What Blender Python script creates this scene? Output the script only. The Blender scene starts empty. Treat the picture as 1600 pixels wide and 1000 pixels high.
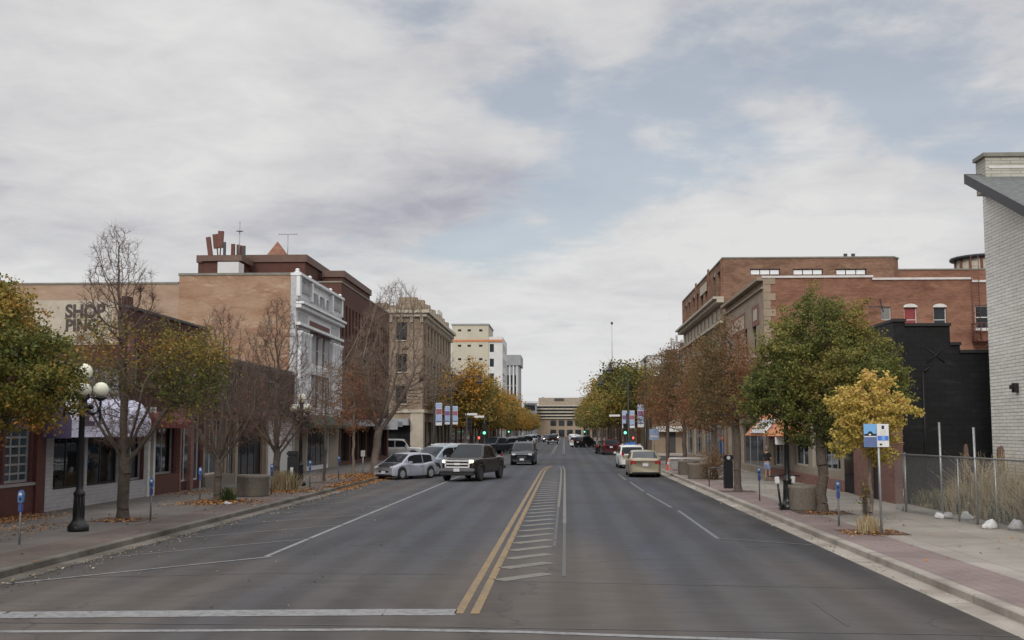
import bpy, bmesh, math, random
import numpy as np
from mathutils import Vector, Matrix, Euler
PI = math.pi
SC = bpy.context.scene
COL = SC.collection
rnd = random.Random(7)

# ------------------------------------------------------------------ camera
F = 1800.0; CAMH = 2.6
PITCH = math.atan(173 / F); YAW = math.atan(82 * math.cos(PITCH) / F)
cd = bpy.data.cameras.new('camera'); cam = bpy.data.objects.new('camera', cd); COL.objects.link(cam)
cd.sensor_width = 36; cd.lens = 36 * F / 1600; cd.clip_end = 6000; cd.clip_start = .1
cam.location = (0, 0, CAMH); cam.rotation_euler = (PI / 2 + PITCH, 0, YAW)
SC.camera = cam
CR = Euler((PI / 2 + PITCH, 0, YAW)).to_matrix()
def ray(px, py): return CR @ Vector(((px - 800) / F, -(py - 500) / F, -1))
def GP(px, py, z=0.0):
    d = ray(px, py); t = (z - CAMH) / d.z; return Vector((d.x * t, d.y * t, z))
def PX(px, py, X):          # on a plane parallel to the street -> (Y, Z)
    d = ray(px, py); t = X / d.x; return d.y * t, CAMH + d.z * t
def PY(px, py, Y):          # on a plane facing the camera -> (X, Z)
    d = ray(px, py); t = Y / d.y; return d.x * t, CAMH + d.z * t

# ------------------------------------------------------------------ sky and sun
SUN = Vector((-.16, -.86, .47)).normalized()
w = bpy.data.worlds.new('World'); SC.world = w; w.use_nodes = True
def world():
    nt = w.node_tree; N = nt.nodes; L = nt.links; N.clear()
    out = N.new('ShaderNodeOutputWorld')
    sky = N.new('ShaderNodeTexSky'); sky.sky_type = 'NISHITA'; sky.sun_disc = False
    sky.sun_elevation = math.asin(SUN.z); sky.sun_rotation = math.atan2(SUN.x, SUN.y)
    sky.air_density = 1.0; sky.dust_density = 2.0
    bg1 = N.new('ShaderNodeBackground'); bg1.inputs[1].default_value = .10
    hs = N.new('ShaderNodeHueSaturation'); hs.inputs['Saturation'].default_value = .6
    L.new(sky.outputs[0], hs.inputs['Color']); L.new(hs.outputs[0], bg1.inputs[0])
    tc = N.new('ShaderNodeTexCoord'); sx = N.new('ShaderNodeSeparateXYZ'); L.new(tc.outputs['Generated'], sx.inputs[0])
    def mth(op, a, b=None, c=None, clamp=False):
        n = N.new('ShaderNodeMath'); n.operation = op; n.use_clamp = clamp
        for i, v in enumerate((a, b, c)):
            if v is None: continue
            if isinstance(v, (int, float)): n.inputs[i].default_value = v
            else: L.new(v, n.inputs[i])
        return n.outputs[0]
    zz = mth('ADD', mth('MAXIMUM', sx.outputs[2], 0.0), .16)
    cx = N.new('ShaderNodeCombineXYZ')
    L.new(mth('DIVIDE', sx.outputs[0], zz), cx.inputs[0]); L.new(mth('DIVIDE', sx.outputs[1], zz), cx.inputs[1])
    def noise(scale, detail, rough, dist, off):
        m = N.new('ShaderNodeMapping'); m.inputs['Location'].default_value = off; m.inputs['Scale'].default_value = (1, 1, 1)
        L.new(cx.outputs[0], m.inputs[0])
        n = N.new('ShaderNodeTexNoise'); n.inputs['Scale'].default_value = scale; n.inputs['Detail'].default_value = detail
        n.inputs['Roughness'].default_value = rough; n.inputs['Distortion'].default_value = dist
        L.new(m.outputs[0], n.inputs['Vector']); return n.outputs[0]
    def blob(px, py, r0, r1, zs=1.6):       # broad banks and gaps of cloud, by direction in the sky
        d = ray(px, py).normalized()
        v = N.new('ShaderNodeVectorMath'); v.operation = 'SUBTRACT'; L.new(tc.outputs['Generated'], v.inputs[0]); v.inputs[1].default_value = d
        s = N.new('ShaderNodeVectorMath'); s.operation = 'MULTIPLY'; L.new(v.outputs[0], s.inputs[0]); s.inputs[1].default_value = (1, 1, zs)
        l = N.new('ShaderNodeVectorMath'); l.operation = 'LENGTH'; L.new(s.outputs[0], l.inputs[0])
        mr = N.new('ShaderNodeMapRange'); mr.interpolation_type = 'SMOOTHSTEP'
        L.new(l.outputs['Value'], mr.inputs[0]); mr.inputs[1].default_value = r0; mr.inputs[2].default_value = r1
        mr.inputs[3].default_value = 1; mr.inputs[4].default_value = 0
        return mr.outputs[0]
    n1 = noise(1.15, 9, .56, .35, (3.1, 1.7, 0)); n1b = noise(4.2, 8, .58, .3, (8.2, 4.4, 0))
    n1c = noise(12, 6, .6, .2, (2.2, 7.4, 0))
    base = mth('ADD', mth('ADD', mth('MULTIPLY', n1, .52), mth('MULTIPLY', n1b, .46)), mth('MULTIPLY', n1c, .15))
    bias = None
    for (px, py, r0, r1, amt) in [(640, 25, .0, .10, -.16), (800, 130, .0, .10, -.15), (900, 190, .0, .10, -.17), (960, 290, .0, .085, -.20),
                                  (880, 345, .0, .08, -.17), (760, 385, .0, .07, -.10), (1080, 130, .02, .16, -.12), (1300, 60, .0, .16, -.12),
                                  (1450, 190, .0, .12, -.10), (1180, 240, .0, .08, -.09), (330, 40, .0, .04, -.05), (1400, 130, 0, .12, -.05), (1250, 180, 0, .06, .07), (1150, 150, 0, .06, .06), (1080, 290, 0, .06, -.07),
                                  (250, 150, .08, .30, .18), (620, 300, .0, .10, .12), (1250, 420, .05, .22, .16), (1020, 215, 0, .05, .10), (1180, 110, 0, .07, .05)]:
        t = mth('MULTIPLY', blob(px, py, r0, r1), amt); bias = t if bias is None else mth('ADD', bias, t)
    hz = N.new('ShaderNodeMapRange'); L.new(sx.outputs[2], hz.inputs[0]); hz.inputs[1].default_value = .0; hz.inputs[2].default_value = .16
    hz.inputs[3].default_value = .16; hz.inputs[4].default_value = 0
    dens = mth('ADD', mth('ADD', base, bias), hz.outputs[0])
    mr = N.new('ShaderNodeMapRange'); mr.interpolation_type = 'SMOOTHSTEP'; L.new(dens, mr.inputs[0])
    mr.inputs[1].default_value = .40; mr.inputs[2].default_value = .60; mr.inputs[3].default_value = .25; mr.inputs[4].default_value = 1
    # cloud brightness
    n2 = noise(1.7, 7, .55, .5, (1.3, 9.1, 0)); n3 = noise(.8, 5, .5, .2, (5.5, 2.2, 0))
    n4 = noise(6.5, 6, .6, .4, (4.4, 3.3, 0)); sh = mth('ADD', mth('ADD', mth('MULTIPLY', n2, .55), mth('MULTIPLY', n3, .45)), mth('MULTIPLY', mth('SUBTRACT', n4, .5), .42))
    dk = None
    for (px, py, r0, r1, amt) in [(760, 285, .0, .13, -.20), (560, 345, .0, .14, -.18), (120, 350, .0, .16, -.15), (380, 360, 0, .12, -.16), (30, 120, 0, .1, -.06), (700, 330, 0, .08, -.15),
                                  (330, 150, .05, .26, .10), (850, 560, .0, .3, .18), (1300, 400, .0, .25, .15)]:
        t = mth('MULTIPLY', blob(px, py, r0, r1, 3.4 if amt < -.1 else 1.6), amt); dk = t if dk is None else mth('ADD', dk, t)
    cr = N.new('ShaderNodeValToRGB'); L.new(mth('ADD', sh, dk), cr.inputs[0])
    e = cr.color_ramp.elements; e[0].position = .22; e[0].color = (.41, .41, .475, 1); e[1].position = .68; e[1].color = (.74, .74, .735, 1)
    m = e.new(.46); m.color = (.61, .61, .625, 1)
    hz2 = N.new('ShaderNodeMapRange'); L.new(sx.outputs[2], hz2.inputs[0]); hz2.inputs[1].default_value = .0; hz2.inputs[2].default_value = .14
    hz2.inputs[3].default_value = .75; hz2.inputs[4].default_value = 0
    mx = N.new('ShaderNodeMix'); mx.data_type = 'RGBA'; L.new(hz2.outputs[0], mx.inputs[0]); L.new(cr.outputs[0], mx.inputs[6]); mx.inputs[7].default_value = (.745, .75, .755, 1)
    bg2 = N.new('ShaderNodeBackground'); L.new(mx.outputs[2], bg2.inputs[0])
    zen = N.new('ShaderNodeMapRange'); zen.interpolation_type = 'SMOOTHSTEP'; L.new(sx.outputs[2], zen.inputs[0]); zen.inputs[1].default_value = .36; zen.inputs[2].default_value = .78; zen.inputs[3].default_value = 1.0; zen.inputs[4].default_value = 2.5   # overcast: brighter overhead
    L.new(zen.outputs[0], bg2.inputs[1])
    ms = N.new('ShaderNodeMixShader'); L.new(mr.outputs[0], ms.inputs[0]); L.new(bg1.outputs[0], ms.inputs[1]); L.new(bg2.outputs[0], ms.inputs[2])
    L.new(ms.outputs[0], out.inputs[0])
world()
sl = bpy.data.lights.new('sun', 'SUN'); sl.energy = 1.5; sl.angle = math.radians(14); sl.color = (1, .95, .88)
so = bpy.data.objects.new('sun', sl); COL.objects.link(so); so.rotation_euler = SUN.to_track_quat('Z', 'Y').to_euler(); so.location = (0, 0, 60)
SC.view_settings.view_transform = 'Standard'; SC.view_settings.look = 'None'; SC.view_settings.exposure = 0.0; SC.view_settings.gamma = 1.0
SC.view_settings.use_curve_mapping = False
SC.cycles.max_bounces = 6; SC.cycles.transparent_max_bounces = 8

# ------------------------------------------------------------------ materials
def nodes(name):
    m = bpy.data.materials.new(name); m.use_nodes = True
    nt = m.node_tree; b = nt.nodes['Principled BSDF']; return m, nt, nt.nodes, nt.links, b
def c4(c): return (c[0], c[1], c[2], 1)
def texnoise(N, L, vec, scale, detail=5, rough=.6, dist=0):
    n = N.new('ShaderNodeTexNoise'); n.inputs['Scale'].default_value = scale; n.inputs['Detail'].default_value = detail
    n.inputs['Roughness'].default_value = rough; n.inputs['Distortion'].default_value = dist
    if vec is not None: L.new(vec, n.inputs['Vector'])
    return n.outputs[0]
def ramp(N, L, fac, stops):
    r = N.new('ShaderNodeValToRGB'); L.new(fac, r.inputs[0]); e = r.color_ramp.elements
    e[0].position, e[0].color = stops[0][0], c4(stops[0][1]); e[1].position, e[1].color = stops[-1][0], c4(stops[-1][1])
    for p, c in stops[1:-1]: x = e.new(p); x.color = c4(c)
    return r.outputs[0]
def mixc(N, L, fac, a, b, mode='MIX'):
    m = N.new('ShaderNodeMix'); m.data_type = 'RGBA'; m.blend_type = mode
    for i, v in ((0, fac), (6, a), (7, b)):
        if isinstance(v, (int, float)): m.inputs[i].default_value = v
        elif isinstance(v, tuple): m.inputs[i].default_value = c4(v)
        else: L.new(v, m.inputs[i])
    return m.outputs[2]
def mapping(N, L, vec, scale=(1, 1, 1), rot=(0, 0, 0)):
    m = N.new('ShaderNodeMapping'); m.inputs['Scale'].default_value = scale; m.inputs['Rotation'].default_value = rot; L.new(vec, m.inputs[0]); return m.outputs[0]
def bump(N, L, b, h, strength=.3, dist=.02):
    n = N.new('ShaderNodeBump'); n.inputs['Strength'].default_value = strength; n.inputs['Distance'].default_value = dist
    L.new(h, n.inputs['Height']); L.new(n.outputs[0], b.inputs['Normal'])
def plain(name, col, rough=.6, metal=0, var=.25, scale=6, bmp=0, spec=.5, coat=0):
    m, nt, N, L, b = nodes(name)
    tc = N.new('ShaderNodeTexCoord'); v = tc.outputs['Object']
    if var:
        n = texnoise(N, L, v, scale, 6, .65)
        c = ramp(N, L, n, [(.25, tuple(x * (1 - var) for x in col)), (.75, tuple(min(1, x * (1 + var)) for x in col))])
        n2 = texnoise(N, L, v, scale * .12, 4, .6)
        c = mixc(N, L, .5 * min(1, var * 2), c, ramp(N, L, n2, [(.3, (1 - var,) * 3), (.7, (1, 1, 1))]), 'MULTIPLY')
        L.new(c, b.inputs['Base Color'])
        if bmp: bump(N, L, b, n, bmp)
    else: b.inputs['Base Color'].default_value = c4(col)
    b.inputs['Roughness'].default_value = rough; b.inputs['Metallic'].default_value = metal
    b.inputs['Specular IOR Level'].default_value = spec; b.inputs['Coat Weight'].default_value = coat; b.inputs['Coat Roughness'].default_value = .08
    return m
def emis(name, col, s, base=(.05, .05, .05)):
    m, nt, N, L, b = nodes(name); b.inputs['Base Color'].default_value = c4(base)
    b.inputs['Emission Color'].default_value = c4(col); b.inputs['Emission Strength'].default_value = s; return m
def brick(name, c1, c2, mortar, bw=.24, rh=.08, stain=(.5, .45, .4), stain_amt=.5, patch=None, ms=.011, rough=.9):
    """brick courses on axis-aligned walls, each brick its own tone, with blotchy weathering"""
    m, nt, N, L, b = nodes(name)
    tc = N.new('ShaderNodeTexCoord'); g = N.new('ShaderNodeNewGeometry'); s = N.new('ShaderNodeSeparateXYZ'); L.new(g.outputs['Position'], s.inputs[0])
    a = N.new('ShaderNodeMath'); a.operation = 'ADD'; L.new(s.outputs[0], a.inputs[0]); L.new(s.outputs[1], a.inputs[1])
    cx = N.new('ShaderNodeCombineXYZ'); L.new(a.outputs[0], cx.inputs[0]); L.new(s.outputs[2], cx.inputs[1])
    t = N.new('ShaderNodeTexBrick'); L.new(cx.outputs[0], t.inputs['Vector']); t.inputs['Scale'].default_value = 1
    t.inputs['Brick Width'].default_value = bw; t.inputs['Row Height'].default_value = rh; t.inputs['Mortar Size'].default_value = ms
    t.inputs['Color1'].default_value = c4(c1); t.inputs['Color2'].default_value = c4(c2); t.inputs['Mortar'].default_value = c4(mortar); t.inputs['Mortar Smooth'].default_value = .2
    mp = mapping(N, L, g.outputs['Position'], (1, 1, 2.2))
    n = texnoise(N, L, mp, .45, 8, .62, .3); n2 = texnoise(N, L, mapping(N, L, g.outputs['Position'], (1, 1, 4)), 1.6, 6, .7)
    col = mixc(N, L, ramp(N, L, n2, [(.35, (0, 0, 0)), (.7, (.35, .35, .35))]), t.outputs[0], tuple(x * 1.35 for x in c2))
    col = mixc(N, L, ramp(N, L, n, [(.4, (0, 0, 0)), (.68, (stain_amt,) * 3)]), col, stain, 'MULTIPLY')
    if patch:
        n3 = texnoise(N, L, mapping(N, L, g.outputs['Position'], (1, 1, 3)), .8, 7, .7, .2)
        col = mixc(N, L, ramp(N, L, n3, [(.56, (0, 0, 0)), (.64, (.75, .75, .75))]), col, patch)
    L.new(col, b.inputs['Base Color']); b.inputs['Roughness'].default_value = rough; b.inputs['Specular IOR Level'].default_value = .2
    bump(N, L, b, t.outputs['Fac'], -.25, .01) if False else bump(N, L, b, n2, .15, .02)
    return m
def glass_dark(name, col=(.02, .025, .03), rough=.06, var=.5):
    m, nt, N, L, b = nodes(name); g = N.new('ShaderNodeNewGeometry')
    n = texnoise(N, L, g.outputs['Position'], .6, 4, .5)
    c = ramp(N, L, n, [(.35, tuple(x * (1 - var) for x in col)), (.7, tuple(x * (1 + var) for x in col))]); L.new(c, b.inputs['Base Color'])
    b.inputs['Roughness'].default_value = rough; b.inputs['Specular IOR Level'].default_value = .4
    n2 = texnoise(N, L, g.outputs['Position'], 1.3, 2, .5); bump(N, L, b, n2, .12, .05)
    return m
def glass_clear(name, tint=(.80, .83, .84)):
    m, nt, N, L, b = nodes(name); out = N['Material Output']
    tr = N.new('ShaderNodeBsdfTransparent'); tr.inputs[0].default_value = c4(tint)
    gl = N.new('ShaderNodeBsdfGlossy'); gl.inputs['Roughness'].default_value = .03; gl.inputs[0].default_value = (.9, .95, 1, 1)
    fr = N.new('ShaderNodeFresnel'); fr.inputs[0].default_value = 1.5
    g = N.new('ShaderNodeNewGeometry'); n2 = texnoise(N, L, g.outputs['Position'], 1.1, 2, .5)
    bp = N.new('ShaderNodeBump'); bp.inputs['Strength'].default_value = .08; bp.inputs['Distance'].default_value = .05
    L.new(n2, bp.inputs['Height']); L.new(bp.outputs[0], gl.inputs['Normal'])
    mx = N.new('ShaderNodeMixShader'); L.new(fr.outputs[0], mx.inputs[0]); L.new(tr.outputs[0], mx.inputs[1]); L.new(gl.outputs[0], mx.inputs[2]); L.new(mx.outputs[0], out.inputs[0])
    return m
def leafmat(name, stops, trans=.3):
    m, nt, N, L, b = nodes(name); out = N['Material Output']
    at = N.new('ShaderNodeAttribute'); at.attribute_name = 'tint'
    c = ramp(N, L, at.outputs['Fac'], stops)
    L.new(c, b.inputs['Base Color']); b.inputs['Roughness'].default_value = .65; b.inputs['Specular IOR Level'].default_value = .15
    tl = N.new('ShaderNodeBsdfTranslucent'); L.new(c, tl.inputs[0])
    mx = N.new('ShaderNodeMixShader'); mx.inputs[0].default_value = trans; L.new(b.outputs[0], mx.inputs[1]); L.new(tl.outputs[0], mx.inputs[2]); L.new(mx.outputs[0], out.inputs[0])
    return m

def mat_asphalt():
    m, nt, N, L, b = nodes('asphalt'); g = N.new('ShaderNodeNewGeometry'); P = g.outputs['Position']
    s0 = N.new('ShaderNodeSeparateXYZ'); L.new(P, s0.inputs[0])
    def rng(sock, a, b, lo, hi):
        m_ = N.new('ShaderNodeMapRange'); m_.interpolation_type = 'SMOOTHSTEP'; L.new(sock, m_.inputs[0]); m_.inputs[1].default_value = a; m_.inputs[2].default_value = b; m_.inputs[3].default_value = lo; m_.inputs[4].default_value = hi; return m_.outputs[0]
    def ad(a, b):
        m_ = N.new('ShaderNodeMath'); m_.operation = 'ADD'; L.new(a, m_.inputs[0]); L.new(b, m_.inputs[1]); return m_.outputs[0]
    wear = texnoise(N, L, mapping(N, L, P, (1, .12, 1)), .55, 7, .6, .3)
    brown = ad(ad(ad(rng(s0.outputs[1], 17, 27, .34, 0), rng(s0.outputs[0], -7, -5, .22, 0)), rng(s0.outputs[0], 3.6, 5, 0, .16)), wear)
    ab = N.new('ShaderNodeMath'); ab.operation = 'ABSOLUTE'; ax_ = N.new('ShaderNodeMath'); ax_.operation = 'ADD'; L.new(s0.outputs[0], ax_.inputs[0]); ax_.inputs[1].default_value = .5; L.new(ax_.outputs[0], ab.inputs[0])
    mu = N.new('ShaderNodeMath'); mu.operation = 'MULTIPLY'; L.new(rng(ab.outputs[0], .8, 2.6, .55, 0), mu.inputs[0]); L.new(rng(s0.outputs[1], 19, 36, 1, 0), mu.inputs[1]); brown = ad(brown, mu.outputs[0])
    c = ramp(N, L, brown, [(.38, (.060, .064, .078)), (.58, (.065, .066, .072)), (1.0, (.092, .080, .072))])
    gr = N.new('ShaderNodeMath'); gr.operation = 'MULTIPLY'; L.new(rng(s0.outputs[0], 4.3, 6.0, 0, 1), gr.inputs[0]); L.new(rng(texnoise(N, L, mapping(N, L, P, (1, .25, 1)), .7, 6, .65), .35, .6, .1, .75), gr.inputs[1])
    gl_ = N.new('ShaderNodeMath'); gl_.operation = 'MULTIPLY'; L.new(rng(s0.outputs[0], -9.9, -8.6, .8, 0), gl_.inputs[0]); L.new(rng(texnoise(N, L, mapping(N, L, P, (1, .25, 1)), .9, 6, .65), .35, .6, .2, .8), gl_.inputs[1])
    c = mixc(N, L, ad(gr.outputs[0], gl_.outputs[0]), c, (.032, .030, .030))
    oil = ramp(N, L, texnoise(N, L, mapping(N, L, P, (1, .5, 1)), 1.3, 5, .7, .5), [(.62, (0, 0, 0)), (.74, (.45, .45, .45))]); c = mixc(N, L, oil, c, (.04, .038, .037))
    big = ramp(N, L, texnoise(N, L, mapping(N, L, P, (1, .35, 1)), .16, 7, .65, .6), [(.34, (.72, .70, .69)), (.48, (.98, .98, .98)), (.64, (1.12, 1.12, 1.12))])
    c = mixc(N, L, 1.0, c, big, 'MULTIPLY')
    # wear: paler wheel paths running along the street
    s = N.new('ShaderNodeSeparateXYZ'); L.new(P, s.inputs[0])
    w_ = N.new('ShaderNodeTexWave'); w_.wave_type = 'BANDS'; w_.bands_direction = 'X'; w_.inputs['Scale'].default_value = .29; w_.inputs['Distortion'].default_value = 1.2; w_.inputs['Detail'].default_value = 2
    L.new(mapping(N, L, P, (1, .04, 1)), w_.inputs['Vector'])
    c = mixc(N, L, 1.0, c, ramp(N, L, w_.outputs['Fac'], [(.2, (.9, .89, .88)), (.8, (1.06, 1.06, 1.07))]), 'MULTIPLY')
    fine = texnoise(N, L, P, 45, 4, .8); c = mixc(N, L, 1.0, c, ramp(N, L, fine, [(.3, (.72, .72, .72)), (.7, (1.26, 1.26, 1.26))]), 'MULTIPLY')
    mid = texnoise(N, L, mapping(N, L, P, (.3, 1, 1)), 2.6, 6, .7); c = mixc(N, L, 1.0, c, ramp(N, L, mid, [(.3, (.87, .86, .85)), (.7, (1.1, 1.1, 1.1))]), 'MULTIPLY')
    # cracks
    vo = N.new('ShaderNodeTexVoronoi'); vo.feature = 'DISTANCE_TO_EDGE'; vo.inputs['Scale'].default_value = .13
    ad = N.new('ShaderNodeVectorMath'); ad.operation = 'ADD'; nn = N.new('ShaderNodeTexNoise'); nn.inputs['Scale'].default_value = .9; nn.inputs['Detail'].default_value = 6; L.new(P, nn.inputs['Vector'])
    sc = N.new('ShaderNodeVectorMath'); sc.operation = 'SCALE'; L.new(nn.outputs['Color'], sc.inputs[0]); sc.inputs['Scale'].default_value = 2.2
    L.new(P, ad.inputs[0]); L.new(sc.outputs[0], ad.inputs[1]); L.new(ad.outputs[0], vo.inputs['Vector'])
    cr = ramp(N, L, vo.outputs['Distance'], [(.0, (1, 1, 1)), (.006, (0, 0, 0))])
    c = mixc(N, L, mixc(N, L, .55, (0, 0, 0), cr), c, (.035, .033, .032))
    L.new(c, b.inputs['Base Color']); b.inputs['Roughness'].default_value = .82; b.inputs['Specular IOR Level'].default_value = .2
    bump(N, L, b, fine, .25, .01); return m
def mat_paint(name, col, amt=.5):
    m, nt, N, L, b = nodes(name); g = N.new('ShaderNodeNewGeometry'); P = g.outputs['Position']
    n = texnoise(N, L, P, 7, 8, .75); n2 = texnoise(N, L, P, .7, 3, .5)
    a = N.new('ShaderNodeMath'); a.operation = 'ADD'; a.operation = 'MULTIPLY_ADD'; L.new(n2, a.inputs[0]); a.inputs[1].default_value = .25; L.new(n, a.inputs[2])
    f = ramp(N, L, a.outputs[0], [(.58, (.12, .12, .12)), (.80, (1, 1, 1))])
    f = mixc(N, L, amt, (0, 0, 0), f)
    L.new(mixc(N, L, f, col, (.074, .072, .073)), b.inputs['Base Color']); b.inputs['Roughness'].default_value = .75; return m
def mat_slabs(name, col, sx, sy, joint=.012, var=.2, jc=.55):
    m, nt, N, L, b = nodes(name); g = N.new('ShaderNodeNewGeometry'); P = g.outputs['Position']
    t = N.new('ShaderNodeTexBrick'); t.offset = 0; L.new(P, t.inputs['Vector']); t.inputs['Scale'].default_value = 1; t.inputs['Brick Width'].default_value = sx; t.inputs['Row Height'].default_value = sy
    t.inputs['Mortar Size'].default_value = joint; t.inputs['Color1'].default_value = c4(tuple(x * .93 for x in col)); t.inputs['Color2'].default_value = c4(tuple(x * 1.07 for x in col)); t.inputs['Mortar'].default_value = c4(tuple(x * jc for x in col))
    n = texnoise(N, L, P, .5, 8, .65, .4); c = mixc(N, L, 1, t.outputs[0], ramp(N, L, n, [(.3, (1 - var * 1.5, 1 - var * 1.6, 1 - var * 1.7)), (.7, (1 + var * .5,) * 3)]), 'MULTIPLY')
    n2 = texnoise(N, L, P, 22, 5, .7); c = mixc(N, L, 1, c, ramp(N, L, n2, [(.3, (.86,) * 3), (.7, (1.12,) * 3)]), 'MULTIPLY')
    L.new(c, b.inputs['Base Color']); b.inputs['Roughness'].default_value = .88; bump(N, L, b, n2, .2, .008); return m

M = {}
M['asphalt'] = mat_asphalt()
M['white_paint'] = mat_paint('worn_white_paint', (.25, .25, .25), .85)
M['pale_paint'] = mat_paint('faded_white_paint', (.165, .162, .158), .9)
M['yellow_paint'] = mat_paint('worn_yellow_paint', (.25, .165, .07), .85)
M['ghost_line'] = mat_paint('nearly_gone_line_paint', (.088, .084, .080), .7)
M['faded_yellow'] = mat_paint('faded_yellow_paint', (.172, .158, .13), .85)
M['tar'] = plain('tar_seam', (.055, .053, .055), .6, var=.3)
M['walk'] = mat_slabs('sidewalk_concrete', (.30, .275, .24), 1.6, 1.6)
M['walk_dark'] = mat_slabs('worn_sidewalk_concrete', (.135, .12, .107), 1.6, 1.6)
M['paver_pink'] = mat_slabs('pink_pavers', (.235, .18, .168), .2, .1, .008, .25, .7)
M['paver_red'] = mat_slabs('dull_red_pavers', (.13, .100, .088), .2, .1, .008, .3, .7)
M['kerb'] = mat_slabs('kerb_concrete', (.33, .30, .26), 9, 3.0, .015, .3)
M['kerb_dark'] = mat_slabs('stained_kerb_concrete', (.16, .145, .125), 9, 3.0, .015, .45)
M['dirt'] = plain('dirt', (.16, .12, .085), .95, var=.4, scale=3, bmp=.4)
M['ground'] = plain('dry_ground', (.13, .12, .085), .95, var=.4, scale=.3)
M['mulch'] = plain('tree_pit_mulch', (.10, .06, .038), .95, var=.5, scale=12, bmp=.6)
M['tanbrick'] = brick('tan_painted_brick', (.33, .215, .145), (.39, .265, .18), (.33, .235, .165), patch=(.46, .35, .26), stain=(.68, .52, .46), stain_amt=.85)
M['tanbrick2'] = brick('pale_tan_brick', (.35, .255, .185), (.39, .285, .21), (.33, .25, .19), stain=(.75, .65, .58), stain_amt=.6)
M['orangebrick'] = brick('orange_red_brick', (.205, .085, .058), (.285, .135, .088), (.25, .18, .135), stain=(.50, .44, .42), stain_amt=.8, patch=(.30, .165, .115))
M['orangebrick2'] = brick('old_mottled_brick', (.18, .08, .055), (.28, .15, .10), (.25, .2, .15), stain=(.42, .42, .40), stain_amt=.75, patch=(.28, .19, .12))
M['brownbrick'] = brick('dark_brown_brick', (.10, .047, .037), (.122, .058, .046), (.10, .062, .05), stain=(.7, .65, .6))
M['maroonbrick'] = brick('maroon_brick', (.075, .030, .030), (.098, .040, .038), (.085, .05, .046), stain=(.6, .55, .5))
M['maroon'] = plain('maroon_tile', (.085, .026, .02), .45, var=.3)
M['whitebrick'] = brick('white_painted_long_brick', (.72, .70, .65), (.82, .80, .75), (.25, .245, .23), bw=.6, rh=.105, ms=.011, stain=(.8, .79, .76), stain_amt=.5)
M['dimwhitebrick'] = brick('dimmed_white_brick', (.40, .39, .34), (.47, .45, .40), (.2, .19, .17), bw=.6, rh=.105, stain=(.7, .68, .62), stain_amt=.8)  # white brick in a darker copy, offsetting the light on the front-facing parapet
M['shopwhite'] = brick('white_painted_brick', (.36, .35, .36), (.41, .40, .41), (.3, .3, .3), bw=.4, rh=.12, stain=(.7, .68, .68))
M['blackwall'] = brick('black_painted_block', (.0120, .0120, .013), (.017, .017, .0185), (.008, .008, .009), bw=.4, rh=.2, stain=(.5, .5, .5), stain_amt=.8, ms=.015, patch=(.024, .024, .026), rough=.55)
M['pinkbrick'] = brick('rough_red_brick', (.21, .10, .082), (.27, .14, .115), (.2, .15, .13), stain=(.5, .45, .42))
M['beigebrick'] = brick('beige_brick', (.27, .21, .155), (.32, .25, .185), (.27, .22, .17), stain=(.62, .56, .52), stain_amt=.6)
M['stone_tan'] = plain('tan_stone', (.30, .235, .17), .85, var=.25, scale=1.5)
M['stone_cream'] = plain('cream_stone', (.46, .41, .33), .85, var=.18, scale=1.5)
M['terra_white'] = plain('white_glazed_terracotta', (.70, .71, .72), .5, var=.2, scale=2)
M['terra_grey'] = plain('soiled_terracotta', (.44, .44, .44), .6, var=.3, scale=3)
M['cream'] = plain('cream_stucco', (.50, .46, .37), .85, var=.1, scale=.5)
M['white_wall'] = plain('white_panel', (.62, .62, .61), .75, var=.12, scale=.5)
M['grey_wall'] = plain('grey_panel', (.30, .31, .33), .7, var=.2, scale=.6)
M['dark_wall'] = plain('charcoal_panel', (.045, .043, .045), .6, var=.3, scale=1)
M['brown_slat'] = plain('brown_grey_slats', (.11, .09, .078), .75, var=.35, scale=2)
M['beige_panel'] = plain('beige_panel', (.30, .255, .20), .8, var=.2, scale=1.2)
M['roof'] = plain('roof_felt', (.09, .085, .08), .95, var=.2, scale=.7)
M['slate'] = plain('grey_shingle', (.13, .14, .135), .9, var=.35, scale=5, bmp=.4)
M['coping'] = plain('stone_coping', (.22, .21, .18), .85, var=.25, scale=2)
M['coping_white'] = plain('white_coping', (.60, .57, .55), .8, var=.2, scale=2)
M['fascia'] = plain('dark_fascia', (.035, .035, .042), .5, var=.2)
M['white_trim'] = plain('white_trim', (.60, .59, .56), .6, var=.15, scale=3)
M['black_metal'] = plain('black_metal', (.012, .012, .013), .38, metal=.0, var=.2, scale=8)
M['grey_metal'] = plain('galvanised_steel', (.33, .34, .34), .45, metal=.6, var=.25, scale=8)
M['fence_steel'] = plain('dull_steel', (.17, .17, .175), .6, metal=.2, var=.3, scale=8)
M['alu'] = plain('aluminium_frame', (.38, .38, .38), .4, metal=.5, var=.15)
M['rust'] = plain('rust_brown_paint', (.14, .055, .04), .7, var=.3, scale=3)
M['brown_roof'] = plain('brown_fascia', (.135, .080, .062), .7, var=.2, scale=2)
M['glass'] = glass_dark('window_glass'); M['glass_blue'] = glass_dark('blue_grey_glass', (.05, .075, .095), .08)
M['blind'] = glass_dark('blinds_behind_glass', (.20, .20, .19), .12, .4)
M['bright_pane'] = plain('sky_white_pane', (.85, .86, .88), .5, var=.05)  # bright sky in the strip window panes, painted as flat white
M['red_blind'] = plain('red_curtain', (.26, .035, .04), .6, var=.3)
M['clear'] = glass_clear('shop_glass')
M['interior'] = plain('shop_interior', (.30, .25, .20), .8, var=.5, scale=1.2)
M['awn_white'] = plain('white_lilac_awning', (.66, .66, .80), .8, var=.12, scale=3)
M['awn_purple'] = plain('dark_purple_canvas', (.06, .045, .10), .8, var=.2)
M['awn_red'] = plain('dark_red_canvas', (.14, .022, .03), .8, var=.25)
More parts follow.
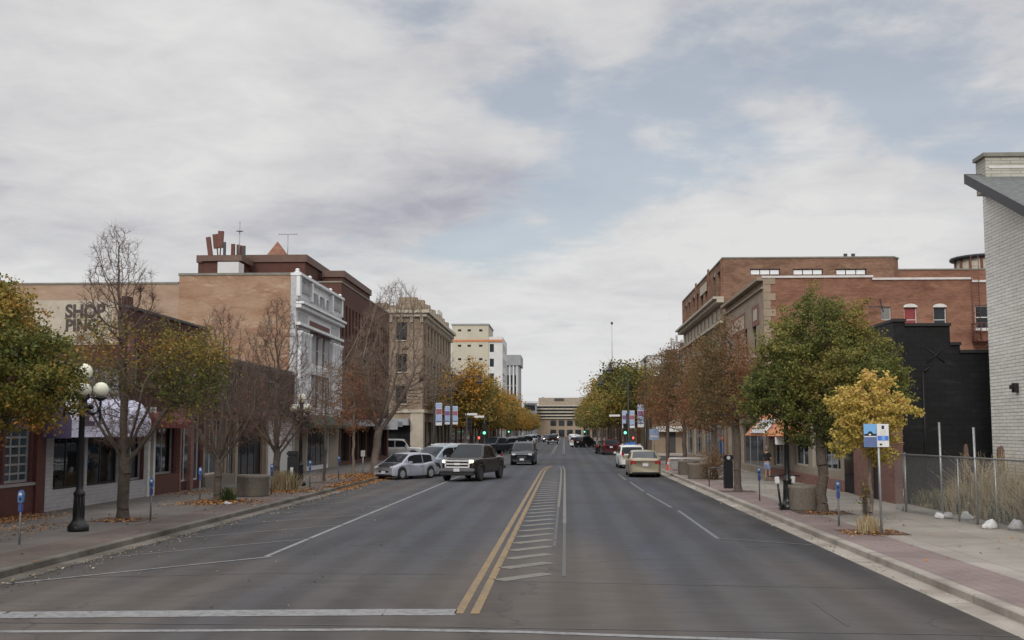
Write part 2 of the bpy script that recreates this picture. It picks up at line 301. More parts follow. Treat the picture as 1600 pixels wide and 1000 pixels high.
M['awn_orange'] = plain('orange_canvas', (.55, .22, .10), .8, var=.2, scale=3)
M['awn_green'] = plain('dark_green_canvas', (.02, .045, .03), .8, var=.4)
M['globe'] = plain('milky_glass_globe', (.78, .77, .62), .25, var=.06, scale=2)
M['concrete'] = plain('exposed_aggregate_concrete', (.20, .175, .145), .9, var=.35, scale=18, bmp=.5)
M['meter_blue'] = plain('blue_meter_paint', (.06, .165, .40), .4, var=.15)
M['meter_dark'] = plain('dark_blue_meter_paint', (.03, .06, .20), .4, var=.15)
M['bark'] = plain('grey_brown_bark', (.105, .082, .066), .95, var=.4, scale=9, bmp=.7)
M['bark_pale'] = plain('pale_bark', (.17, .135, .11), .95, var=.35, scale=9, bmp=.6)
M['twig'] = plain('reddish_twigs', (.15, .088, .068), .9, var=.3, scale=3)
M['twig_tan'] = plain('tan_twigs', (.20, .145, .105), .9, var=.3, scale=3)
GR, OL, OR_, YE, RB = (.035, .062, .016), (.105, .105, .022), (.30, .125, .022), (.36, .25, .05), (.16, .065, .03)
M['leaf_green'] = leafmat('green_olive_leaves', [(0, (.085, .105, .035)), (.35, (.155, .17, .05)), (.68, (.26, .24, .07)), (.88, (.31, .22, .07)), (1, (.36, .22, .07))])
M['leaf_mixed'] = leafmat('green_orange_leaves', [(0, (.07, .095, .028)), (.3, (.15, .155, .04)), (.55, (.29, .22, .055)), (.8, (.42, .21, .055)), (1, (.36, .13, .05))])
M['leaf_yellow'] = leafmat('golden_leaves', [(0, (.24, .23, .05)), (.3, (.42, .34, .08)), (.7, (.60, .45, .13)), (1, (.64, .40, .16))])
M['leaf_rust'] = leafmat('rusty_leaves', [(0, (.11, .095, .04)), (.3, (.185, .13, .055)), (.6, (.25, .135, .068)), (1, (.29, .125, .075))])
M['leaf_orange'] = leafmat('orange_leaves', [(0, (.14, .14, .04)), (.3, (.27, .19, .05)), (.6, (.42, .24, .05)), (1, (.50, .24, .05))])
M['leaf_olive'] = leafmat('olive_yellow_leaves', [(0, (.07, .09, .03)), (.4, (.16, .155, .04)), (.7, (.28, .215, .055)), (1, (.36, .21, .055))])
M['fallen'] = leafmat('fallen_leaves', [(0, (.16, .07, .03)), (.5, (.34, .145, .045)), (1, (.46, .25, .08))], .0)
M['gutter'] = leafmat('pale_dry_leaves', [(0, (.14, .10, .06)), (.5, (.26, .2, .12)), (1, (.42, .36, .24))], .0)
M['weed'] = leafmat('dry_weeds', [(0, (.20, .17, .09)), (.3, (.44, .35, .21)), (1, (.62, .51, .34))], .3)
M['weed_green'] = leafmat('green_weeds', [(0, (.03, .05, .015)), (1, (.09, .11, .04))], .3)
M['bag'] = plain('white_sandbag_cloth', (.55, .55, .55), .8, var=.15, scale=9)
M['tyre'] = plain('tyre_rubber', (.014, .014, .015), .85, var=.2, scale=10)
M['rim'] = plain('alloy_rim', (.34, .34, .36), .4, metal=.3, var=.1); M['dark_rim'] = plain('dark_rim', (.06, .06, .065), .4, metal=.3, var=.1); M['bumper'] = plain('bumper_chrome', (.30, .30, .31), .3, metal=.7, var=.1)
M['chrome'] = plain('chrome', (.80, .80, .80), .28, metal=.15, var=.08)
M['black_plastic'] = plain('black_plastic', (.012, .012, .013), .55, var=.2)
M['carglass'] = glass_dark('car_glass', (.014, .018, .022), .05); M['carglass'].node_tree.nodes['Principled BSDF'].inputs['Specular IOR Level'].default_value = .2
M['headlamp'] = plain('headlamp_lens', (.62, .64, .66), .12, var=.05)
M['headlit'] = emis('lit_headlamp', (1, .86, .62), 2.6, (.6, .6, .6)); M['headwhite'] = emis('lit_white_headlamp', (1, .96, .9), 3.5, (.6, .6, .6))
M['taillamp'] = plain('tail_lamp_red', (.25, .012, .012), .2, var=.1); M['amber'] = plain('amber_lens', (.5, .2, .03), .3, var=.05)
M['plate'] = plain('licence_plate', (.55, .56, .58), .5, var=.1)
def paint(n, c, metal=.3): return plain(n, c, .32, metal=metal, var=.07, scale=2, coat=.15)
M['p_silver'] = paint('silver_car_paint', (.38, .40, .46), .2); M['p_truck'] = paint('dark_brown_car_paint', (.015, .011, .010), 0)
M['p_navy'] = paint('dark_blue_car_paint', (.009, .012, .019), 0); M['p_white'] = paint('white_car_paint', (.62, .62, .60), 0)
M['p_tan'] = paint('champagne_car_paint', (.32, .28, .20), .1); M['p_red'] = paint('dark_red_car_paint', (.075, .018, .02))
M['p_black'] = paint('black_car_paint', (.012, .012, .014)); M['p_ltblue'] = paint('pale_blue_silver_car_paint', (.30, .36, .40), .2); M['p_grey'] = paint('grey_car_paint', (.12, .125, .135), .4)
M['cone'] = plain('orange_cone_plastic', (.80, .13, .035), .5, var=.1)
M['skin'] = plain('skin', (.42, .25, .18), .6, var=.08); M['hair'] = plain('grey_brown_hair', (.20, .15, .11), .8, var=.3, scale=20)
M['cloth_black'] = plain('black_shirt', (.014, .013, .015), .9, var=.3); M['cloth_blue'] = plain('pale_blue_shorts', (.26, .33, .50), .9, var=.2)
M['shoe'] = plain('tan_sandals', (.2, .14, .1), .8, var=.2)
M['sign_white'] = plain('white_sign', (.66, .66, .67), .5, var=.04); M['sign_blue'] = plain('light_blue_sign', (.16, .38, .66), .5, var=.08); M['sign_navy'] = plain('slate_blue_sign', (.10, .14, .30), .5, var=.08)
M['sign_band'] = plain('blue_sign_band', (.07, .17, .60), .5, var=.1); M['sign_purple'] = plain('purple_banner_cloth', (.22, .10, .26), .8, var=.1); M['sign_red'] = plain('faded_red_banner_cloth', (.30, .11, .16), .8, var=.1)
M['banner_blue'] = plain('pale_blue_banner_cloth', (.32, .42, .62), .8, var=.1); M['letter'] = plain('dark_sign_lettering', (.085, .065, .062), .8, var=.4, scale=6)
M['green_on'] = emis('lit_green_lens', (.15, 1, .5), 2.6); M['red_on'] = emis('lit_red_lens', (1, .10, .05), 2.2); M['lens_off'] = plain('dark_lens', (.03, .012, .01), .3, var=.1)
M['red_disc'] = plain('red_disc', (.62, .045, .06), .4, var=.1)
M['box_blue'] = plain('blue_box', (.03, .16, .52), .5, var=.1)
# ------------------------------------------------------------------ mesh helpers
I4 = Matrix.Identity(4)
class MB:
    def __init__(s, T=None): s.v = []; s.f = []; s.T = T or I4; s.sm = []
    def add(s, vs, fs, smooth=False):
        b = len(s.v); T = s.T
        s.v += [tuple(T @ Vector(p)) for p in vs]; s.f += [tuple(b + i for i in f) for f in fs]; s.sm += [smooth] * len(fs); return s
    def box(s, x0, x1, y0, y1, z0, z1):
        return s.add([(x0, y0, z0), (x1, y0, z0), (x1, y1, z0), (x0, y1, z0), (x0, y0, z1), (x1, y0, z1), (x1, y1, z1), (x0, y1, z1)],
              [(0, 3, 2, 1), (4, 5, 6, 7), (0, 1, 5, 4), (1, 2, 6, 5), (2, 3, 7, 6), (3, 0, 4, 7)])
    def quad(s, a, b, c, d): return s.add([a, b, c, d], [(0, 1, 2, 3)])
    def bar(s, p0, p1, r0, r1=None, n=6, cap=True, smooth=True):
        r1 = r0 if r1 is None else r1; p0 = Vector(p0); p1 = Vector(p1); d = p1 - p0
        if d.length < 1e-6: return s
        d.normalize(); a = d.orthogonal().normalized(); b = d.cross(a)
        vs = [p0 + (a * math.cos(2 * PI * i / n) + b * math.sin(2 * PI * i / n)) * r0 for i in range(n)] + [p1 + (a * math.cos(2 * PI * i / n) + b * math.sin(2 * PI * i / n)) * r1 for i in range(n)]
        fs = [(i, (i + 1) % n, n + (i + 1) % n, n + i) for i in range(n)]; s.add(vs, fs, smooth)
        if cap: s.add(vs[:n], [tuple(reversed(range(n)))]); s.add(vs[n:], [tuple(range(n))])
        return s
    def path(s, pts, r, n=6):
        for a, b in zip(pts, pts[1:]): s.bar(a, b, r, r, n)
        return s
    def lathe(s, prof, c=(0, 0, 0), n=20, smooth=True):
        vs = []; fs = []
        for r, z in prof: vs += [(c[0] + r * math.cos(2 * PI * i / n), c[1] + r * math.sin(2 * PI * i / n), c[2] + z) for i in range(n)]
        for k in range(len(prof) - 1): fs += [(k * n + i, k * n + (i + 1) % n, (k + 1) * n + (i + 1) % n, (k + 1) * n + i) for i in range(n)]
        s.add(vs, fs, smooth)
        if prof[0][0] > 1e-4: s.add(vs[:n], [tuple(reversed(range(n)))])
        if prof[-1][0] > 1e-4: s.add(vs[-n:], [tuple(range(n))])
        return s
    def ball(s, c, r, n=16, sz=1): return s.lathe([(max(1e-5, r * math.sin(PI * k / (n // 2))), -r * sz * math.cos(PI * k / (n // 2))) for k in range(n // 2 + 1)], c, n)
    def prism(s, pts, a, b, axis='y'):
        """polygon of (u, z) pairs extruded from a to b along an axis"""
        f = (lambda u, z, t: (u, t, z)) if axis == 'y' else ((lambda u, z, t: (t, u, z)) if axis == 'x' else (lambda u, z, t: (u, z, t)))
        n = len(pts); vs = [f(u, z, a) for u, z in pts] + [f(u, z, b) for u, z in pts]
        return s.add(vs, [tuple(range(n)), tuple(reversed(range(n, 2 * n)))] + [(i, n + i, n + (i + 1) % n, (i + 1) % n) for i in range(n)])
    def mesh(s, name, mat, off=(0, 0, 0), bevel=0):
        me = bpy.data.meshes.new(name); o = Vector(off)
        me.from_pydata([tuple(Vector(p) - o) for p in s.v], [], s.f); me.validate(); 
        if len(me.polygons) == len(s.sm): me.polygons.foreach_set('use_smooth', s.sm)
        bm = bmesh.new(); bm.from_mesh(me); bmesh.ops.remove_doubles(bm, verts=bm.verts, dist=1e-5); lo_ = [v for v in bm.verts if not v.link_faces]; bmesh.ops.delete(bm, geom=lo_, context='VERTS'); bmesh.ops.recalc_face_normals(bm, faces=bm.faces)
        if bevel: 
            es = [e for e in bm.edges if len(e.link_faces) == 2 and e.calc_face_angle(0) > .6]
            bmesh.ops.bevel(bm, geom=es, offset=bevel, segments=2, affect='EDGES', clamp_overlap=True)
        bm.to_mesh(me); bm.free()
        if mat: me.materials.append(M[mat] if isinstance(mat, str) else mat)
        return me
def link(name, me, parent=None, loc=(0, 0, 0), rz=0):
    o = bpy.data.objects.new(name, me); COL.objects.link(o); o.parent = parent; o.location = loc; o.rotation_euler = (0, 0, rz); return o
def part(name, mb, mat, parent, bevel=0, label=None, world=False):
    """world=True: the mesh was drawn in world coordinates under an unrotated thing"""
    off = (0, 0, 0)
    if world:
        p = parent
        off = Vector((0, 0, 0))
        while p: off += Vector(p.location); p = p.parent
    o = link(name, mb.mesh(name, mat, off, bevel), parent)
    if label: o['label'] = label
    return o
def thing(name, label, cat, loc=(0, 0, 0), rz=0, group=None):
    o = link(name, None, None, loc, rz); o['label'] = label; o['category'] = cat
    if group: o['group'] = group
    return o
def tag(o, label, cat, group=None):
    o['label'] = label; o['category'] = cat
    if group: o['group'] = group
    return o
def struct(name, mb, mat, kind='structure'):
    o = link(name, mb.mesh(name, mat)); o['kind'] = kind; return o
def dup(o, parent=None):
    c = o.copy(); COL.objects.link(c); c.parent = parent
    for ch in [x for x in o.children if x != c]: dup(ch, c)
    return c
def copy_thing(o, loc, rz, label, group=None):
    kids = list(o.children); c = o.copy(); COL.objects.link(c); c.location = loc; c.rotation_euler = (0, 0, rz); c['label'] = label
    if group: c['group'] = group
    for k in kids: dup(k, c)
    return c

# ------------------------------------------------------------------ ground, road, kerbs
XL, XR = -9.95, 6.15          # kerb lines
BL, BR = -15.8, 11.3          # building lines
ground = MB(); ground.quad((-2500, -300, -.03), (2500, -300, -.03), (2500, 4500, -.03), (-2500, 4500, -.03)); struct('ground', ground, 'ground')
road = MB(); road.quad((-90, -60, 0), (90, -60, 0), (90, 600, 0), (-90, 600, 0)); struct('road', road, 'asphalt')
CR0, CR1 = 98.0, 122.0       # the cross street
def corner_poly(pts):        # road-side edge polyline of a block
    return pts
def pavement(name, edge, back, mat_s, mat_k, mat_p, pw=1.15, kw=.2):
    """edge: kerb line as (x, y) points; back: points closing the block; kerb, paver band and slabs as real raised pieces"""
    e = [Vector((x, y, 0)) for x, y in edge]
    def offs(d):
        r = []
        for i, p in enumerate(e):
            a = e[max(0, i - 1)]; b = e[min(len(e) - 1, i + 1)]; t = (b - a).normalized(); n = Vector((-t.y, t.x, 0)); r.append(p + n * d * side)
        return r
    side = 1 if (Vector(back[0] + (0,)) - e[-1]).dot(Vector((-(e[-1] - e[-2]).y, (e[-1] - e[-2]).x, 0))) > 0 else -1
    k0, k1, p1 = e, offs(kw), offs(kw + pw)
    kb = MB(); pb = MB()
    for i in range(len(e) - 1):
        a, b, c, d = k0[i], k0[i + 1], k1[i + 1], k1[i]
        z = .14; lo = .0
        kb.quad((a.x, a.y, lo), (b.x, b.y, lo), (b.x, b.y, z - .02), (a.x, a.y, z - .02))
        m0 = a.lerp(d, .12); m1 = b.lerp(c, .12)
        kb.quad((a.x, a.y, z - .02), (b.x, b.y, z - .02), (m1.x, m1.y, z), (m0.x, m0.y, z)); kb.quad((m0.x, m0.y, z), (m1.x, m1.y, z), (c.x, c.y, z), (d.x, d.y, z))
        g0 = offs(-.42)[i]; g1 = offs(-.42)[i + 1]; kb.quad((g0.x, g0.y, .004), (g1.x, g1.y, .004), (b.x, b.y, .008), (a.x, a.y, .008))
        c2, d2 = p1[i + 1], p1[i]; pb.quad((d.x, d.y, .141), (c.x, c.y, .141), (c2.x, c2.y, .145), (d2.x, d2.y, .145))
    struct(name + '_kerb', kb, mat_k); struct(name + '_paver_band', pb, mat_p)
    sb = MB(); poly = [(p.x, p.y, .14) for p in p1] + [(x, y, .14) for x, y in back]; sb.add(poly, [tuple(range(len(poly)))]); struct(name, sb, mat_s)
def arc(cx, cy, r, a0, a1, n=8): return [(cx + r * math.cos(math.radians(a0 + (a1 - a0) * i / n)), cy + r * math.sin(math.radians(a0 + (a1 - a0) * i / n))) for i in range(n + 1)]
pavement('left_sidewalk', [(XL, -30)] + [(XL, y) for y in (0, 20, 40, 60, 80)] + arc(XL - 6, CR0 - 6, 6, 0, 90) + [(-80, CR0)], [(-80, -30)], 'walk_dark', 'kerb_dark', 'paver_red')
pavement('right_sidewalk', [(XR, -30)] + [(XR, y) for y in (0, 20, 40, 60, 80)] + arc(XR + 5, CR0 - 5, 5, 180, 90) + [(80, CR0)], [(80, -30)], 'walk', 'kerb', 'paver_pink')
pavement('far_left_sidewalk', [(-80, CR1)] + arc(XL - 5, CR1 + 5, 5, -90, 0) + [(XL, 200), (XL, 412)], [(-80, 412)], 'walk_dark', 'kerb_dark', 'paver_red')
pavement('far_right_sidewalk', [(80, CR1)] + arc(XR + 5, CR1 + 5, 5, 270, 180) + [(XR, 200), (XR, 412)], [(80, 412)], 'walk', 'kerb', 'paver_pink')
sb = MB(); sb.quad((-90, 436, .12), (90, 436, .12), (90, 470, .12), (-90, 470, .12)); struct('end_sidewalk', sb, 'walk')

def strip(mb, pts, wd, z=.006):
    pts = [Vector((p[0], p[1], 0)) for p in pts]
    for i in range(len(pts) - 1):
        a, b = pts[i], pts[i + 1]; t = (b - a).normalized(); n = Vector((-t.y, t.x, 0)) * wd / 2
        q = [a - n, b - n, b + n, a + n]; mb.quad(*[(p.x, p.y, z) for p in q])
# white: parking edge line, stall lines, lane dashes
mk = MB()
L0 = GP(415, 870); strip(mk, [L0, (-6.0, 66)], .11)
for k in range(9):
    y = L0.y + k * 4.0; strip(mk, [(-6.05, y, 0), (XL + .45, y - 4.45, 0)], .10, .009) if k == 0 else None
struct('white_parking_edge_line', mk, 'white_paint')
mk = MB()
for k in range(1, 10): strip(mk, [(-6.1, L0.y + k * 4.1), (XL + .45, L0.y + k * 4.1 - 4.5)], .09)
a = GP(1122, 842); strip(mk, [(a.x + .08, a.y), (XR - .5, GP(1285, 852).y)], .08, .009)
for (q0, q1) in (((1060, 798), (1122, 842)), ((1010, 771), (1049, 793)), ((984, 753), (1006, 768)), ((966, 741), (978, 750))):
    strip(mk, [GP(*q0), GP(*q1)], .10)
for yy in (103.0, 106.5): strip(mk, [(XL + .8, yy - 8.3), (XR - .8, yy - 8.3)], .3)
for yy in (124.5, 128): strip(mk, [(XL + .8, yy), (XR - .8, yy)], .3)
for k in range(26): strip(mk, [(3.7, 134 + k * 9), (3.7, 137 + k * 9)], .10)
struct('white_lane_dashes', mk, 'pale_paint')
mk = MB(); strip(mk, [GP(-200, 958), GP(0, 961.5), GP(300, 959), GP(600, 957), GP(713, 957)], .58); struct('white_stop_bar', mk, 'white_paint')
mk = MB(); strip(mk, [GP(-200, 989), GP(0, 987.5), GP(600, 984), GP(820, 988), GP(1000, 994.5), GP(1200, 1001), GP(1400, 1010)], .17); struct('white_crosswalk_line', mk, 'white_paint')
mk = MB(); strip(mk, [(-40, 15.75), (-3, 15.65), (5, 15.3), (XR - .4, 15.2)], .05, .005); strip(mk, [(-1.2, 20.3), (5.6, 19.6)], .03, .005)
strip(mk, [GP(0, 905), GP(250, 900), GP(420, 896), GP(700, 898)], .03, .005)
strip(mk, [GP(1270, 940), GP(1290, 955), GP(1325, 978)], .04, .005); struct('tar_seams', mk, 'tar')
ye = MB()
strip(ye, [(-1.52, 16.7), (-1.5, 75), (-1.35, 82), (-1.1, 86)], .13); strip(ye, [(-1.29, 16.7), (-1.27, 75), (-1.14, 82), (-.95, 86)], .13); struct('yellow_double_line', ye, 'yellow_paint')
ye = MB()
gl = MB(); strip(gl, [(-.02, 21), (-.01, 33)], .07); strip(gl, [(-.24, 26), (-.22, 40)], .07); struct('ghost_median_line', gl, 'ghost_line')
strip(ye, [(-.01, 33), (0, 60), (0, 78), (-.15, 86)], .10); strip(ye, [(-.22, 40), (-.2, 60), (-.22, 78), (-.36, 86)], .10)
for x in (-1.5, -1.27, -.2, 0): strip(ye, [(x, 132), (x, 400)], .11)
for k in range(40):
    y = 20.4 + 1.62 * k + (.15 if k else 0)
    if y < 84: strip(ye, [(-1.16, y), (-.32, y + 1.0)], .34 if y < 60 else .25)
for k in range(12): strip(ye, [(-1.16, 134 + k * 3), (-.32, 135.2 + k * 3)], .3)
struct('median_hatching', ye, 'faded_yellow')

# ------------------------------------------------------------------ windows and facades
_W = {}
def win_mesh(wd, h, style, fm, gm):
    key = (round(wd, 2), round(h, 2), style, fm, gm)
    if key in _W: return _W[key]
    f = MB(); t = min(.07, wd * .07); y0, y1 = .0, .07
    f.box(0, t, y0, y1, 0, h); f.box(wd - t, wd, y0, y1, 0, h); f.box(t, wd - t, y0, y1, 0, t); f.box(t, wd - t, y0, y1, h - t, h)
    nx, ny = {'single': (1, 1), 'hung': (1, 2), 'two': (2, 1), 'three': (3, 1), 'four': (4, 1), 'grid': (3, 4), 'blinds': (3, 9), 'two_hung': (2, 2), 'transom': (2, 1), 'five': (5, 1)}[style]
    for i in range(1, nx): x = wd * i / nx; f.box(x - t * .45, x + t * .45, y0 + .01, y1 - .01, t, h - t)
    for j in range(1, ny):
        z = h * j / ny
        for i in range(nx): f.box(wd * i / nx + t * .46 if i else t, wd * (i + 1) / nx - t * .46 if i < nx - 1 else wd - t, y0 + .015, y1 - .015, z - t * .4, z + t * .4)
    if style == 'transom': 
        for i in range(2): f.box(wd * i / 2 + (t * .46 if i else t), wd * (i + 1) / 2 - (t * .46 if i < 1 else t), y0 + .015, y1 - .015, h * .8 - t * .4, h * .8 + t * .4)
    g = MB(); g.box(t * .3, wd - t * .3, .03, .04, t * .3, h - t * .3)
    s = MB(); s.box(-.08, wd + .08, -.28, -.02, -.12, -.003)
    _W[key] = (f.mesh('window', fm), g.mesh('glass', gm), s); return _W[key]
def Tm(O, rz): return Matrix.Translation(Vector(O)) @ Matrix.Rotation(rz, 4, 'Z')
def facade(mb, O, rz, W, H, ops=(), rec=.18):
    """wall in its own frame: x along, z up, outward is -y; openings are cut through and get reveals"""
    old = mb.T; mb.T = Tm(O, rz)
    us = sorted(set([0, W] + [round(x, 4) for o in ops for x in (o[0], o[0] + o[2])])); vs = sorted(set([0, H] + [round(x, 4) for o in ops for x in (o[1], o[1] + o[3])]))
    for i in range(len(us) - 1):
        for j in range(len(vs) - 1):
            cu = (us[i] + us[i + 1]) / 2; cv = (vs[j] + vs[j + 1]) / 2
            if any(o[0] < cu < o[0] + o[2] and o[1] < cv < o[1] + o[3] for o in ops): continue
            mb.quad((us[i], 0, vs[j]), (us[i + 1], 0, vs[j]), (us[i + 1], 0, vs[j + 1]), (us[i], 0, vs[j + 1]))
    for (u, v, a, b) in [o[:4] for o in ops]:
        mb.quad((u, 0, v), (u, rec, v), (u, rec, v + b), (u, 0, v + b)); mb.quad((u + a, 0, v), (u + a, rec, v), (u + a, rec, v + b), (u + a, 0, v + b))
        mb.quad((u, 0, v + b), (u + a, 0, v + b), (u + a, rec, v + b), (u, rec, v + b)); mb.quad((u, 0, v), (u + a, 0, v), (u + a, rec, v), (u, rec, v))
    mb.T = old
def windows(root, O, rz, ops, style='hung', fm='alu', gm='glass', sill=None, rec=.12, label=None):
    T = Tm(O, rz)
    for (u, v, a, b) in [o[:4] for o in ops]:
        fme, gme, smb = win_mesh(a, b, style, fm, gm)
        p = T @ Vector((u, rec, v)) - Vector(root.location)
        o = link('window', fme, root, p, rz); link('glass', gme, o)
        if label: o['label'] = label
        if sill:
            k = ('sill', round(a, 2), sill)
            if k not in _W: _W[k] = smb.mesh('sill', sill)
            link('sill', _W[k], o)
def shell(mb, x0, x1, y0, y1, z1, skip='', z0=0):
    if 'E' not in skip: mb.quad((x1, y0, z0), (x1, y1, z0), (x1, y1, z1), (x1, y0, z1))
    if 'W' not in skip: mb.quad((x0, y0, z0), (x0, y1, z0), (x0, y1, z1), (x0, y0, z1))
    if 'S' not in skip: mb.quad((x0, y0, z0), (x1, y0, z0), (x1, y0, z1), (x0, y0, z1))
    if 'N' not in skip: mb.quad((x0, y1, z0), (x1, y1, z0), (x1, y1, z1), (x0, y1, z1))
def roof_slab(root, x0, x1, y0, y1, z, mat='roof', name='roof', drop=.5, e=.02):
    m = MB(); m.box(x0 + e, x1 - e, y0 + e, y1 - e, z - drop - .2, z - drop); return part(name, m, mat, root, world=True)
def coping(root, x0, x1, y0, y1, z, mat='coping', t=.09, o=.05, wd=.35, name='coping'):
    m = MB(); m.box(x0 - o, x1 + o, y0 - o, y0 + wd, z, z + t); m.box(x0 - o, x1 + o, y1 - wd, y1 + o, z, z + t); m.box(x0 - o, x0 + wd, y0 + wd, y1 - wd, z, z + t); m.box(x1 - wd, x1 + o, y0 + wd, y1 - wd, z, z + t)
    return part(name, m, mat, root, world=True)
E_, S_, W_ = PI / 2, 0.0, -PI / 2      # facade turns: facing +x, facing the camera, facing -x
def YLf(px): return PX(px, 673, BL)[0]
def YRf(px): return PX(px, 673, BR)[0]
def fE(y0): return (BL, y0, 0)        # frame origin for a left-hand facade starting at y0
def fW(y1): return (BR, y1, 0)        # frame origin for a right-hand facade whose local x runs back towards the camera
def room(root, x0, x1, y0, y1, z1, mat='interior'):
    m = MB(); m.quad((x0, y0, .15), (x1, y0, .15), (x1, y1, .15), (x0, y1, .15)); m.quad((x0, y0, z1), (x1, y0, z1), (x1, y1, z1), (x0, y1, z1))
    m.quad((x0, y0, .15), (x1, y0, .15), (x1, y0, z1), (x0, y0, z1)); m.quad((x0, y1, .15), (x1, y1, .15), (x1, y1, z1), (x0, y1, z1))
    xb = x0 if abs(x0) > abs(x1) else x1; m.quad((xb, y0, .15), (xb, y1, .15), (xb, y1, z1), (xb, y0, z1))
    return part('interior', m, mat, root, world=True)
def awning(root, side, y0, y1, zt, zb, proj, mat, val=.25, name='awning', label=None, ends=True):
    """sloped canvas on a street facade; side -1 left (facing +x), +1 right"""
    X = BL if side < 0 else BR; s = 1 if side < 0 else -1; m = MB()
    a = X + s * .02; b = X + s * proj; t = .03
    m.quad((a, y0, zt), (a, y1, zt), (b, y1, zb), (b, y0, zb)); m.quad((a, y0, zt - t), (a, y1, zt - t), (b, y1, zb - t), (b, y0, zb - t))
    m.box(min(b, b + s * .02), max(b, b + s * .02), y0, y1, zb - val, zb)
    if ends:
        for y in (y0, y1): m.add([(a, y, zt), (b, y, zb), (b, y, zb - val), (a, y, zb - val)], [(0, 1, 2, 3)])
    o = part(name, m, mat, root, world=True)
    if label: o['label'] = label
    return o
def text_part(name, body, size, mat, parent, loc, rot, depth=.02, bold=.02, sx=1):
    cu = bpy.data.curves.new(name, 'FONT'); cu.body = body; cu.size = size; cu.extrude = depth; cu.offset = bold; cu.align_x = 'LEFT'
    t = bpy.data.objects.new(name, cu); COL.objects.link(t); dg = bpy.context.evaluated_depsgraph_get(); dg.update()
    me = bpy.data.meshes.new_from_object(t.evaluated_get(dg)); bpy.data.objects.remove(t); me.materials.clear(); me.materials.append(M[mat])
    o = link(name, me, parent, loc); o.rotation_euler = rot; o.scale = (sx, 1, 1); return o
# ------------------------------------------------------------------ LEFT SIDE BUILDINGS
rb = random.Random(11)
def building(name, label, loc): return thing(name, label, 'building', loc)
def shopwins(root, ops, style='two', fm='alu', gm='clear', **k): windows(root, fE(0) if root.location.x < 0 else fW(0), E_ if root.location.x < 0 else W_, ops, style, fm, gm, **k)

# -- corner shop with dark red bulkhead
def shop_corner():
    y0, y1, H = 18.0, YLf(68), 4.6
    r = building('corner_shop', 'low brick corner shop with dark red bulkhead and blue-grey grid windows, at the left edge', (BL - 4, (y0 + y1) / 2, 0))
    wl = MB(); shell(wl, BL - 9, BL, y0, y1, H, 'E'); ops = []
    y = y1 - .75 - 1.75
    ops = [(y1 - y0 - .75 - 1.6, .95 + .15, 1.6, 2.35), (y1 - y0 - .75 - 3.5, 1.1, 1.75, 2.35), (y1 - y0 - 7.6, 1.1, 3.2, 2.35), (1.5, 1.1, 5.5, 2.35)]
    facade(wl, fE(y0), E_, y1 - y0, H, ops); part('wall', wl, 'maroonbrick', r, world=True)
    windows(r, fE(y0), E_, ops, 'blinds', 'alu', 'glass_blue', rec=.1)
    m = MB(); m.box(BL, BL + .06, y0, y1 - .62, .14, 1.0); part('bulkhead', m, 'maroon', r, world=True)
    m = MB(); m.box(BL, BL + .12, y1 - .62, y1 - .02, .14, 3.7); part('pilaster', m, 'maroon', r, world=True)
    m = MB(); m.box(BL, BL + .1, y0, y1 - .62, 1.0, 1.08); part('sill_band', m, 'alu', r, world=True)
    m = MB(); m.box(BL, BL + .14, y0, y1 - .02, 3.72, 4.35); part('fascia_board', m, 'dark_wall', r, world=True)
    roof_slab(r, BL - 9, BL, y0, y1, H); coping(r, BL - 9, BL, y0, y1, H)
shop_corner()
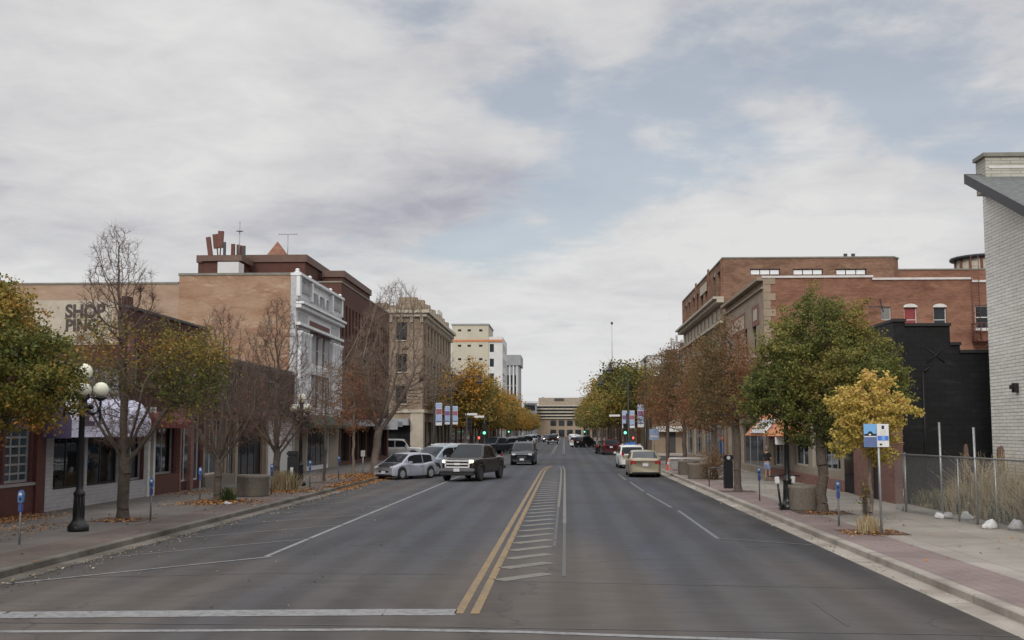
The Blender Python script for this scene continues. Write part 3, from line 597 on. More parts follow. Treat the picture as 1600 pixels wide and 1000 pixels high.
# -- white-painted shop with the pale awning
def shop_white():
    y0, y1, H = YLf(68) + .02, YLf(192), 4.7
    r = building('white_shopfront', 'one-storey shop with white painted brick front and pale lilac awning', (BL - 4, (y0 + y1) / 2, 0))
    wl = MB(); W = y1 - y0; ops = [(.75, .15 + .62, 2.35, 2.55), (3.3, .15 + .62, 2.75, 2.55)]
    shell(wl, BL - 9, BL, y0, y1, H, 'E'); facade(wl, fE(y0), E_, W, H, ops, .2); part('wall', wl, 'shopwhite', r, world=True)
    windows(r, fE(y0), E_, ops, 'two', 'black_metal', 'clear')
    room(r, BL - 4, BL - .2, y0 + .1, y1 - .1, 3.5)
    # shelves and stools seen through the panes
    m = MB()
    for k in range(5): y = y0 + .9 + k * 1.1; m.box(BL - 1.6, BL - 1.2, y, y + .5, .15, .95 + rb.random() * .5)
    for k in range(10): y = y0 + .85 + k * .55; m.box(BL - .5, BL - .46, y, y + .03, .8, 1.3)
    m.box(BL - .52, BL - .44, y0 + .8, y1 - .4, 1.3, 1.34)
    for k in range(3): y = y0 + 1.2 + k * 2.1; m.box(BL - 2.8, BL - 2.4, y, y + .9, .15, 2.2)
    part('shop_counter', m, 'beige_panel', r, world=True)
    m = MB(); m.ball((BL - .9, 38.7, 1.95), .09); part('window_lamp', m, emis('lit_shop_lamp', (1, .9, .7), 45, (.8, .8, .8)), r, world=True); m = MB(); m.ball((BL - .8, 40.9, 1.95), .09); part('window_lamp', m, bpy.data.materials['lit_shop_lamp'], r, world=True)
    roof_slab(r, BL - 9, BL, y0, y1, H, 'slate'); coping(r, BL - 9, BL, y0, y1, H)
    for k in range(9):
        m = MB(); y = y0 + .9 + k * .62; h_ = rb.uniform(.25, .6); m.box(BL - 1.1, BL - .9, y, y + .3, .95 + rb.random() * .2, 1.1 + h_); part('display_item', m, rb.choice(['awn_orange', 'white_wall', 'sign_blue', 'stone_cream', 'red_disc', 'beige_panel']), r, world=True)
    # pale fixed awning: a boxy drop-front with rounded outer end, dark purple return at the near end
    ya, yb = PX(112, 673, BL + 1.0)[0], PX(236, 673, BL + 1.0)[0]; z0, z1 = 2.40, 3.72
    m = MB(); X = BL; pr = 1.0
    prof = [(X + .03, z1), (X + .3, z1 - .02), (X + .62, z1 - .15), (X + .85, z1 - .42), (X + pr, z1 - .8), (X + pr, z0), (X + pr - .03, z0), (X + .03, z0 + .05)]
    n = len(prof); vs = [(x, ya, z) for x, z in prof] + [(x, yb, z) for x, z in prof]
    m.add(vs, [(i, i + 1, n + i + 1, n + i) for i in range(n - 1)] + [tuple(range(n, 2 * n))]); o = part('awning', m, 'awn_white', r, world=True)
    m = MB(); m.add([(x, ya, z) for x, z in prof], [tuple(range(n))]); m.box(X + .03, X + pr, ya - .03, ya - .001, z0 - .03, z0 + .06); part('awning_end', m, 'awn_purple', r, world=True)
    m = MB(); m.box(X + pr + .001, X + pr + .012, ya + .9, ya + 1.25, z0 + .35, z0 + 1.0); m.box(X + pr + .001, X + pr + .012, ya + 1.25, ya + 1.7, z0 + .35, z0 + .5); m.box(X + pr + .001, X + pr + .012, ya + 2.0, ya + 2.15, z0 + .4, z0 + .85)
    part('awning_emblem', m, 'awn_purple', r, world=True)
shop_white()
# -- two-storey maroon building
def maroon_building():
    y0, y1 = YLf(192) + .02, YLf(300) + 1.6; H = PX(200, 481, BL)[1]
    r = building('maroon_brick_building', 'two-storey maroon brick building with dark sloping-looking parapet and small red awning', (BL - 5, (y0 + y1) / 2, 0))
    W = y1 - y0; wl = MB(); n = 5
    up = [(.7 + i * (W - .6) / n, 4.35, .75, 1.25) for i in range(n)]
    g = [(.15, .8, 1.9, 2.5), (3.3, .9, 2.2, 2.5), (6.2, .5, W - 6.6, 2.8)]
    HB = 5.7; shell(wl, BL - 13, BL - .22, y0, y1, HB, 'E'); facade(wl, fE(y0), E_, W, H, up + g, .22)
    for yy in (y0, y1): wl.quad((BL - .22, yy, 0), (BL, yy, 0), (BL, yy, H), (BL - .22, yy, H))
    wl.quad((BL - .22, y0, HB - 1), (BL - .22, y1, HB - 1), (BL - .22, y1, H), (BL - .22, y0, H)); part('wall', wl, 'maroonbrick', r, world=True)
    windows(r, fE(y0), E_, up, 'hung', 'white_trim', 'blind', sill='stone_tan'); windows(r, fE(y0), E_, g[:2], 'two', 'alu', 'clear'); windows(r, fE(y0), E_, g[2:], 'three', 'white_trim', 'glass_blue')
    room(r, BL - 4, BL - .25, y0 + .1, y0 + 6, 3.6)
    m = MB()
    for k in range(4): y = y0 + 3.4 + k * .55; m.box(BL - .95, BL - .7, y, y + .35, .15, .9 + rb.random() * .7)
    part('display_shelf', m, 'awn_orange', r, world=True)
    m = MB(); m.bar((BL - .45, y0 + 1.2, .15), (BL - .45, y0 + 1.2, 2.2), .02); part('sign_post_reflection', m, 'white_trim', r, world=True)  # post of the reflected stop sign, modelled behind the glass
    m = MB(); m.T = Tm((BL - .42, y0 + 1.2, 2.35), 0); m.prism([(.24 * math.cos(PI / 8 + k * PI / 4), .24 * math.sin(PI / 8 + k * PI / 4)) for k in range(8)], 0, .02, 'x'); part('stop_sign_reflection', m, 'red_disc', r, world=True)  # stop sign reflection in the window, modelled as a red disc
    m = MB(); m.box(BL, BL + .09, y0, y0 + 2.6, .14, .78); part('bulkhead', m, 'shopwhite', r, world=True)
    m = MB(); m.box(BL, BL + .14, y0 + 2.9, y0 + 5.9, .14, .88); part('brick_planter_bulkhead', m, 'brownbrick', r, world=True)
    for yy, mt in ((y0 + 2.7, 'white_trim'), (y0 + 2.15, 'white_trim'), (y0 + 5.75, 'pinkbrick')):
        m = MB(); m.box(BL, BL + .16, yy, yy + .22, .14, 3.5); part('pilaster', m, mt, r, world=True)
    for i in range(4):
        m = MB(); yy = y0 + .12 + i * (W - .6) / 3; m.box(BL, BL + .1, yy, yy + .4, 4.0, H - .5); part('pilaster', m, 'pinkbrick' if i < 1 else 'maroonbrick', r, world=True)
    ya, yb = PX(250, 673, BL + .8)[0], PX(303, 673, BL + .8)[0]; awning(r, -1, ya, yb, 3.35, 2.95, .8, 'awn_red', .25)
    m = MB(); m.box(BL - .2, BL + .03, y0 - .02, y0 + .5, H + .11, H + .42); part('parapet_pier', m, 'maroonbrick', r, world=True)
    roof_slab(r, BL - 13, BL - .22, y0, y1, HB); m = MB(); m.box(BL - .26, BL + .06, y0 - .05, y1, H, H + .1); part('coping', m, 'fascia', r, world=True)
    return y1
ym = maroon_building()
# -- grey-brown slatted building
def slat_building():
    y0, y1 = ym + .02, YLf(456); H = 5.95; W = y1 - y0
    r = building('slatted_shop_building', 'low shop building with brown-grey slatted upper front and white door panel', (BL - 5, (y0 + y1) / 2, 0))
    gy = lambda px: YLf(px) - y0
    ops = [(.3, .65, gy(352) - .3, 2.5), (gy(352) + .35, .5, gy(366) - gy(352) - .4, 2.65), (gy(372), .3, gy(411) - gy(372), 2.9)]
    wl = MB(); shell(wl, BL - 11, BL, y0, y1, H, 'E'); facade(wl, fE(y0), E_, W, H, ops, .2); part('wall', wl, 'beigebrick', r, world=True)
    windows(r, fE(y0), E_, ops[:2], 'three', 'white_trim', 'glass_blue'); windows(r, fE(y0), E_, ops[2:], 'four', 'black_metal', 'glass')
    m = MB()
    k = 0; y = y0
    while y < y1 - .12: m.box(BL, BL + .10 + .05 * (k % 2), y, y + .115, 3.75, H - .1); y += .16; k += 1
    part('slatted_front', m, 'brown_slat', r, world=True)
    m = MB(); m.box(BL, BL + .55, y0, y1, 3.45, 3.7); part('canopy', m, 'dark_wall', r, world=True)
    m = MB(); m.box(BL, BL + .07, YLf(415), YLf(455), .14, 3.4); part('white_panel', m, 'white_wall', r, world=True)
    m = MB(); yy = YLf(425); m.box(BL + .07, BL + .1, yy, yy + .95, .16, 2.3); part('door', m, 'white_trim', r, world=True)
    m = MB(); m.box(BL, BL + .12, y0, y0 + gy(366), .14, .6); part('bulkhead', m, 'concrete', r, world=True)
    for px in (296, 366, 414):
        m = MB(); yy = YLf(px); m.box(BL, BL + .15, yy - .2, yy + .2, .14, 3.45); part('pilaster', m, 'pinkbrick' if px < 300 else 'beige_panel', r, world=True)
    roof_slab(r, BL - 11, BL, y0, y1, H); coping(r, BL - 11, BL, y0, y1, H, 'coping', .08)
slat_building()
# -- ornate white-fronted building with the big tan flank
def ornate_building():
    y0, y1 = YLf(459), YLf(529); W = y1 - y0; H = PX(459, 427, BL)[1]; H2 = PY(200, 444, y0)[1]; xm = PY(280, 440, y0)[0]
    r = building('ornate_white_front_building', 'three-storey building with ornate white glazed front and large bare tan brick side wall', (BL - 7, (y0 + y1) / 2, 0))
    wl = MB(); shell(wl, xm, BL - .35, y0, y1, H, 'E'); part('side_wall', wl, 'tanbrick', r, world=True)
    wl = MB(); shell(wl, xm - 14, xm - .003, y0 + .004, y1, H2, 'E'); part('rear_wing', wl, 'tanbrick2', r, world=True)
    m = MB(); x0, z0 = PY(66, 545, y0); x1, z1 = PY(178, 469, y0); m.box(x0 - .6, x1, y0 - .006, y0 + .002, z0 - 1, z1); part('painted_sign_field', m, 'stone_cream', r, world=True)
    for body, pxa, pxb, pt, pb in (('SHOP', 102, 165, 476, 496), ('PING', 102, 153, 499, 517)):
        xa, zb = PY(pxa, pb, y0); xb, zt = PY(pxb, pt, y0)
        o = text_part('painted_lettering', body, (zt - zb) / .70, 'letter', r, (0, 0, 0), (PI / 2, 0, 0), .004, .05)
        o.scale = ((xb - xa) / o.dimensions.x, 1, 1); o.location = Vector((xa, y0 - .013, zb)) - Vector(r.location)
    roof_slab(r, xm, BL - .4, y0, y1, H); coping(r, xm, BL - .4, y0, y1, H, 'coping', .14); roof_slab(r, xm - 14, xm, y0, y1, H2); coping(r, xm - 14, xm - .1, y0, y1, H2, 'coping', .1)
    # the street front: base, three bays, paired half columns, attic and pierced parapet
    n3 = 3; pw = 3.55; mid0, mid1 = pw, W - pw; mw = mid1 - mid0
    ops = []
    for (za, zb_) in ((4.0, 6.1), (6.75, 8.75)):
        for i in range(3): a = mid0 + .35 + i * (mw - .35) / 3; ops.append((a, za, (mw - .35) / 3 - .35, zb_ - za))
    att = [(mid0 + .35 + i * (mw - .35) / 3, H - 1.35, (mw - .35) / 3 - .35, .85) for i in range(3)]
    gr = [(pw + .1, .4, mw - .2, 2.6)]
    fw = MB(); facade(fw, fE(y0), E_, W, H, ops + att + gr, .32); part('street_front', fw, 'terra_white', r, world=True)
    fb = MB(); fb.quad((BL - .34, y0, 0), (BL, y0, 0), (BL, y0, H), (BL - .34, y0, H)); part('front_return', fb, 'terra_grey', r, world=True)
    windows(r, fE(y0), E_, ops, 'hung', 'terra_white', 'glass', rec=.22); windows(r, fE(y0), E_, gr, 'four', 'black_metal', 'glass')
    m = MB()
    for (a, b_, c, d) in ops: 
        if a: m.box(BL - .19, BL - .16, y0 + a + c + .06, y0 + a + c + .28, b_, b_ + d)
    m.T = Tm(fE(y0), E_); m.box(mid0 + .1, mid1 - .1, -.02, -.004, H - 3.15, H - 2.35)
    for (a, b_, c, d) in ops: m.box(a - .3, a - .05, -.02, -.004, b_ - .4, b_ + d + .1)
    m.box(mid1 - .3, mid1 - .06, -.02, -.004, 3.7, 8.85)
    for (a, b_, c, d) in att: m.box(a, a + c, .26, .30, b_, b_ + d)
    part('maroon_panels', m, 'rust', r, world=True)
    T = Tm(fE(y0), E_)
    for u0, u1 in ((0, pw), (mid1, W)):
        m = MB(T); m.box(u0 + .05, u1 - .05, -.14, -.004, 3.4, 4.0)
        nc = 4
        for k in range(nc):
            c = u0 + .45 + k * (pw - .9) / (nc - 1); pr = [(.20, 0), (.20, .12), (.14, .2), (.125, 4.0), (.15, 4.25), (.21, 4.4), (.21, 4.5)]
            m.lathe(pr, (c, -.15, 4.0), 10)
        part('engaged_columns', m, 'terra_white', r, world=True)
        m = MB(T); m.box(u0 + .1, u1 - .1, -.10, -.004, 8.62, 8.8); m.box(u0 + .5, u1 - .5, -.03, -.003, 9.15, 9.65); part('swag_panel', m, 'terra_grey', r, world=True)
    for i in range(3):
        a, b_, c, d = ops[i]; m = MB(T); m.box(a, a + c, -.05, .1, 6.12, 6.7); m.box(a + .25, a + c - .25, -.09, -.051, 6.25, 6.6); part('spandrel_panel', m, 'terra_white', r, world=True)
    for (z, h, p, mt) in ((8.82, .16, .30, 'terra_white'), (9.85, .20, .32, 'terra_white'), (10.08, .14, .48, 'terra_white'), (H - .02, .16, .3, 'terra_white'), (10.3, .22, .12, 'terra_grey'), (3.15, .22, .3, 'terra_white')):
        m = MB(T); m.box(-.04, W + .04, -p, -.002 if z < H - .1 else .35, z, z + h); part('cornice', m, mt, r, world=True)
    for u in (.22, pw, mid1, W - .22):
        m = MB(T); m.box(u - .22, u + .22, -.22, -.005, 10.55, H - .04); m.lathe([(.2, 0), (.2, .06), (.09, .1), (.14, .17), (.09, .25), (.02, .28)], (u, 0, H + .15), 10); part('parapet_pier', m, 'terra_white', r, world=True)
    for u0, u1 in ((.5, pw - .3), (mid1 + .3, W - .5)):
        m = MB(T)
        for k in range(6): uu = u0 + (k + .5) * (u1 - u0) / 6; m.lathe([(.1, 0), (.06, .1), (.12, .35), (.05, .7), (.1, .8)], (uu, -.12, H - .95), 8)
        part('balustrade', m, 'terra_grey', r, world=True)
    m = MB(T)
    for i in range(1, 3): uu = att[i][0] - .175; m.lathe([(.1, 0), (.1, .85)], (uu, -.1, H - 1.35), 8)
    part('attic_posts', m, 'terra_white', r, world=True)
    # ground floor: cream panels and dark green ivy-like awning
    for k, (u0, u1) in enumerate(((.2, 1.6), (1.9, 3.3), (mid1 + .2, W - .3))): m = MB(T); m.box(u0, u1, -.05, -.003, .14, 3.0); part('ground_panel', m, 'beige_panel', r, world=True)
    awning(r, -1, y0 + 1.0, y1 - .5, 3.6, 2.95, 1.1, 'awn_green', .2)
ornate_building()
# -- brown brick office with slot windows and penthouse
def office():
    y0, y1 = YLf(530) + .05, YLf(607); W = y1 - y0; H = PX(533, 441, BL)[1]
    r = building('brown_brick_office', 'four-storey dark brown brick office with narrow slot windows and stepped brown penthouse', (BL - 9, (y0 + y1) / 2, 0))
    ops = []
    n = 17; gap = W / n
    for z, h in ((3.55, 1.7), (6.3, 1.9), (9.3, 2.3)):
        for i in range(n): ops.append((.4 + i * gap, z, .62, h))
    g = [(.6 + i * (W - 1) / 6, .4, (W - 1) / 6 - .5, 2.5) for i in range(6)]
    wl = MB(); shell(wl, BL - 26, BL, y0, y1, H, 'E'); facade(wl, fE(y0), E_, W, H, ops + g, .35); part('wall', wl, 'brownbrick', r, world=True)
    windows(r, fE(y0), E_, ops, 'single', 'fascia', 'glass', rec=.25); windows(r, fE(y0), E_, g, 'three', 'black_metal', 'glass', rec=.25)
    m = MB(); m.box(BL, BL + 1.3, y0 + .3, y1 - .2, 2.95, 3.4); part('canopy', m, 'grey_wall', r, world=True)
    m = MB(); m.box(BL, BL + 1.5, YLf(583), YLf(594), 2.7, 3.6); part('canopy_sign_box', m, 'sign_white', r, world=True)
    roof_slab(r, BL - 26, BL, y0, y1, H); coping(r, BL - 26, BL, y0, y1, H, 'coping', .1)
    # red-brick step next to the white front, and the penthouse blocks
    m = MB(); x0, z = PY(486, 442, y0 + .2); m.box(x0 - 5, BL - .05, y0 + .05, y0 + 3.5, H - 1.2, H + .12); part('brick_step', m, 'orangebrick', r, world=True)
    yp = y0 + 3.8; xa, za = PY(380, 398, yp); xb, zb = PY(477, 398, yp); ye = yp + 10
    m = MB(); m.box(xa - 3.4, xb, yp, ye, H - 1, zb - .55); part('penthouse', m, 'brownbrick', r, world=True)
    m = MB(); m.box(xa - 3.5, xb + .15, yp - .14, ye + .15, zb - .55, zb); part('penthouse_fascia', m, 'brown_roof', r, world=True)
    x2 = xb + 2.0; m = MB(); m.box(xb + .4, x2, yp + 4.5, yp + 17, H - 1, zb - 1.1); part('penthouse', m, 'brownbrick', r, world=True)
    m = MB(); m.box(xb + .36, x2 + .13, yp + 4.35, yp + 17.2, zb - 1.1, zb - .6); part('penthouse_fascia', m, 'brown_roof', r, world=True)
    x3, z3 = PY(329, 407, yp - 1); x4, z4 = PY(386, 407, yp - 1)
    m = MB(); m.box(x3 + .25, x4, yp - 3.2, yp - .35, H - 1, z3 - .4); part('stair_tower', m, 'brownbrick', r, world=True)
    m = MB(); m.box(x3, x4 + .3, yp - 3.45, yp - .32, z3 - .4, z3); part('stair_tower_fascia', m, 'brown_roof', r, world=True)
    a, z5 = PY(348, 412, yp - 3.4); b, z6 = PY(380, 430, yp - 3.4)
    m = MB(); m.box(a, b, yp - 4.6, yp - 3.25, H - .6, z5 - .05); part('white_equipment_box', m, 'white_wall', r, world=True)
    m = MB(); xt, zt = PY(437, 381, yp + 3); xl, zl = PY(421, 397, yp + 3); xr_, zr = PY(456, 397, yp + 3); d = xr_ - xl
    m.add([(xl, yp + 1.5, zb), (xr_, yp + 1.5, zb), (xr_, yp + 1.5 + d, zb), (xl, yp + 1.5 + d, zb), (xt, yp + 1.5 + d / 2, zt + .1)], [(0, 1, 4), (1, 2, 4), (2, 3, 4), (3, 0, 4)]); part('pyramid_skylight', m, 'orangebrick', r, world=True)
    ym_ = yp - 2
    for (px, pt, pb, wd, lean) in ((331, 371, 400, .32, .15), (339, 366, 388, .38, .12), (346, 362, 388, .40, -.05), (354, 380, 402, .16, 0), (362, 380, 402, .26, 0), (370, 381, 402, .2, 0), (374, 383, 402, .3, 0), (381, 384, 402, .2, 0)):
        x, zt_ = PY(px, pt, ym_); _, zb_ = PY(px, pb, ym_); m = MB()
        m.T = Matrix.Translation((x, ym_ + rb.uniform(-.8, .4), zb_)) @ Matrix.Rotation(-lean, 4, 'Y'); m.box(-wd / 2, wd / 2, -.1, .1, 0, zt_ - zb_); m.bar((0, .15, -1.2), (0, .15, (zt_ - zb_) * .9), .05)
        part('cell_antenna', m, 'rust' if wd > .25 else 'fascia', r, bevel=0, world=True)
    for (px, pt, top) in ((375, 346, .35), (450, 366, 0)):
        x, zt_ = PY(px, pt, ym_ if top else yp + 4); m = MB(); yy = ym_ if top else yp + 4; m.bar((x, yy, zb - 1.2 if top else zb), (x, yy, zt_), .035)
        if top: m.lathe([(.03, 0), (.28, .02), (.03, .1)], (x, yy, zt_ - .75), 10)
        else:
            m.bar((x - .75, yy, zt_), (x + .75, yy, zt_), .02)
            for k in range(7): m.bar((x - .7 + k * .23, yy - .25, zt_), (x - .7 + k * .23, yy + .25, zt_), .012)
        part('mast', m, 'grey_metal', r, world=True)
office()
# -- beige corner hotel beyond the cross street
def hotel():
    y0, y1 = 128.0, 160.0; xr = PY(660, 600, y0)[0]; W = y1 - y0; H = PY(660, 488, y0)[1]; Hp = PY(660, 464, y0)[1]
    r = building('beige_brick_hotel', 'tall beige brick corner building with pale cornice and toothed parapet, behind the big bare tree', (xr - 9, (y0 + y1) / 2, 0))
    x0 = xr - 16; Ws = xr - x0; wl = MB()
    side = []; n = 5
    for fl in range(3):
        for i in range(5): side.append((1.4 + i * (Ws - 1.5) / 5, 5.6 + fl * 3.55, 1.25, 2.0))
    st = []
    for fl in range(3):
        for i in range(9): st.append((1.4 + i * (W - 1.5) / 9, 5.6 + fl * 3.55, 1.3, 2.0))
    gs = [(1.0 + i * (Ws - 1) / 4, .5, (Ws - 1) / 4 - .8, 3.1) for i in range(4)]; ge = [(1.2 + i * (W - 1) / 7, .5, (W - 1) / 7 - .9, 3.1) for i in range(7)]
    shell(wl, x0, xr, y0, y1, H, 'ES'); facade(wl, (x0, y0, 0), S_, Ws, H, side + gs, .25); facade(wl, (xr, y0, 0), E_, W, H, st + ge, .25); part('wall', wl, 'beigebrick', r, world=True)
    windows(r, (x0, y0, 0), S_, side, 'two_hung', 'fascia', 'glass', sill='stone_cream'); windows(r, (xr, y0, 0), E_, st, 'hung', 'fascia', 'glass', sill='stone_cream')
    windows(r, (x0, y0, 0), S_, gs, 'two', 'black_metal', 'glass'); windows(r, (xr, y0, 0), E_, ge, 'two', 'black_metal', 'glass')
    for (z, h, p, mt) in ((H - .1, .35, .75, 'stone_cream'), (H - .5, .38, .45, 'stone_cream'), (4.6, .35, .25, 'stone_cream')):
        m = MB(); m.box(x0, xr + p, y0 - p, y0 - .003, z, z + h); m.box(xr + .003, xr + p, y0 - .003, y1, z, z + h); part('cornice', m, mt, r, world=True)
    m = MB(); m.box(x0 + .3, xr - .3, y0 + .3, y1, H, Hp - .9)
    part('parapet', m, 'stone_tan', r, world=True)
    for k in range(5): m = MB(); x = xr - 1.6 - k * 3.4; m.box(x - .8 if k else x - 1.2, x + .9, y0 + .2, y0 + 1.3, Hp - 1.3, Hp - (0 if k < 1 else .6)); part('merlon', m, 'stone_tan', r, world=True)
    for k in range(11): m = MB(); y = y0 + 2.4 + k * 2.75; m.box(xr - 1.0, xr - .2, y, y + 1.3, Hp - 1.3, Hp - (.25 if k % 2 else .05)); part('merlon', m, 'stone_tan', r, world=True)
    m = MB()
    for k in range(14): x = x0 + .8 + k * 1.15; m.box(x, x + .3, y0 - .35, y0 - .003, H - 1.1, H - .5)
    for k in range(24): y = y0 + .8 + k * 1.3; m.box(xr + .003, xr + .35, y, y + .3, H - 1.1, H - .5)
    part('cornice_brackets', m, 'stone_cream', r, world=True)
    m = MB(); m.box(xr - 1.3, xr + .12, y0 - .12, y0 + 1.3, .14, 4.58); part('corner_pier', m, 'stone_cream', r, world=True)
    m = MB(); m.box(xr - 12, xr - 1.4, y0 - 1.5, y0 - .05, 3.2, 3.95); part('canopy', m, 'grey_wall', r, world=True)
    roof_slab(r, x0, xr, y0, y1, H)
    for k in range(7): m = MB(); x = xr - 3 - k * 1.7 + rb.random(); m.bar((x, y0 + 3 + k % 3, Hp - 1), (x, y0 + 3 + k % 3, Hp + .6 + rb.random() * 1.6), .05); part('roof_antenna', m, 'grey_metal', r, world=True)
    for k in range(4): m = MB(); m.box(xr - 1.2, xr - .9, y1 - 3 - k * 1.2, y1 - 2.8 - k * 1.2, Hp - 1, Hp + 1.2); part('roof_antenna', m, 'grey_metal', r, world=True)
hotel()
def mid_block(y0, y1, H, mat, label, side=-1, n=5, fl=1, name='street_building', x=None):
    X = x if x else (BL if side < 0 else BR); W = y1 - y0
    r = building(name, label, (X + side * 6, (y0 + y1) / 2, 0)); wl = MB(); x0, x1 = (X - 12, X) if side < 0 else (X, X + 12)
    ops = [(.8 + i * (W - .8) / n, 4.6 + f * 3.3, (W - .8) / n - 1.0, 1.7) for f in range(fl) for i in range(n)]; g = [(.5 + i * (W - .5) / 4, .5, (W - .5) / 4 - .5, 2.7) for i in range(4)]
    shell(wl, x0, x1, y0, y1, H, 'E' if side < 0 else 'W'); O = (X, y0, 0) if side < 0 else (X, y1, 0); rz = E_ if side < 0 else W_
    facade(wl, O, rz, W, H, ops + g, .2); part('wall', wl, mat, r, world=True); windows(r, O, rz, ops, 'hung', 'alu', 'glass'); windows(r, O, rz, g, 'two', 'black_metal', 'glass')
    roof_slab(r, x0, x1, y0, y1, H); coping(r, x0, x1, y0, y1, H); return r
mid_block(161, 196, 8.2, 'orangebrick', 'low red brick shop row behind the orange trees, beyond the beige hotel')
mid_block(197, 240, 9.0, 'beigebrick', 'pale brick shop row behind the orange trees, before the white tower', n=6)
mid_block(241, 277, 7.5, 'brownbrick', 'dark brick shop row at the foot of the cream tower')
def towers():
    y0 = 282.0; x1 = PY(785, 600, y0)[0]; xc0 = PY(706, 600, y0)[0]; xc1 = PY(763, 600, y0)[0]; H1 = PY(735, 508, y0)[1]; H2 = PY(785, 526, y0)[1]
    r = building('cream_and_white_tower', 'tall cream and white office block with small square windows and orange band', ((xc0 + x1) / 2, y0 + 9, 0))
    ops = []; W = xc1 - xc0
    for pz in (516, 540, 561, 582, 603): 
        for px in (718, 733, 751): x, z = PY(px, pz + 2, y0); ops.append((x - xc0 - .4, z, .85, .55))
    wl = MB(); shell(wl, xc0, xc1, y0, y0 + 18, H1, 'S'); facade(wl, (xc0, y0, 0), S_, W, H1, ops, .2); part('cream_wall', wl, 'cream', r, world=True); windows(r, (xc0, y0, 0), S_, ops, 'single', 'fascia', 'glass')
    ops = []; W = x1 - xc1
    for pz in (550, 573, 596, 620): x, z = PY(764, pz, y0); ops.append((x - xc1 + .15, z, 1.05, 2.0))
    wl = MB(); shell(wl, xc1 + .002, x1, y0 + .3, y0 + 22, H2, 'SE'); facade(wl, (xc1 + .002, y0 + .3, 0), S_, W, H2, ops, .2)
    es = [(1.2 + i * 3.4, 4 + k * 3.6, 1.6, 2.0) for i in range(6) for k in range(6)]; facade(wl, (x1, y0 + .3, 0), E_, 21.7, H2, es, .2); part('white_wall', wl, 'white_wall', r, world=True)
    windows(r, (xc1, y0 + .3, 0), S_, ops, 'hung', 'fascia', 'glass'); windows(r, (x1, y0 + .3, 0), E_, es, 'hung', 'fascia', 'glass')
    _, zb = PY(740, 532, y0); m = MB(); m.box(xc0 - 3, x1 + .1, y0 - .12, y0 - .003, zb - .3, zb + .2); part('orange_band', m, 'awn_orange', r, world=True)
    m = MB(); m.box(xc0 - .2, xc1 + .2, y0 - .2, y0 + 18.2, H1, H1 + .35); part('roof_edge', m, 'grey_wall', r, world=True); roof_slab(r, xc0, x1, y0 + .3, y0 + 18, H2)
    m = MB(); m.box(xc0 - 3, xc0 - .01, y0, y0 + 18, 0, zb); part('low_wing', m, 'white_wall', r, world=True)
    y0 = 385.0; x1 = PY(811, 600, y0)[0]; x0 = PY(783, 600, y0)[0]; H = PY(800, 556, y0)[1]; W = x1 - x0
    r = building('grey_ribbed_tower', 'grey office tower with tall vertical ribs and dark window strips, far down the left side', ((x0 + x1) / 2, y0 + 10, 0))
    ops = [(.9 + i * (W - 1.2) / 4, 3 + k * 3.7, (W - 1.2) / 4 - .7, 3.3) for i in range(4) for k in range(5)]
    wl = MB(); shell(wl, x0, x1, y0, y0 + 20, H, 'S'); facade(wl, (x0, y0, 0), S_, W, H, ops, .4); part('wall', wl, 'grey_wall', r, world=True); windows(r, (x0, y0, 0), S_, ops, 'single', 'fascia', 'glass', rec=.3)
    m = MB(); m.box(x0 - .5, x1 + .6, y0 - .8, y0 + 20.5, H - 3.2, H + .3); part('crown_band', m, 'grey_wall', r, world=True)
    m = MB()
    for i in range(5): x = x0 + .55 + i * (W - 1.2) / 4; m.box(x - .2, x + .2, y0 - .6, y0 - .003, 2, H - 3.25)
    part('ribs', m, 'white_wall', r, world=True); roof_slab(r, x0, x1, y0, y0 + 20, H)
towers()
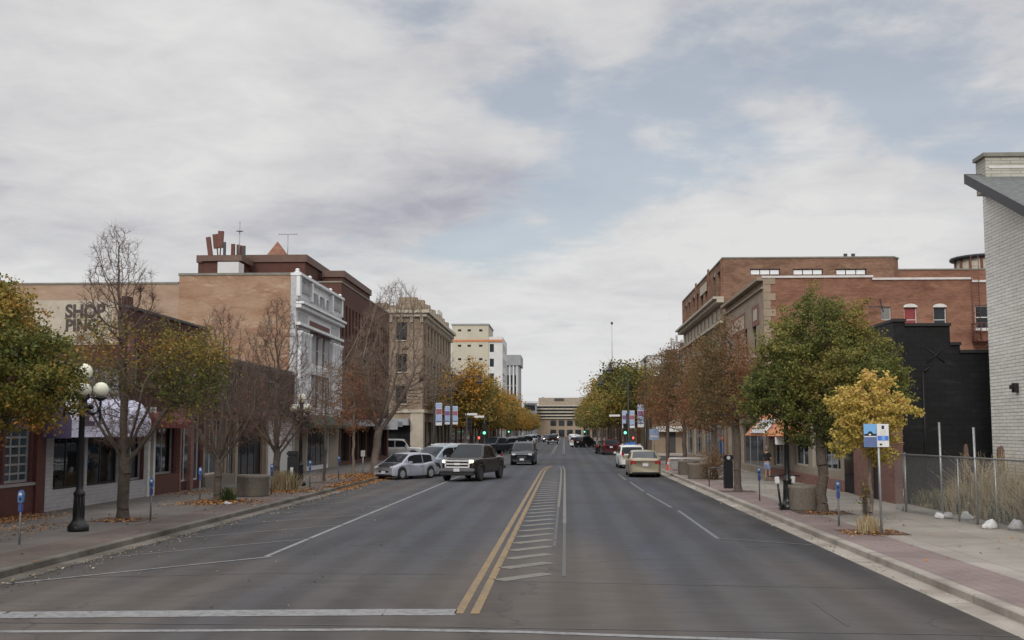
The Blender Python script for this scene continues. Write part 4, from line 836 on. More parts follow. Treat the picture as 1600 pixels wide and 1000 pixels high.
# -- banded building closing the street
def end_building():
    y0 = 450.0; xa, zt = PY(841, 621, y0); xb = 30.0; r = building('banded_end_building', 'wide tan civic building with horizontal bands closing the far end of the street', ((xa + xb) / 2, y0 + 10, 0))
    Z = lambda p: PY(870, p, y0)[1]
    x_in = PY(838, 640, y0)[0]
    m = MB(); m.box(x_in, xb, y0, y0 + 25, 0, Z(633)); part('wall', m, 'stone_tan', r, world=True)
    m = MB(); m.box(xa, xb, y0 + 4, y0 + 22, Z(633), Z(621)); part('upper_storey', m, 'beige_panel', r, world=True)
    m = MB(); a = PY(866, 620, y0)[0]; b = PY(881, 620, y0)[0]; m.box(a, b, y0 + 3.8, y0 + 3.99, Z(626), Z(622)); part('louvre', m, 'dark_wall', r, world=True)
    for p in (633, 638, 643, 648, 652.5):
        m = MB(); m.box(x_in - .6, xb, y0 - .9, y0 - .01, Z(p + 1.8), Z(p)); part('band', m, 'stone_cream', r, world=True)
    for k in range(4):
        m = MB(); m.box(x_in + .5, xb, y0 - .2, y0 - .005, Z(635 + k * 5 + 2.8), Z(635 + k * 5 + .2)); part('window_strip', m, 'glass', r, world=True)
    for i in range(7):
        for za, zb_ in ((.3, 3.0), (Z(665), Z(657))):
            m = MB(); x = x_in + 5.5 + i * 3.2; m.box(x, x + 2.2, y0 - .25, y0 - .005, za, zb_); part('lower_window', m, 'glass', r, world=True)
    m = MB(); m.box(x_in + 2, x_in + 3, y0 + 6, y0 + 8, Z(621), Z(619.5)); m.box(xa + 16, xa + 18, y0 + 6, y0 + 8, Z(621), Z(619.5)); part('roof_vents', m, 'grey_wall', r, world=True)
    y0 = 436; x0, zt = PY(818, 627, y0); x1 = PY(838, 627, y0)[0]; r = building('low_end_building', 'small pale flat-roofed building beside the end of the left tree row', ((x0 + x1) / 2, y0 + 5, 0))
    m = MB(); m.box(x0, x1, y0, y0 + 10, 0, zt - .8); part('wall', m, 'grey_wall', r, world=True); m = MB(); m.box(x0 - .5, x1 + .5, y0 - .6, y0 + 10, zt - .8, zt); part('roof', m, 'white_wall', r, world=True)
    m = MB(); m.box(x0 + .5, x1 - .5, y0 - .1, y0 - .003, zt - 3.5, zt - 1.4); part('window_strip', m, 'glass', r, world=True)
end_building()
# ------------------------------------------------------------------ RIGHT SIDE BUILDINGS
# -- white long-brick building at the right edge, with its raked roof
def white_brick():
    Xw, yf = 13.5, 0; yf = 13.5 / PX(1545, 500, 13.5)[0] if False else PX(1543, 500, 13.5)[0]
    r = building('white_brick_building', 'tall white long-brick building with raked grey shingle roof, at the right edge', (Xw + 5, yf - 6, 0))
    yt, zt = PX(1508, 273, Xw - .8); yn, zn = PX(1600, 322, Xw - .8); sl = (zn - zt) / (yn - yt); yb = yt - 14; zb_ = zt + sl * (yb - yt)
    zr = lambda y: zt + sl * (y - yt)
    m = MB(); m.add([(Xw, yf, 0), (Xw, yb + 1, 0), (Xw, yb + 1, zr(yb + 1) - .3), (Xw, yf, zr(yf) - .3)], [(0, 1, 2, 3)])
    m.quad((Xw, yf, 0), (Xw + 12, yf, 0), (Xw + 12, yf, zr(yf) - .3), (Xw, yf, zr(yf) - .3)); m.quad((Xw, yb + 1, 0), (Xw + 12, yb + 1, 0), (Xw + 12, yb + 1, zr(yb + 1) - .3), (Xw, yb + 1, zr(yb + 1) - .3)); part('wall', m, 'whitebrick', r, world=True)
    m = MB(); m.add([(Xw - .8, yt, zt), (Xw + 12, yt, zt), (Xw + 12, yb, zb_), (Xw - .8, yb, zb_)], [(0, 1, 2, 3)]); part('roof', m, 'slate', r, world=True)
    m = MB(); h = .30; m.add([(Xw - .82, yt, zt + .02), (Xw - .82, yb, zb_ + .02), (Xw - .82, yb, zb_ - h), (Xw - .82, yt, zt - h)], [(0, 1, 2, 3)])
    m.add([(Xw - .80, yt, zt - h), (Xw - .80, yb, zb_ - h), (Xw + .02, yb, zb_ - h), (Xw + .02, yt, zt - h)], [(0, 1, 2, 3)]); m.box(Xw - .82, Xw + 12, yt, yt + .06, zt - h, zt + .02); part('fascia', m, 'fascia', r, world=True)
    xp, zp = PY(1533, 249, yt); m = MB(); m.box(xp, xp + 12, yt - .35, yt + .5, zt - .6, zp); part('parapet', m, 'dimwhitebrick', r, world=True)
    m = MB(); m.box(xp - .08, xp + 12, yt - .42, yt + .55, zp, zp + .12); part('coping', m, 'coping', r, world=True)
    m = MB(); m.box(xp + .1, xp + 12, yt - .37, yt - .352, zt + .12, zt + .2); part('flashing', m, 'white_trim', r, world=True)
    y, z = PX(1590, 607, Xw); m = MB(); m.box(Xw - .14, Xw - .003, y - .1, y + .1, z - .12, z + .16); m.box(Xw - .22, Xw - .14, y - .06, y + .06, z - .02, z + .1); part('wall_lamp', m, 'black_metal', r, world=True)
white_brick()
# -- black painted building with red brick corner
def black_building():
    y0 = 40.0; y1 = 47.5; xa = BR; r = building('black_painted_building', 'black painted block building with stepped top and rough red brick corner, beside the weedy lot', (BR + 4, y0 + 4, 0))
    Z = lambda p: PY(1450, p, y0)[1]; X = lambda p: PY(p, 600, y0)[0]
    tops = [(xa, X(1417), Z(498)), (X(1417), X(1487), Z(505)), (X(1487), X(1502), Z(535)), (X(1502), X(1502) + 9, Z(547))]
    m = MB()
    for a, b, z in tops: m.box(a, b, y0, y1, 0, z - .1)
    part('wall', m, 'blackwall', r, world=True)
    for a, b, z in tops:
        m = MB(); m.box(a - .03, b + .03, y0 - .08, y1 + .05, z - .1, z); part('coping', m, 'black_plastic', r, world=True)
    m = MB(); m.bar((X(1442), y0 - .05, .2), (X(1442), y0 - .05, 4.6), .03); m.bar((X(1442), y0 - .05, 4.6), (X(1452), y0 - .05, 4.75), .03); part('conduit', m, 'black_plastic', r, world=True)
    m = MB(); cx_, cz_ = X(1463), Z(555); m.bar((cx_ - .3, y0 - .03, cz_ - .25), (cx_ + .3, y0 - .03, cz_ + .25), .02); m.bar((cx_ - .3, y0 - .03, cz_ + .25), (cx_ + .3, y0 - .03, cz_ - .25), .02); part('tie_plate', m, 'black_plastic', r, world=True)
    m = MB(); m.box(BR - .16, BR + .16, y0 - .16, y0 - .005, .14, 3.35); m.box(BR - .16, BR - .005, y0 - .005, y0 + 1.9, .14, 3.35); part('brick_corner', m, 'pinkbrick', r, world=True)
    m = MB(); m.box(BR - .14, BR - .01, y0 + 2.9, y0 + 5.4, .14, 3.35); part('brick_pier', m, 'pinkbrick', r, world=True)
    m = MB(); m.box(BR - .06, BR - .004, y0 + 1.95, y0 + 2.85, .14, 2.4); part('door', m, 'black_plastic', r, world=True)
    m = MB(); m.box(BR - .05, BR - .004, y0 + 5.5, y1 - .3, .9, 2.7); part('shop_window', m, 'glass', r, world=True)
black_building()
# -- low shops
def low_shops():
    y0, y1, H = 47.55, YRf(1198), 4.3; W = y1 - y0
    r = building('low_tan_shops', 'one-storey tan shop row with orange canopy, behind the green tree', (BR + 5, (y0 + y1) / 2, 0))
    u = lambda px: y1 - YRf(px)
    ops = [(u(1208), .75, u(1222) - u(1208), 2.2), (u(1228), .16, 1.0, 2.35), (u(1240), .95, u(1262) - u(1240), 2.1), (u(1268), .95, W - .6 - u(1268), 2.1)]
    wl = MB(); shell(wl, BR, BR + 10, y0, y1, H, 'W'); facade(wl, fW(y1), W_, W, H, ops, .2); part('wall', wl, 'beige_panel', r, world=True)
    windows(r, fW(y1), W_, [ops[0], ops[2]], 'two', 'white_trim', 'clear'); windows(r, fW(y1), W_, ops[3:], 'five', 'alu', 'clear')
    windows(r, fW(y1), W_, [ops[1]], 'single', 'white_trim', 'blind', label='white glazed shop door')
    room(r, BR + .25, BR + 4, y0 + .1, y1 - .1, 3.2)
    m = MB()
    for k in range(7): y = y0 + 1 + k * 1.9; m.box(BR + .7, BR + 1.1, y, y + .7, .15, 1.2 + .8 * rb.random())
    part('display_shelf', m, 'white_wall', r, world=True)
    ya, yb = PX(1238, 673, BR - .7)[0], PX(1166, 673, BR - 1.2)[0]; ya = max(ya, y0 + 1)
    awning(r, 1, ya, yb, 3.75, 2.35, 1.3, 'awn_orange', .0, 'canopy', 'orange sloping canopy')
    m = MB(); X = BR; b = X - 1.3; yc = (YRf(1186) + YRf(1204)) / 2
    def onaw(t, y): return (X - .02 - 1.28 * t - .02, y, 3.75 - 1.4 * t + .03)
    yA, yB = PX(1205, 673, BR - .9)[0], PX(1183, 673, BR - .9)[0]
    m.add([onaw(.45, yA), onaw(.45, yB), onaw(.95, yB), onaw(.95, yA)], [(0, 1, 2, 3)]); q = [onaw(.45, yA), onaw(.45, yB), onaw(.95, yB), onaw(.95, yA)]; m.add([(a - .05, y, z + .04) for a, y, z in q], [(0, 1, 2, 3)])
    for i in range(4): a = q[i]; c = q[(i + 1) % 4]; m.quad(a, c, (c[0] - .05, c[1], c[2] + .04), (a[0] - .05, a[1], a[2] + .04))
    part('canopy_sign', m, 'sign_white', r, world=True)
    m = MB()
    for (t0, t1, s0, s1) in ((.58, .82, .2, .45), (.58, .82, .55, .8)):
        f = lambda t, s: tuple(Vector(onaw(t, yA + (yB - yA) * s)) + Vector((-.055, 0, .045)))
        m.add([f(t0, s0), f(t0, s1), f(t1, s1), f(t1, s0)], [(0, 1, 2, 3)])
    part('canopy_sign_marks', m, 'beigebrick', r, world=True)
    # flags under the canopy and small projecting sign
    y = PX(1222, 660, BR - 1)[0]; m = MB(); m.box(BR - 1.35, BR - .75, y - .02, y + .02, 1.95, 2.3); part('hanging_sign', m, 'sign_white', r, world=True)
    m = MB(); y = PX(1212, 660, BR - .8)[0]; m.add([(BR - .3, y, 2.7), (BR - 1.0, y, 2.8), (BR - 1.1, y + .02, 2.2), (BR - .6, y + .04, 2.25)], [(0, 1, 2, 3)]); m.add([(BR - .3, y + .05, 2.7), (BR - 1.0, y + .05, 2.8), (BR - 1.1, y + .07, 2.2), (BR - .6, y + .09, 2.25)], [(0, 1, 2, 3)]); part('flag', m, 'sign_purple', r, world=True)
    m = MB(); m.box(BR - .1, BR - .01, y0, y1, .14, .6); part('bulkhead', m, 'pinkbrick', r, world=True)
    roof_slab(r, BR, BR + 10, y0, y1, H); coping(r, BR, BR + 10, y0, y1, H)
low_shops()
# -- brick block with tan stone front; frontal wall seen above the shops
def brick_block():
    y0, y1 = YRf(1197), YRf(1137); H = PX(1197, 434, BR)[1]; W = y1 - y0
    r = building('red_brick_block', 'three-storey building with wide blank red brick side wall and tan stone street front', (BR + 8, (y0 + y1) / 2, 0))
    up = []; u = lambda px: y1 - YRf(px)
    for z, h in ((5.1, 2.3), (8.1 - .2, 1.9)):
        for px in (1182, 1168, 1155): up.append((u(px) - .7, z - .9, 1.3, h))
    g = [(.6, .5, 4.5, 2.6), (6, .5, W - 7, 2.6)]
    wl = MB(); facade(wl, fW(y1), W_, W, H, up + g, .25); wl.box(BR - .0, BR + .4, y0 - .02, y0 - .005, 0, H); part('street_front', wl, 'stone_tan', r, world=True)
    windows(r, fW(y1), W_, up, 'hung', 'fascia', 'glass', sill='stone_cream'); windows(r, fW(y1), W_, g, 'three', 'alu', 'glass')
    X = lambda px, pz=500: PY(px, pz, y0)[0]; Z = lambda px, pz: PY(px, pz, y0)[1]
    steps = [(BR, X(1366), Z(1280, 434)), (X(1366), X(1521), Z(1450, 437)), (X(1521), X(1521) + 9, Z(1535, 441))]
    arch = [(X(1413), Z(1413, 520), X(1433) - X(1413), Z(1413, 479) - Z(1413, 520)), (X(1459), Z(1459, 520), X(1479) - X(1459), Z(1459, 479) - Z(1459, 520)), (X(1524), Z(1524, 514), 1.1, Z(1524, 477) - Z(1524, 514)), (X(1377), Z(1377, 500), .55, Z(1377, 479) - Z(1377, 500))]
    wl = MB()
    for (a, b, z) in steps:
        ops = [(o[0] - a, o[1], o[2], o[3]) for o in arch if a < o[0] < b]; facade(wl, (a, y0, 0), S_, b - a, z, ops, .2)
    part('side_wall', wl, 'orangebrick', r, world=True); wl = MB(); wl.quad((BR + 1, y1 - .05, 0), (BR + 24, y1 - .05, 0), (BR + 24, y1 - .05, H - .3), (BR + 1, y1 - .05, H - .3)); part('rear_wall', wl, 'orangebrick', r, world=True)
    windows(r, (0, y0, 0), S_, arch[0:1], 'hung', 'white_trim', 'red_blind', sill='white_trim'); windows(r, (0, y0, 0), S_, arch[1:3], 'hung', 'white_trim', 'glass', sill='white_trim'); windows(r, (0, y0, 0), S_, arch[3:], 'single', 'white_trim', 'blind')
    for o in arch[:2]:
        m = MB(); c = o[0] + o[2] / 2; R0 = o[2] / 2 + .02; zc = o[1] + o[3]; k = 10
        pts = [(c + R0 * 1.06 * math.cos(PI * i / k), zc - .04 + .20 * math.sin(PI * i / k)) for i in range(k + 1)]
        m.prism(pts, y0 - .05, y0 - .004); part('window_arch', m, 'white_trim', r, world=True)
    for a, b, z in steps:
        m = MB(); m.box(a - .05, b, y0 - .09, y0 + .35, z, z + .12); part('coping', m, 'coping_white', r, world=True)
    m = MB(); m.box(BR + .02, X(1529), y0 + .3, y1, H - .8, H - .6); part('roof', m, 'roof', r, world=True)
    # stone quoins, sunk panels and cornice of the street front
    m = MB()
    for k in range(24): z = .3 + k * .46; m.box(BR, BR + (.68 if k % 2 else .42), y0 - .04, y0 - .021, z, z + .4)
    part('quoins', m, 'stone_tan', r, world=True)
    T = Tm(fW(y1), W_)
    for (z, h, p) in ((H - .02, .2, .35), (H - .5, .12, .12), (4.0, .25, .25)):
        m = MB(T); m.box(0, W + .02, -p, -.004 if z < H - .3 else .3, z, z + h); part('cornice', m, 'stone_tan', r, world=True)
    m = MB(T); m.box(u(1146), u(1168), -.03, -.004, H - 2.35, H - 1.15); m.box(u(1179), u(1190), -.03, -.004, H - 2.35, H - 1.15); part('brick_surround', m, 'pinkbrick', r, world=True)
    m = MB(T); m.box(u(1147.5), u(1166.5), -.045, -.031, H - 2.15, H - 1.35); part('stone_panel', m, 'stone_cream', r, world=True); m = MB(T); m.box(u(1181.5), u(1187), -.045, -.031, H - 2.05, H - 1.4); part('stone_panel', m, 'stone_cream', r, world=True)
    m = MB(T); m.box(u(1185) - .6, u(1185) + .2, -.35, .05, 5.1, 5.6); part('air_conditioner', m, 'grey_wall', r, world=True)
    # fire escape and ladder on the side wall
    a = X(1517); b = a + 1.9; z0 = Z(1520, 535); m = MB()
    m.box(a, b, y0 - 1.0, y0 - .03, z0, z0 + .05)
    for x in np.linspace(a, b, 9): m.bar((x, y0 - 1, z0), (x, y0 - 1, z0 + 1.0), .015)
    for y in np.linspace(y0 - 1, y0 - .1, 4): m.bar((a, y, z0), (a, y, z0 + 1), .015)
    m.bar((a, y0 - 1, z0 + 1), (b, y0 - 1, z0 + 1), .025); m.bar((a, y0 - 1, z0 + 1), (a, y0 - .05, z0 + 1), .025); m.bar((a, y0 - 1, z0 + .5), (b, y0 - 1, z0 + .5), .02)
    m.bar((a + .1, y0 - .05, z0 - .9), (a + .7, y0 - .95, z0), .03); part('fire_escape', m, 'rust', r, world=True)
    m = MB(); zt = Z(1520, 400); 
    for x in (a + .05, a + .45): m.bar((x, y0 - .22, z0), (x, y0 - .22, zt), .022)
    k = z0
    while k < zt: m.bar((a + .05, y0 - .22, k), (a + .45, y0 - .22, k), .014); k += .33
    part('ladder', m, 'rust', r, world=True)
    m = MB(); zz = Z(1365, 481); m.bar((X(1353), y0 - .6, zz), (X(1376), y0 - .6, zz), .03); m.bar((X(1376), y0 - .6, zz - .3), (X(1376), y0 - .02, zz + .5), .03); part('pipe_bracket', m, 'fascia', r, world=True)
brick_block()
def tall_brick():
    y0, y1 = YRf(1134) , YRf(1070); H = PX(1134, 399, BR)[1]; W = y1 - y0
    r = building('tall_red_brick_building', 'four-storey red brick building with pale cornice below its top floor and strip windows', (BR + 9, (y0 + y1) / 2, 0))
    u = lambda px: y1 - YRf(px); Hc = PX(1134, 463, BR)[1]
    top = [(u(a), Hc + .45, u(b) - u(a), 1.75) for a, b in ((1125, 1129.5), (1117.8, 1122), (1105, 1109.5), (1098, 1102), (1091.6, 1094.6), (1085, 1088.4), (1078.2, 1081.2), (1073, 1075.8))]
    lo = [(u(px) - .5, z, 1.1, 2.1) for px in (1124, 1113, 1104, 1095, 1087, 1080, 1074) for z in (4.8, 8.0)]
    g = [(1 + i * (W - 1) / 4, .5, (W - 1) / 4 - 1, 2.7) for i in range(4)]
    wl = MB(); T0 = (BR, y1, 0); facade(wl, (BR, y1, Hc), W_, W, H - Hc, [(a, b - Hc, c, d) for a, b, c, d in top], .25)
    xe = PY(1408, 400, y0)[0]; xi = PY(1396, 400, y0)[0]
    rib = [(PY(a, 430, y0)[0] - BR, PY(a, 430, y0)[1], PY(b, 430, y0)[0] - PY(a, 430, y0)[0], PY(a, 420, y0)[1] - PY(a, 430, y0)[1]) for a, b in ((1172, 1219), (1239, 1286), (1306, 1354))]
    facade(wl, (BR, y0, 0), S_, xi - BR, H, rib, .2); wl.quad((xi, y0, 0), (xe, y0 + .8, 0), (xe, y0 + .8, H), (xi, y0, H)); wl.quad((xe, y0 + .8, 0), (xe, y1, 0), (xe, y1, H), (xe, y0 + .8, H))
    wl.quad((BR, y1, 0), (xe, y1, 0), (xe, y1, H), (BR, y1, H)); part('wall', wl, 'orangebrick2', r, world=True)
    wl = MB(); facade(wl, T0, W_, W, Hc, lo + g, .25); part('lower_front', wl, 'stone_tan', r, world=True)
    windows(r, T0, W_, top, 'hung', 'fascia', 'carglass', rec=.22); windows(r, T0, W_, lo, 'hung', 'alu', 'glass', sill='stone_cream'); windows(r, T0, W_, g, 'three', 'alu', 'glass')
    windows(r, (BR, y0, 0), S_, rib, 'three', 'fascia', 'bright_pane', label='strip window with bright panes')
    T = Tm(T0, W_)
    for (z, h, p) in ((Hc - .05, .16, .75), (Hc - .3, .24, .5), (Hc - 1.75, .2, .3)):
        m = MB(T); m.box(-.3, W + .2, -p, -.004, z, z + h); part('cornice', m, 'stone_cream', r, world=True)
    m = MB(T)
    for i in range(11): a = .6 + i * (W - 1) / 11; m.box(a, a + 1.4, -.05, -.004, Hc - 1.35, Hc - .55)
    part('frieze_panels', m, 'stone_cream', r, world=True)
    m = MB(T)
    for px in (1132, 1122, 1089, 1082, 1076): a = u(px); m.add([(a, -.04, H - .9), (a + .28, -.04, H - .62), (a, -.04, H - .34), (a - .28, -.04, H - .62)], [(0, 1, 2, 3)]); m.box(a - .1, a + .1, -.038, -.004, H - .72, H - .52)
    m.box(u(1108), u(1098), -.05, -.004, H - 1.15, H - .45); part('stone_diamonds', m, 'stone_cream', r, world=True)
    for px in (1133, 1112, 1092, 1071):
        m = MB(T); a = min(max(u(px), .25), W - .25); m.box(a - .25, a + .25, -.12, -.004, Hc + .1, H + (.3 if px in (1112, 1092) else -.01)); part('pilaster', m, 'orangebrick', r, world=True)
    m = MB(); m.box(BR - .06, xi, y0 - .06, y0 + .3, H, H + .1); m.box(BR - .06, BR + .3, y0 + .3, y1, H, H + .1); m.add([(xi, y0 - .06, H), (xe + .06, y0 + .74, H), (xe + .06, y0 + 1.1, H), (xi, y0 + .3, H), (xi, y0 - .06, H + .1), (xe + .06, y0 + .74, H + .1), (xe + .06, y0 + 1.1, H + .1), (xi, y0 + .3, H + .1)], [(0, 1, 5, 4), (4, 5, 6, 7), (1, 2, 6, 5), (2, 3, 7, 6)]); part('coping', m, 'coping', r, world=True)
    m = MB(); m.box(BR + .3, xe - .3, y0 + 1.3, y1 - .3, H - .8, H - .6); part('roof', m, 'roof', r, world=True)
    H2 = PY(1450, 419, y0)[1]; xe2 = xe + 12
    m = MB(); m.quad((xe + .01, y0 + 1, 0), (xe2, y0 + 1, 0), (xe2, y0 + 1, H2), (xe + .01, y0 + 1, H2)); m.quad((xe + .01, y0 + 14, 0), (xe2, y0 + 14, 0), (xe2, y0 + 14, H2), (xe + .01, y0 + 14, H2)); m.quad((xe2, y0 + 1, 0), (xe2, y0 + 14, 0), (xe2, y0 + 14, H2), (xe2, y0 + 1, H2)); part('rear_wall', m, 'orangebrick', r, world=True)
    m = MB(); m.box(xe + .02, xe2 + .05, y0 + .94, y0 + 1.3, H2, H2 + .1); part('coping', m, 'coping', r, world=True)
    m = MB(); m.box(xe + .1, xe2 - .1, y0 + 1.4, y0 + 13.8, H2 - .7, H2 - .5); part('roof', m, 'roof', r, world=True)
    # roof tank house with dark cap and posts
    yt = y0 + 4; x0, z1 = PY(1506, 396, yt); _, z2 = PY(1506, 409, yt); m = MB(); c = (x0 + 2.6, yt + 2.4); R = 2.4
    m.lathe([(R, H2 - .5), (R, z2 + .4)], (c[0], c[1], 0), 20); part('roof_tank', m, 'stone_cream', r, world=True)
    m = MB(); m.lathe([(R + .1, z2 + .4), (R + .35, z2 + .45), (R + .35, z1), (.1, z1 + .35)], (c[0], c[1], 0), 20); part('tank_cap', m, 'fascia', r, world=True)
    for k in range(10): 
        m = MB(); a_ = PI + k * PI / 9; m.bar((c[0] + (R + .05) * math.cos(a_), c[1] + (R + .05) * math.sin(a_), H2 - .5), (c[0] + (R + .05) * math.cos(a_), c[1] + (R + .05) * math.sin(a_), z2 + .42), .09); part('tank_post', m, 'rust', r, world=True)
    m = MB()
    for px in (1320, 1332): x = PY(px, 390, y0 + .3)[0]; m.box(x - .12, x + .12, y0 + .1, y0 + .25, H + .1, H + .32)
    part('roof_floodlights', m, 'fascia', r, world=True)
tall_brick()
# -- beyond the cross street, right
def far_right():
    y0 = 130.0; x0 = PY(1019, 700, y0)[0]; r = building('low_beige_corner_building', 'low beige building with white canopy across the cross street on the right', (x0 + 8, y0 + 10, 0))
    m = MB(); m.box(x0, x0 + 22, y0, y0 + 20, 0, 4.4); part('wall', m, 'beigebrick', r, world=True)
    m = MB(); m.box(x0 + .4, x0 + 9, y0 - 1.2, y0 - .02, 2.5, 3.1); part('canopy', m, 'white_trim', r, world=True)
    m = MB(); m.box(x0 + 1.5, x0 + 2.6, y0 - .08, y0 - .005, .14, 2.4); part('door', m, 'dark_wall', r, world=True)
    m = MB(); m.box(x0 + .0, x0 + 22, y0 - .1, y0 + 20.1, 4.4, 4.5); part('coping', m, 'coping', r, world=True)
    y0 = 165.0; x0, z = PY(1012, 556, y0); r = building('pale_block_behind_trees', 'plain pale block rising behind the trees right of the street lamps', (x0 + 8, y0 + 10, 0))
    x1 = PY(1040, 556, y0)[0]; m = MB(); m.box(x0, x0 + 9, y0, y0 + 16, 0, z); part('wall', m, 'white_wall', r, world=True)
    m = MB(); m.box(x0 - .1, x0 + 9.1, y0 - .1, y0 + 16.1, z, z + .12); part('coping', m, 'grey_wall', r, world=True)
    for k in range(3): m = MB(); m.box(x0 + .8 + k * 2.6, x0 + 2 + k * 2.6, y0 - .05, y0 - .004, z - 5, z - 3); part('window', m, 'glass', r, world=True)
    y0 = 150.0; x0, z = PY(1038, 546, y0); x1, _ = PY(1076, 546, y0)
    r = building('grey_rooftop_equipment_block', 'dark grey block with cell antennas on its roof beside the tall red brick building', ((x0 + x1) / 2, y0 + 3, 0))
    m = MB(); m.box(x0, x1 + 6, y0, y0 + 8, 0, z - 1.4); part('wall', m, 'grey_wall', r, world=True)
    m = MB(); m.box(x0 + .2, x0 + 1.7, y0 - .1, y0 + 2, z - 1.4, z); m.box(x0 + 2.1, x1, y0 + .2, y0 + 3, z - 1.4, z + .9); part('plant_box', m, 'dark_wall', r, world=True)
    m = MB(); m.box(x0 + .05, x0 + 2, y0 - .2, y0 - .02, z - 3.2, z - 1.6); part('louvre', m, 'fascia', r, world=True)
    for px, pt in ((1049, 528), (1053, 533), (1057, 524), (1061, 534), (1065, 531)):
        m = MB(); x, zt = PY(px, pt, y0 + 1); m.bar((x, y0 + 1, z - .5), (x, y0 + 1, zt), .05); m.box(x - .14, x + .14, y0 + .85, y0 + .98, zt - 1.1, zt); part('cell_antenna', m, 'grey_metal', r, world=True)
    y0 = 240.0; x, zt = PY(956, 505, y0); r = thing('radio_mast', 'thin radio mast standing high above the right-hand trees', 'mast', (x, y0, 0))
    m = MB(); m.bar((x, y0, 0), (x, y0, zt - 8), .09, .07); m.bar((x, y0, zt - 8), (x, y0, zt), .06, .04); part('pole', m, 'grey_metal', r, world=True); m = MB(); m.lathe([(.1, 0), (.22, .1), (.22, .5), (.1, .6)], (x, y0, zt - .3), 8); part('beacon', m, 'fascia', r, world=True)
    y0 = 260.0; x, zt = PY(1046, 488, y0); r = thing('radio_mast', 'faint tall mast behind the rooftop antennas at right', 'mast', (x, y0, 0)); m = MB(); m.bar((x, y0, 0), (x, y0, zt), .07, .04); part('pole', m, 'white_wall', r, world=True)
far_right()
mid_block(151, 164, 8.0, 'beigebrick', 'pale brick shop building behind the right-hand tree row, nearest the cross street', 1, 4)
mid_block(182, 236, 9.0, 'orangebrick', 'long red brick shop building hidden behind the middle of the right-hand trees', 1, 7)
mid_block(237, 300, 8.0, 'brownbrick', 'dark brick shop building behind the far right-hand trees', 1, 8)
mid_block(301, 405, 9.0, 'beigebrick', 'long pale building at the far end of the right-hand trees', 1, 9)
mid_block(306, 380, 7.0, 'orangebrick', 'long brick building at the far end of the left-hand trees', -1, 9)
# ------------------------------------------------------------------ TREES AND PLANTS
def tubes(name, segs, mat, n=5):
    """segs: (p0, p1, r0, r1); thin twigs get three sides"""
    V = []; Fc = []; b = 0
    for k in (3, n):
        ss = [s for s in segs if (s[2] > .022) == (k == n)]
        if not ss: continue
        P0 = np.array([s[0] for s in ss], float); P1 = np.array([s[1] for s in ss], float); R0 = np.array([s[2] for s in ss]); R1 = np.array([s[3] for s in ss])
        d = P1 - P0; d /= np.linalg.norm(d, axis=1)[:, None] + 1e-9
        ref = np.where(np.abs(d[:, 2:3]) < .9, np.array([[0, 0, 1.]]), np.array([[1., 0, 0]])); a = np.cross(d, ref); a /= np.linalg.norm(a, axis=1)[:, None]; c = np.cross(d, a)
        ang = np.arange(k) * 2 * PI / k; ring = a[:, None, :] * np.cos(ang)[None, :, None] + c[:, None, :] * np.sin(ang)[None, :, None]
        v = np.concatenate([P0[:, None, :] + ring * R0[:, None, None], P1[:, None, :] + ring * R1[:, None, None]], axis=1).reshape(-1, 3)
        m = len(ss); base = b + np.arange(m)[:, None] * 2 * k; i = np.arange(k)[None, :]; j = (i + 1) % k
        f = np.stack([base + i, base + j, base + k + j, base + k + i], axis=2).reshape(-1, 4); V.append(v); Fc.append(f); b += len(v)
    V = np.concatenate(V); Fc = np.concatenate(Fc); return raw_mesh(name, V, Fc, mat, smooth=True)
def raw_mesh(name, V, Fc, mat, smooth=False, tint=None):
    me = bpy.data.meshes.new(name); k = Fc.shape[1]
    me.vertices.add(len(V)); me.vertices.foreach_set('co', V.astype(np.float32).ravel()); me.loops.add(Fc.size); me.loops.foreach_set('vertex_index', Fc.astype(np.int32).ravel())
    me.polygons.add(len(Fc)); me.polygons.foreach_set('loop_start', np.arange(len(Fc), dtype=np.int32) * k); me.polygons.foreach_set('loop_total', np.full(len(Fc), k, np.int32))
    if smooth: me.polygons.foreach_set('use_smooth', np.ones(len(Fc), bool))
    me.update(calc_edges=True)
    if tint is not None: at = me.attributes.new('tint', 'FLOAT', 'POINT'); at.data.foreach_set('value', tint.astype(np.float32))
    me.materials.append(M[mat]); return me
def leaves(name, C, size, mat, tint, rs, flat=0.35, aspect=.62):
    n = len(C); nr = rs.normal(size=(n, 3)); nr[:, 2] = np.abs(nr[:, 2]) + flat; nr /= np.linalg.norm(nr, axis=1)[:, None]
    u = np.cross(nr, rs.normal(size=(n, 3))); u /= np.linalg.norm(u, axis=1)[:, None]; v = np.cross(nr, u); s = (size * rs.uniform(.6, 1.35, n))[:, None] * .5
    V = np.stack([C - u * s, C - v * s * aspect + nr * s * .2, C + u * s, C + v * s * aspect + nr * s * .2], axis=1).reshape(-1, 3)
    return raw_mesh(name, V, np.arange(4 * n).reshape(-1, 4), mat, tint=np.repeat(np.clip(tint, 0, 1), 4))
def bend(p0, p1, k, rs, sag=.12, j=.045):
    p0, p1 = np.array(p0, float), np.array(p1, float); L = np.linalg.norm(p1 - p0); pts = [p0]
    for i in range(1, k): t = i / k; q = p0 + (p1 - p0) * t; q = q + rs.normal(size=3) * L * j; q[2] += L * sag * (t - t * t) * -1.0; pts.append(q)
    return pts + [p1]
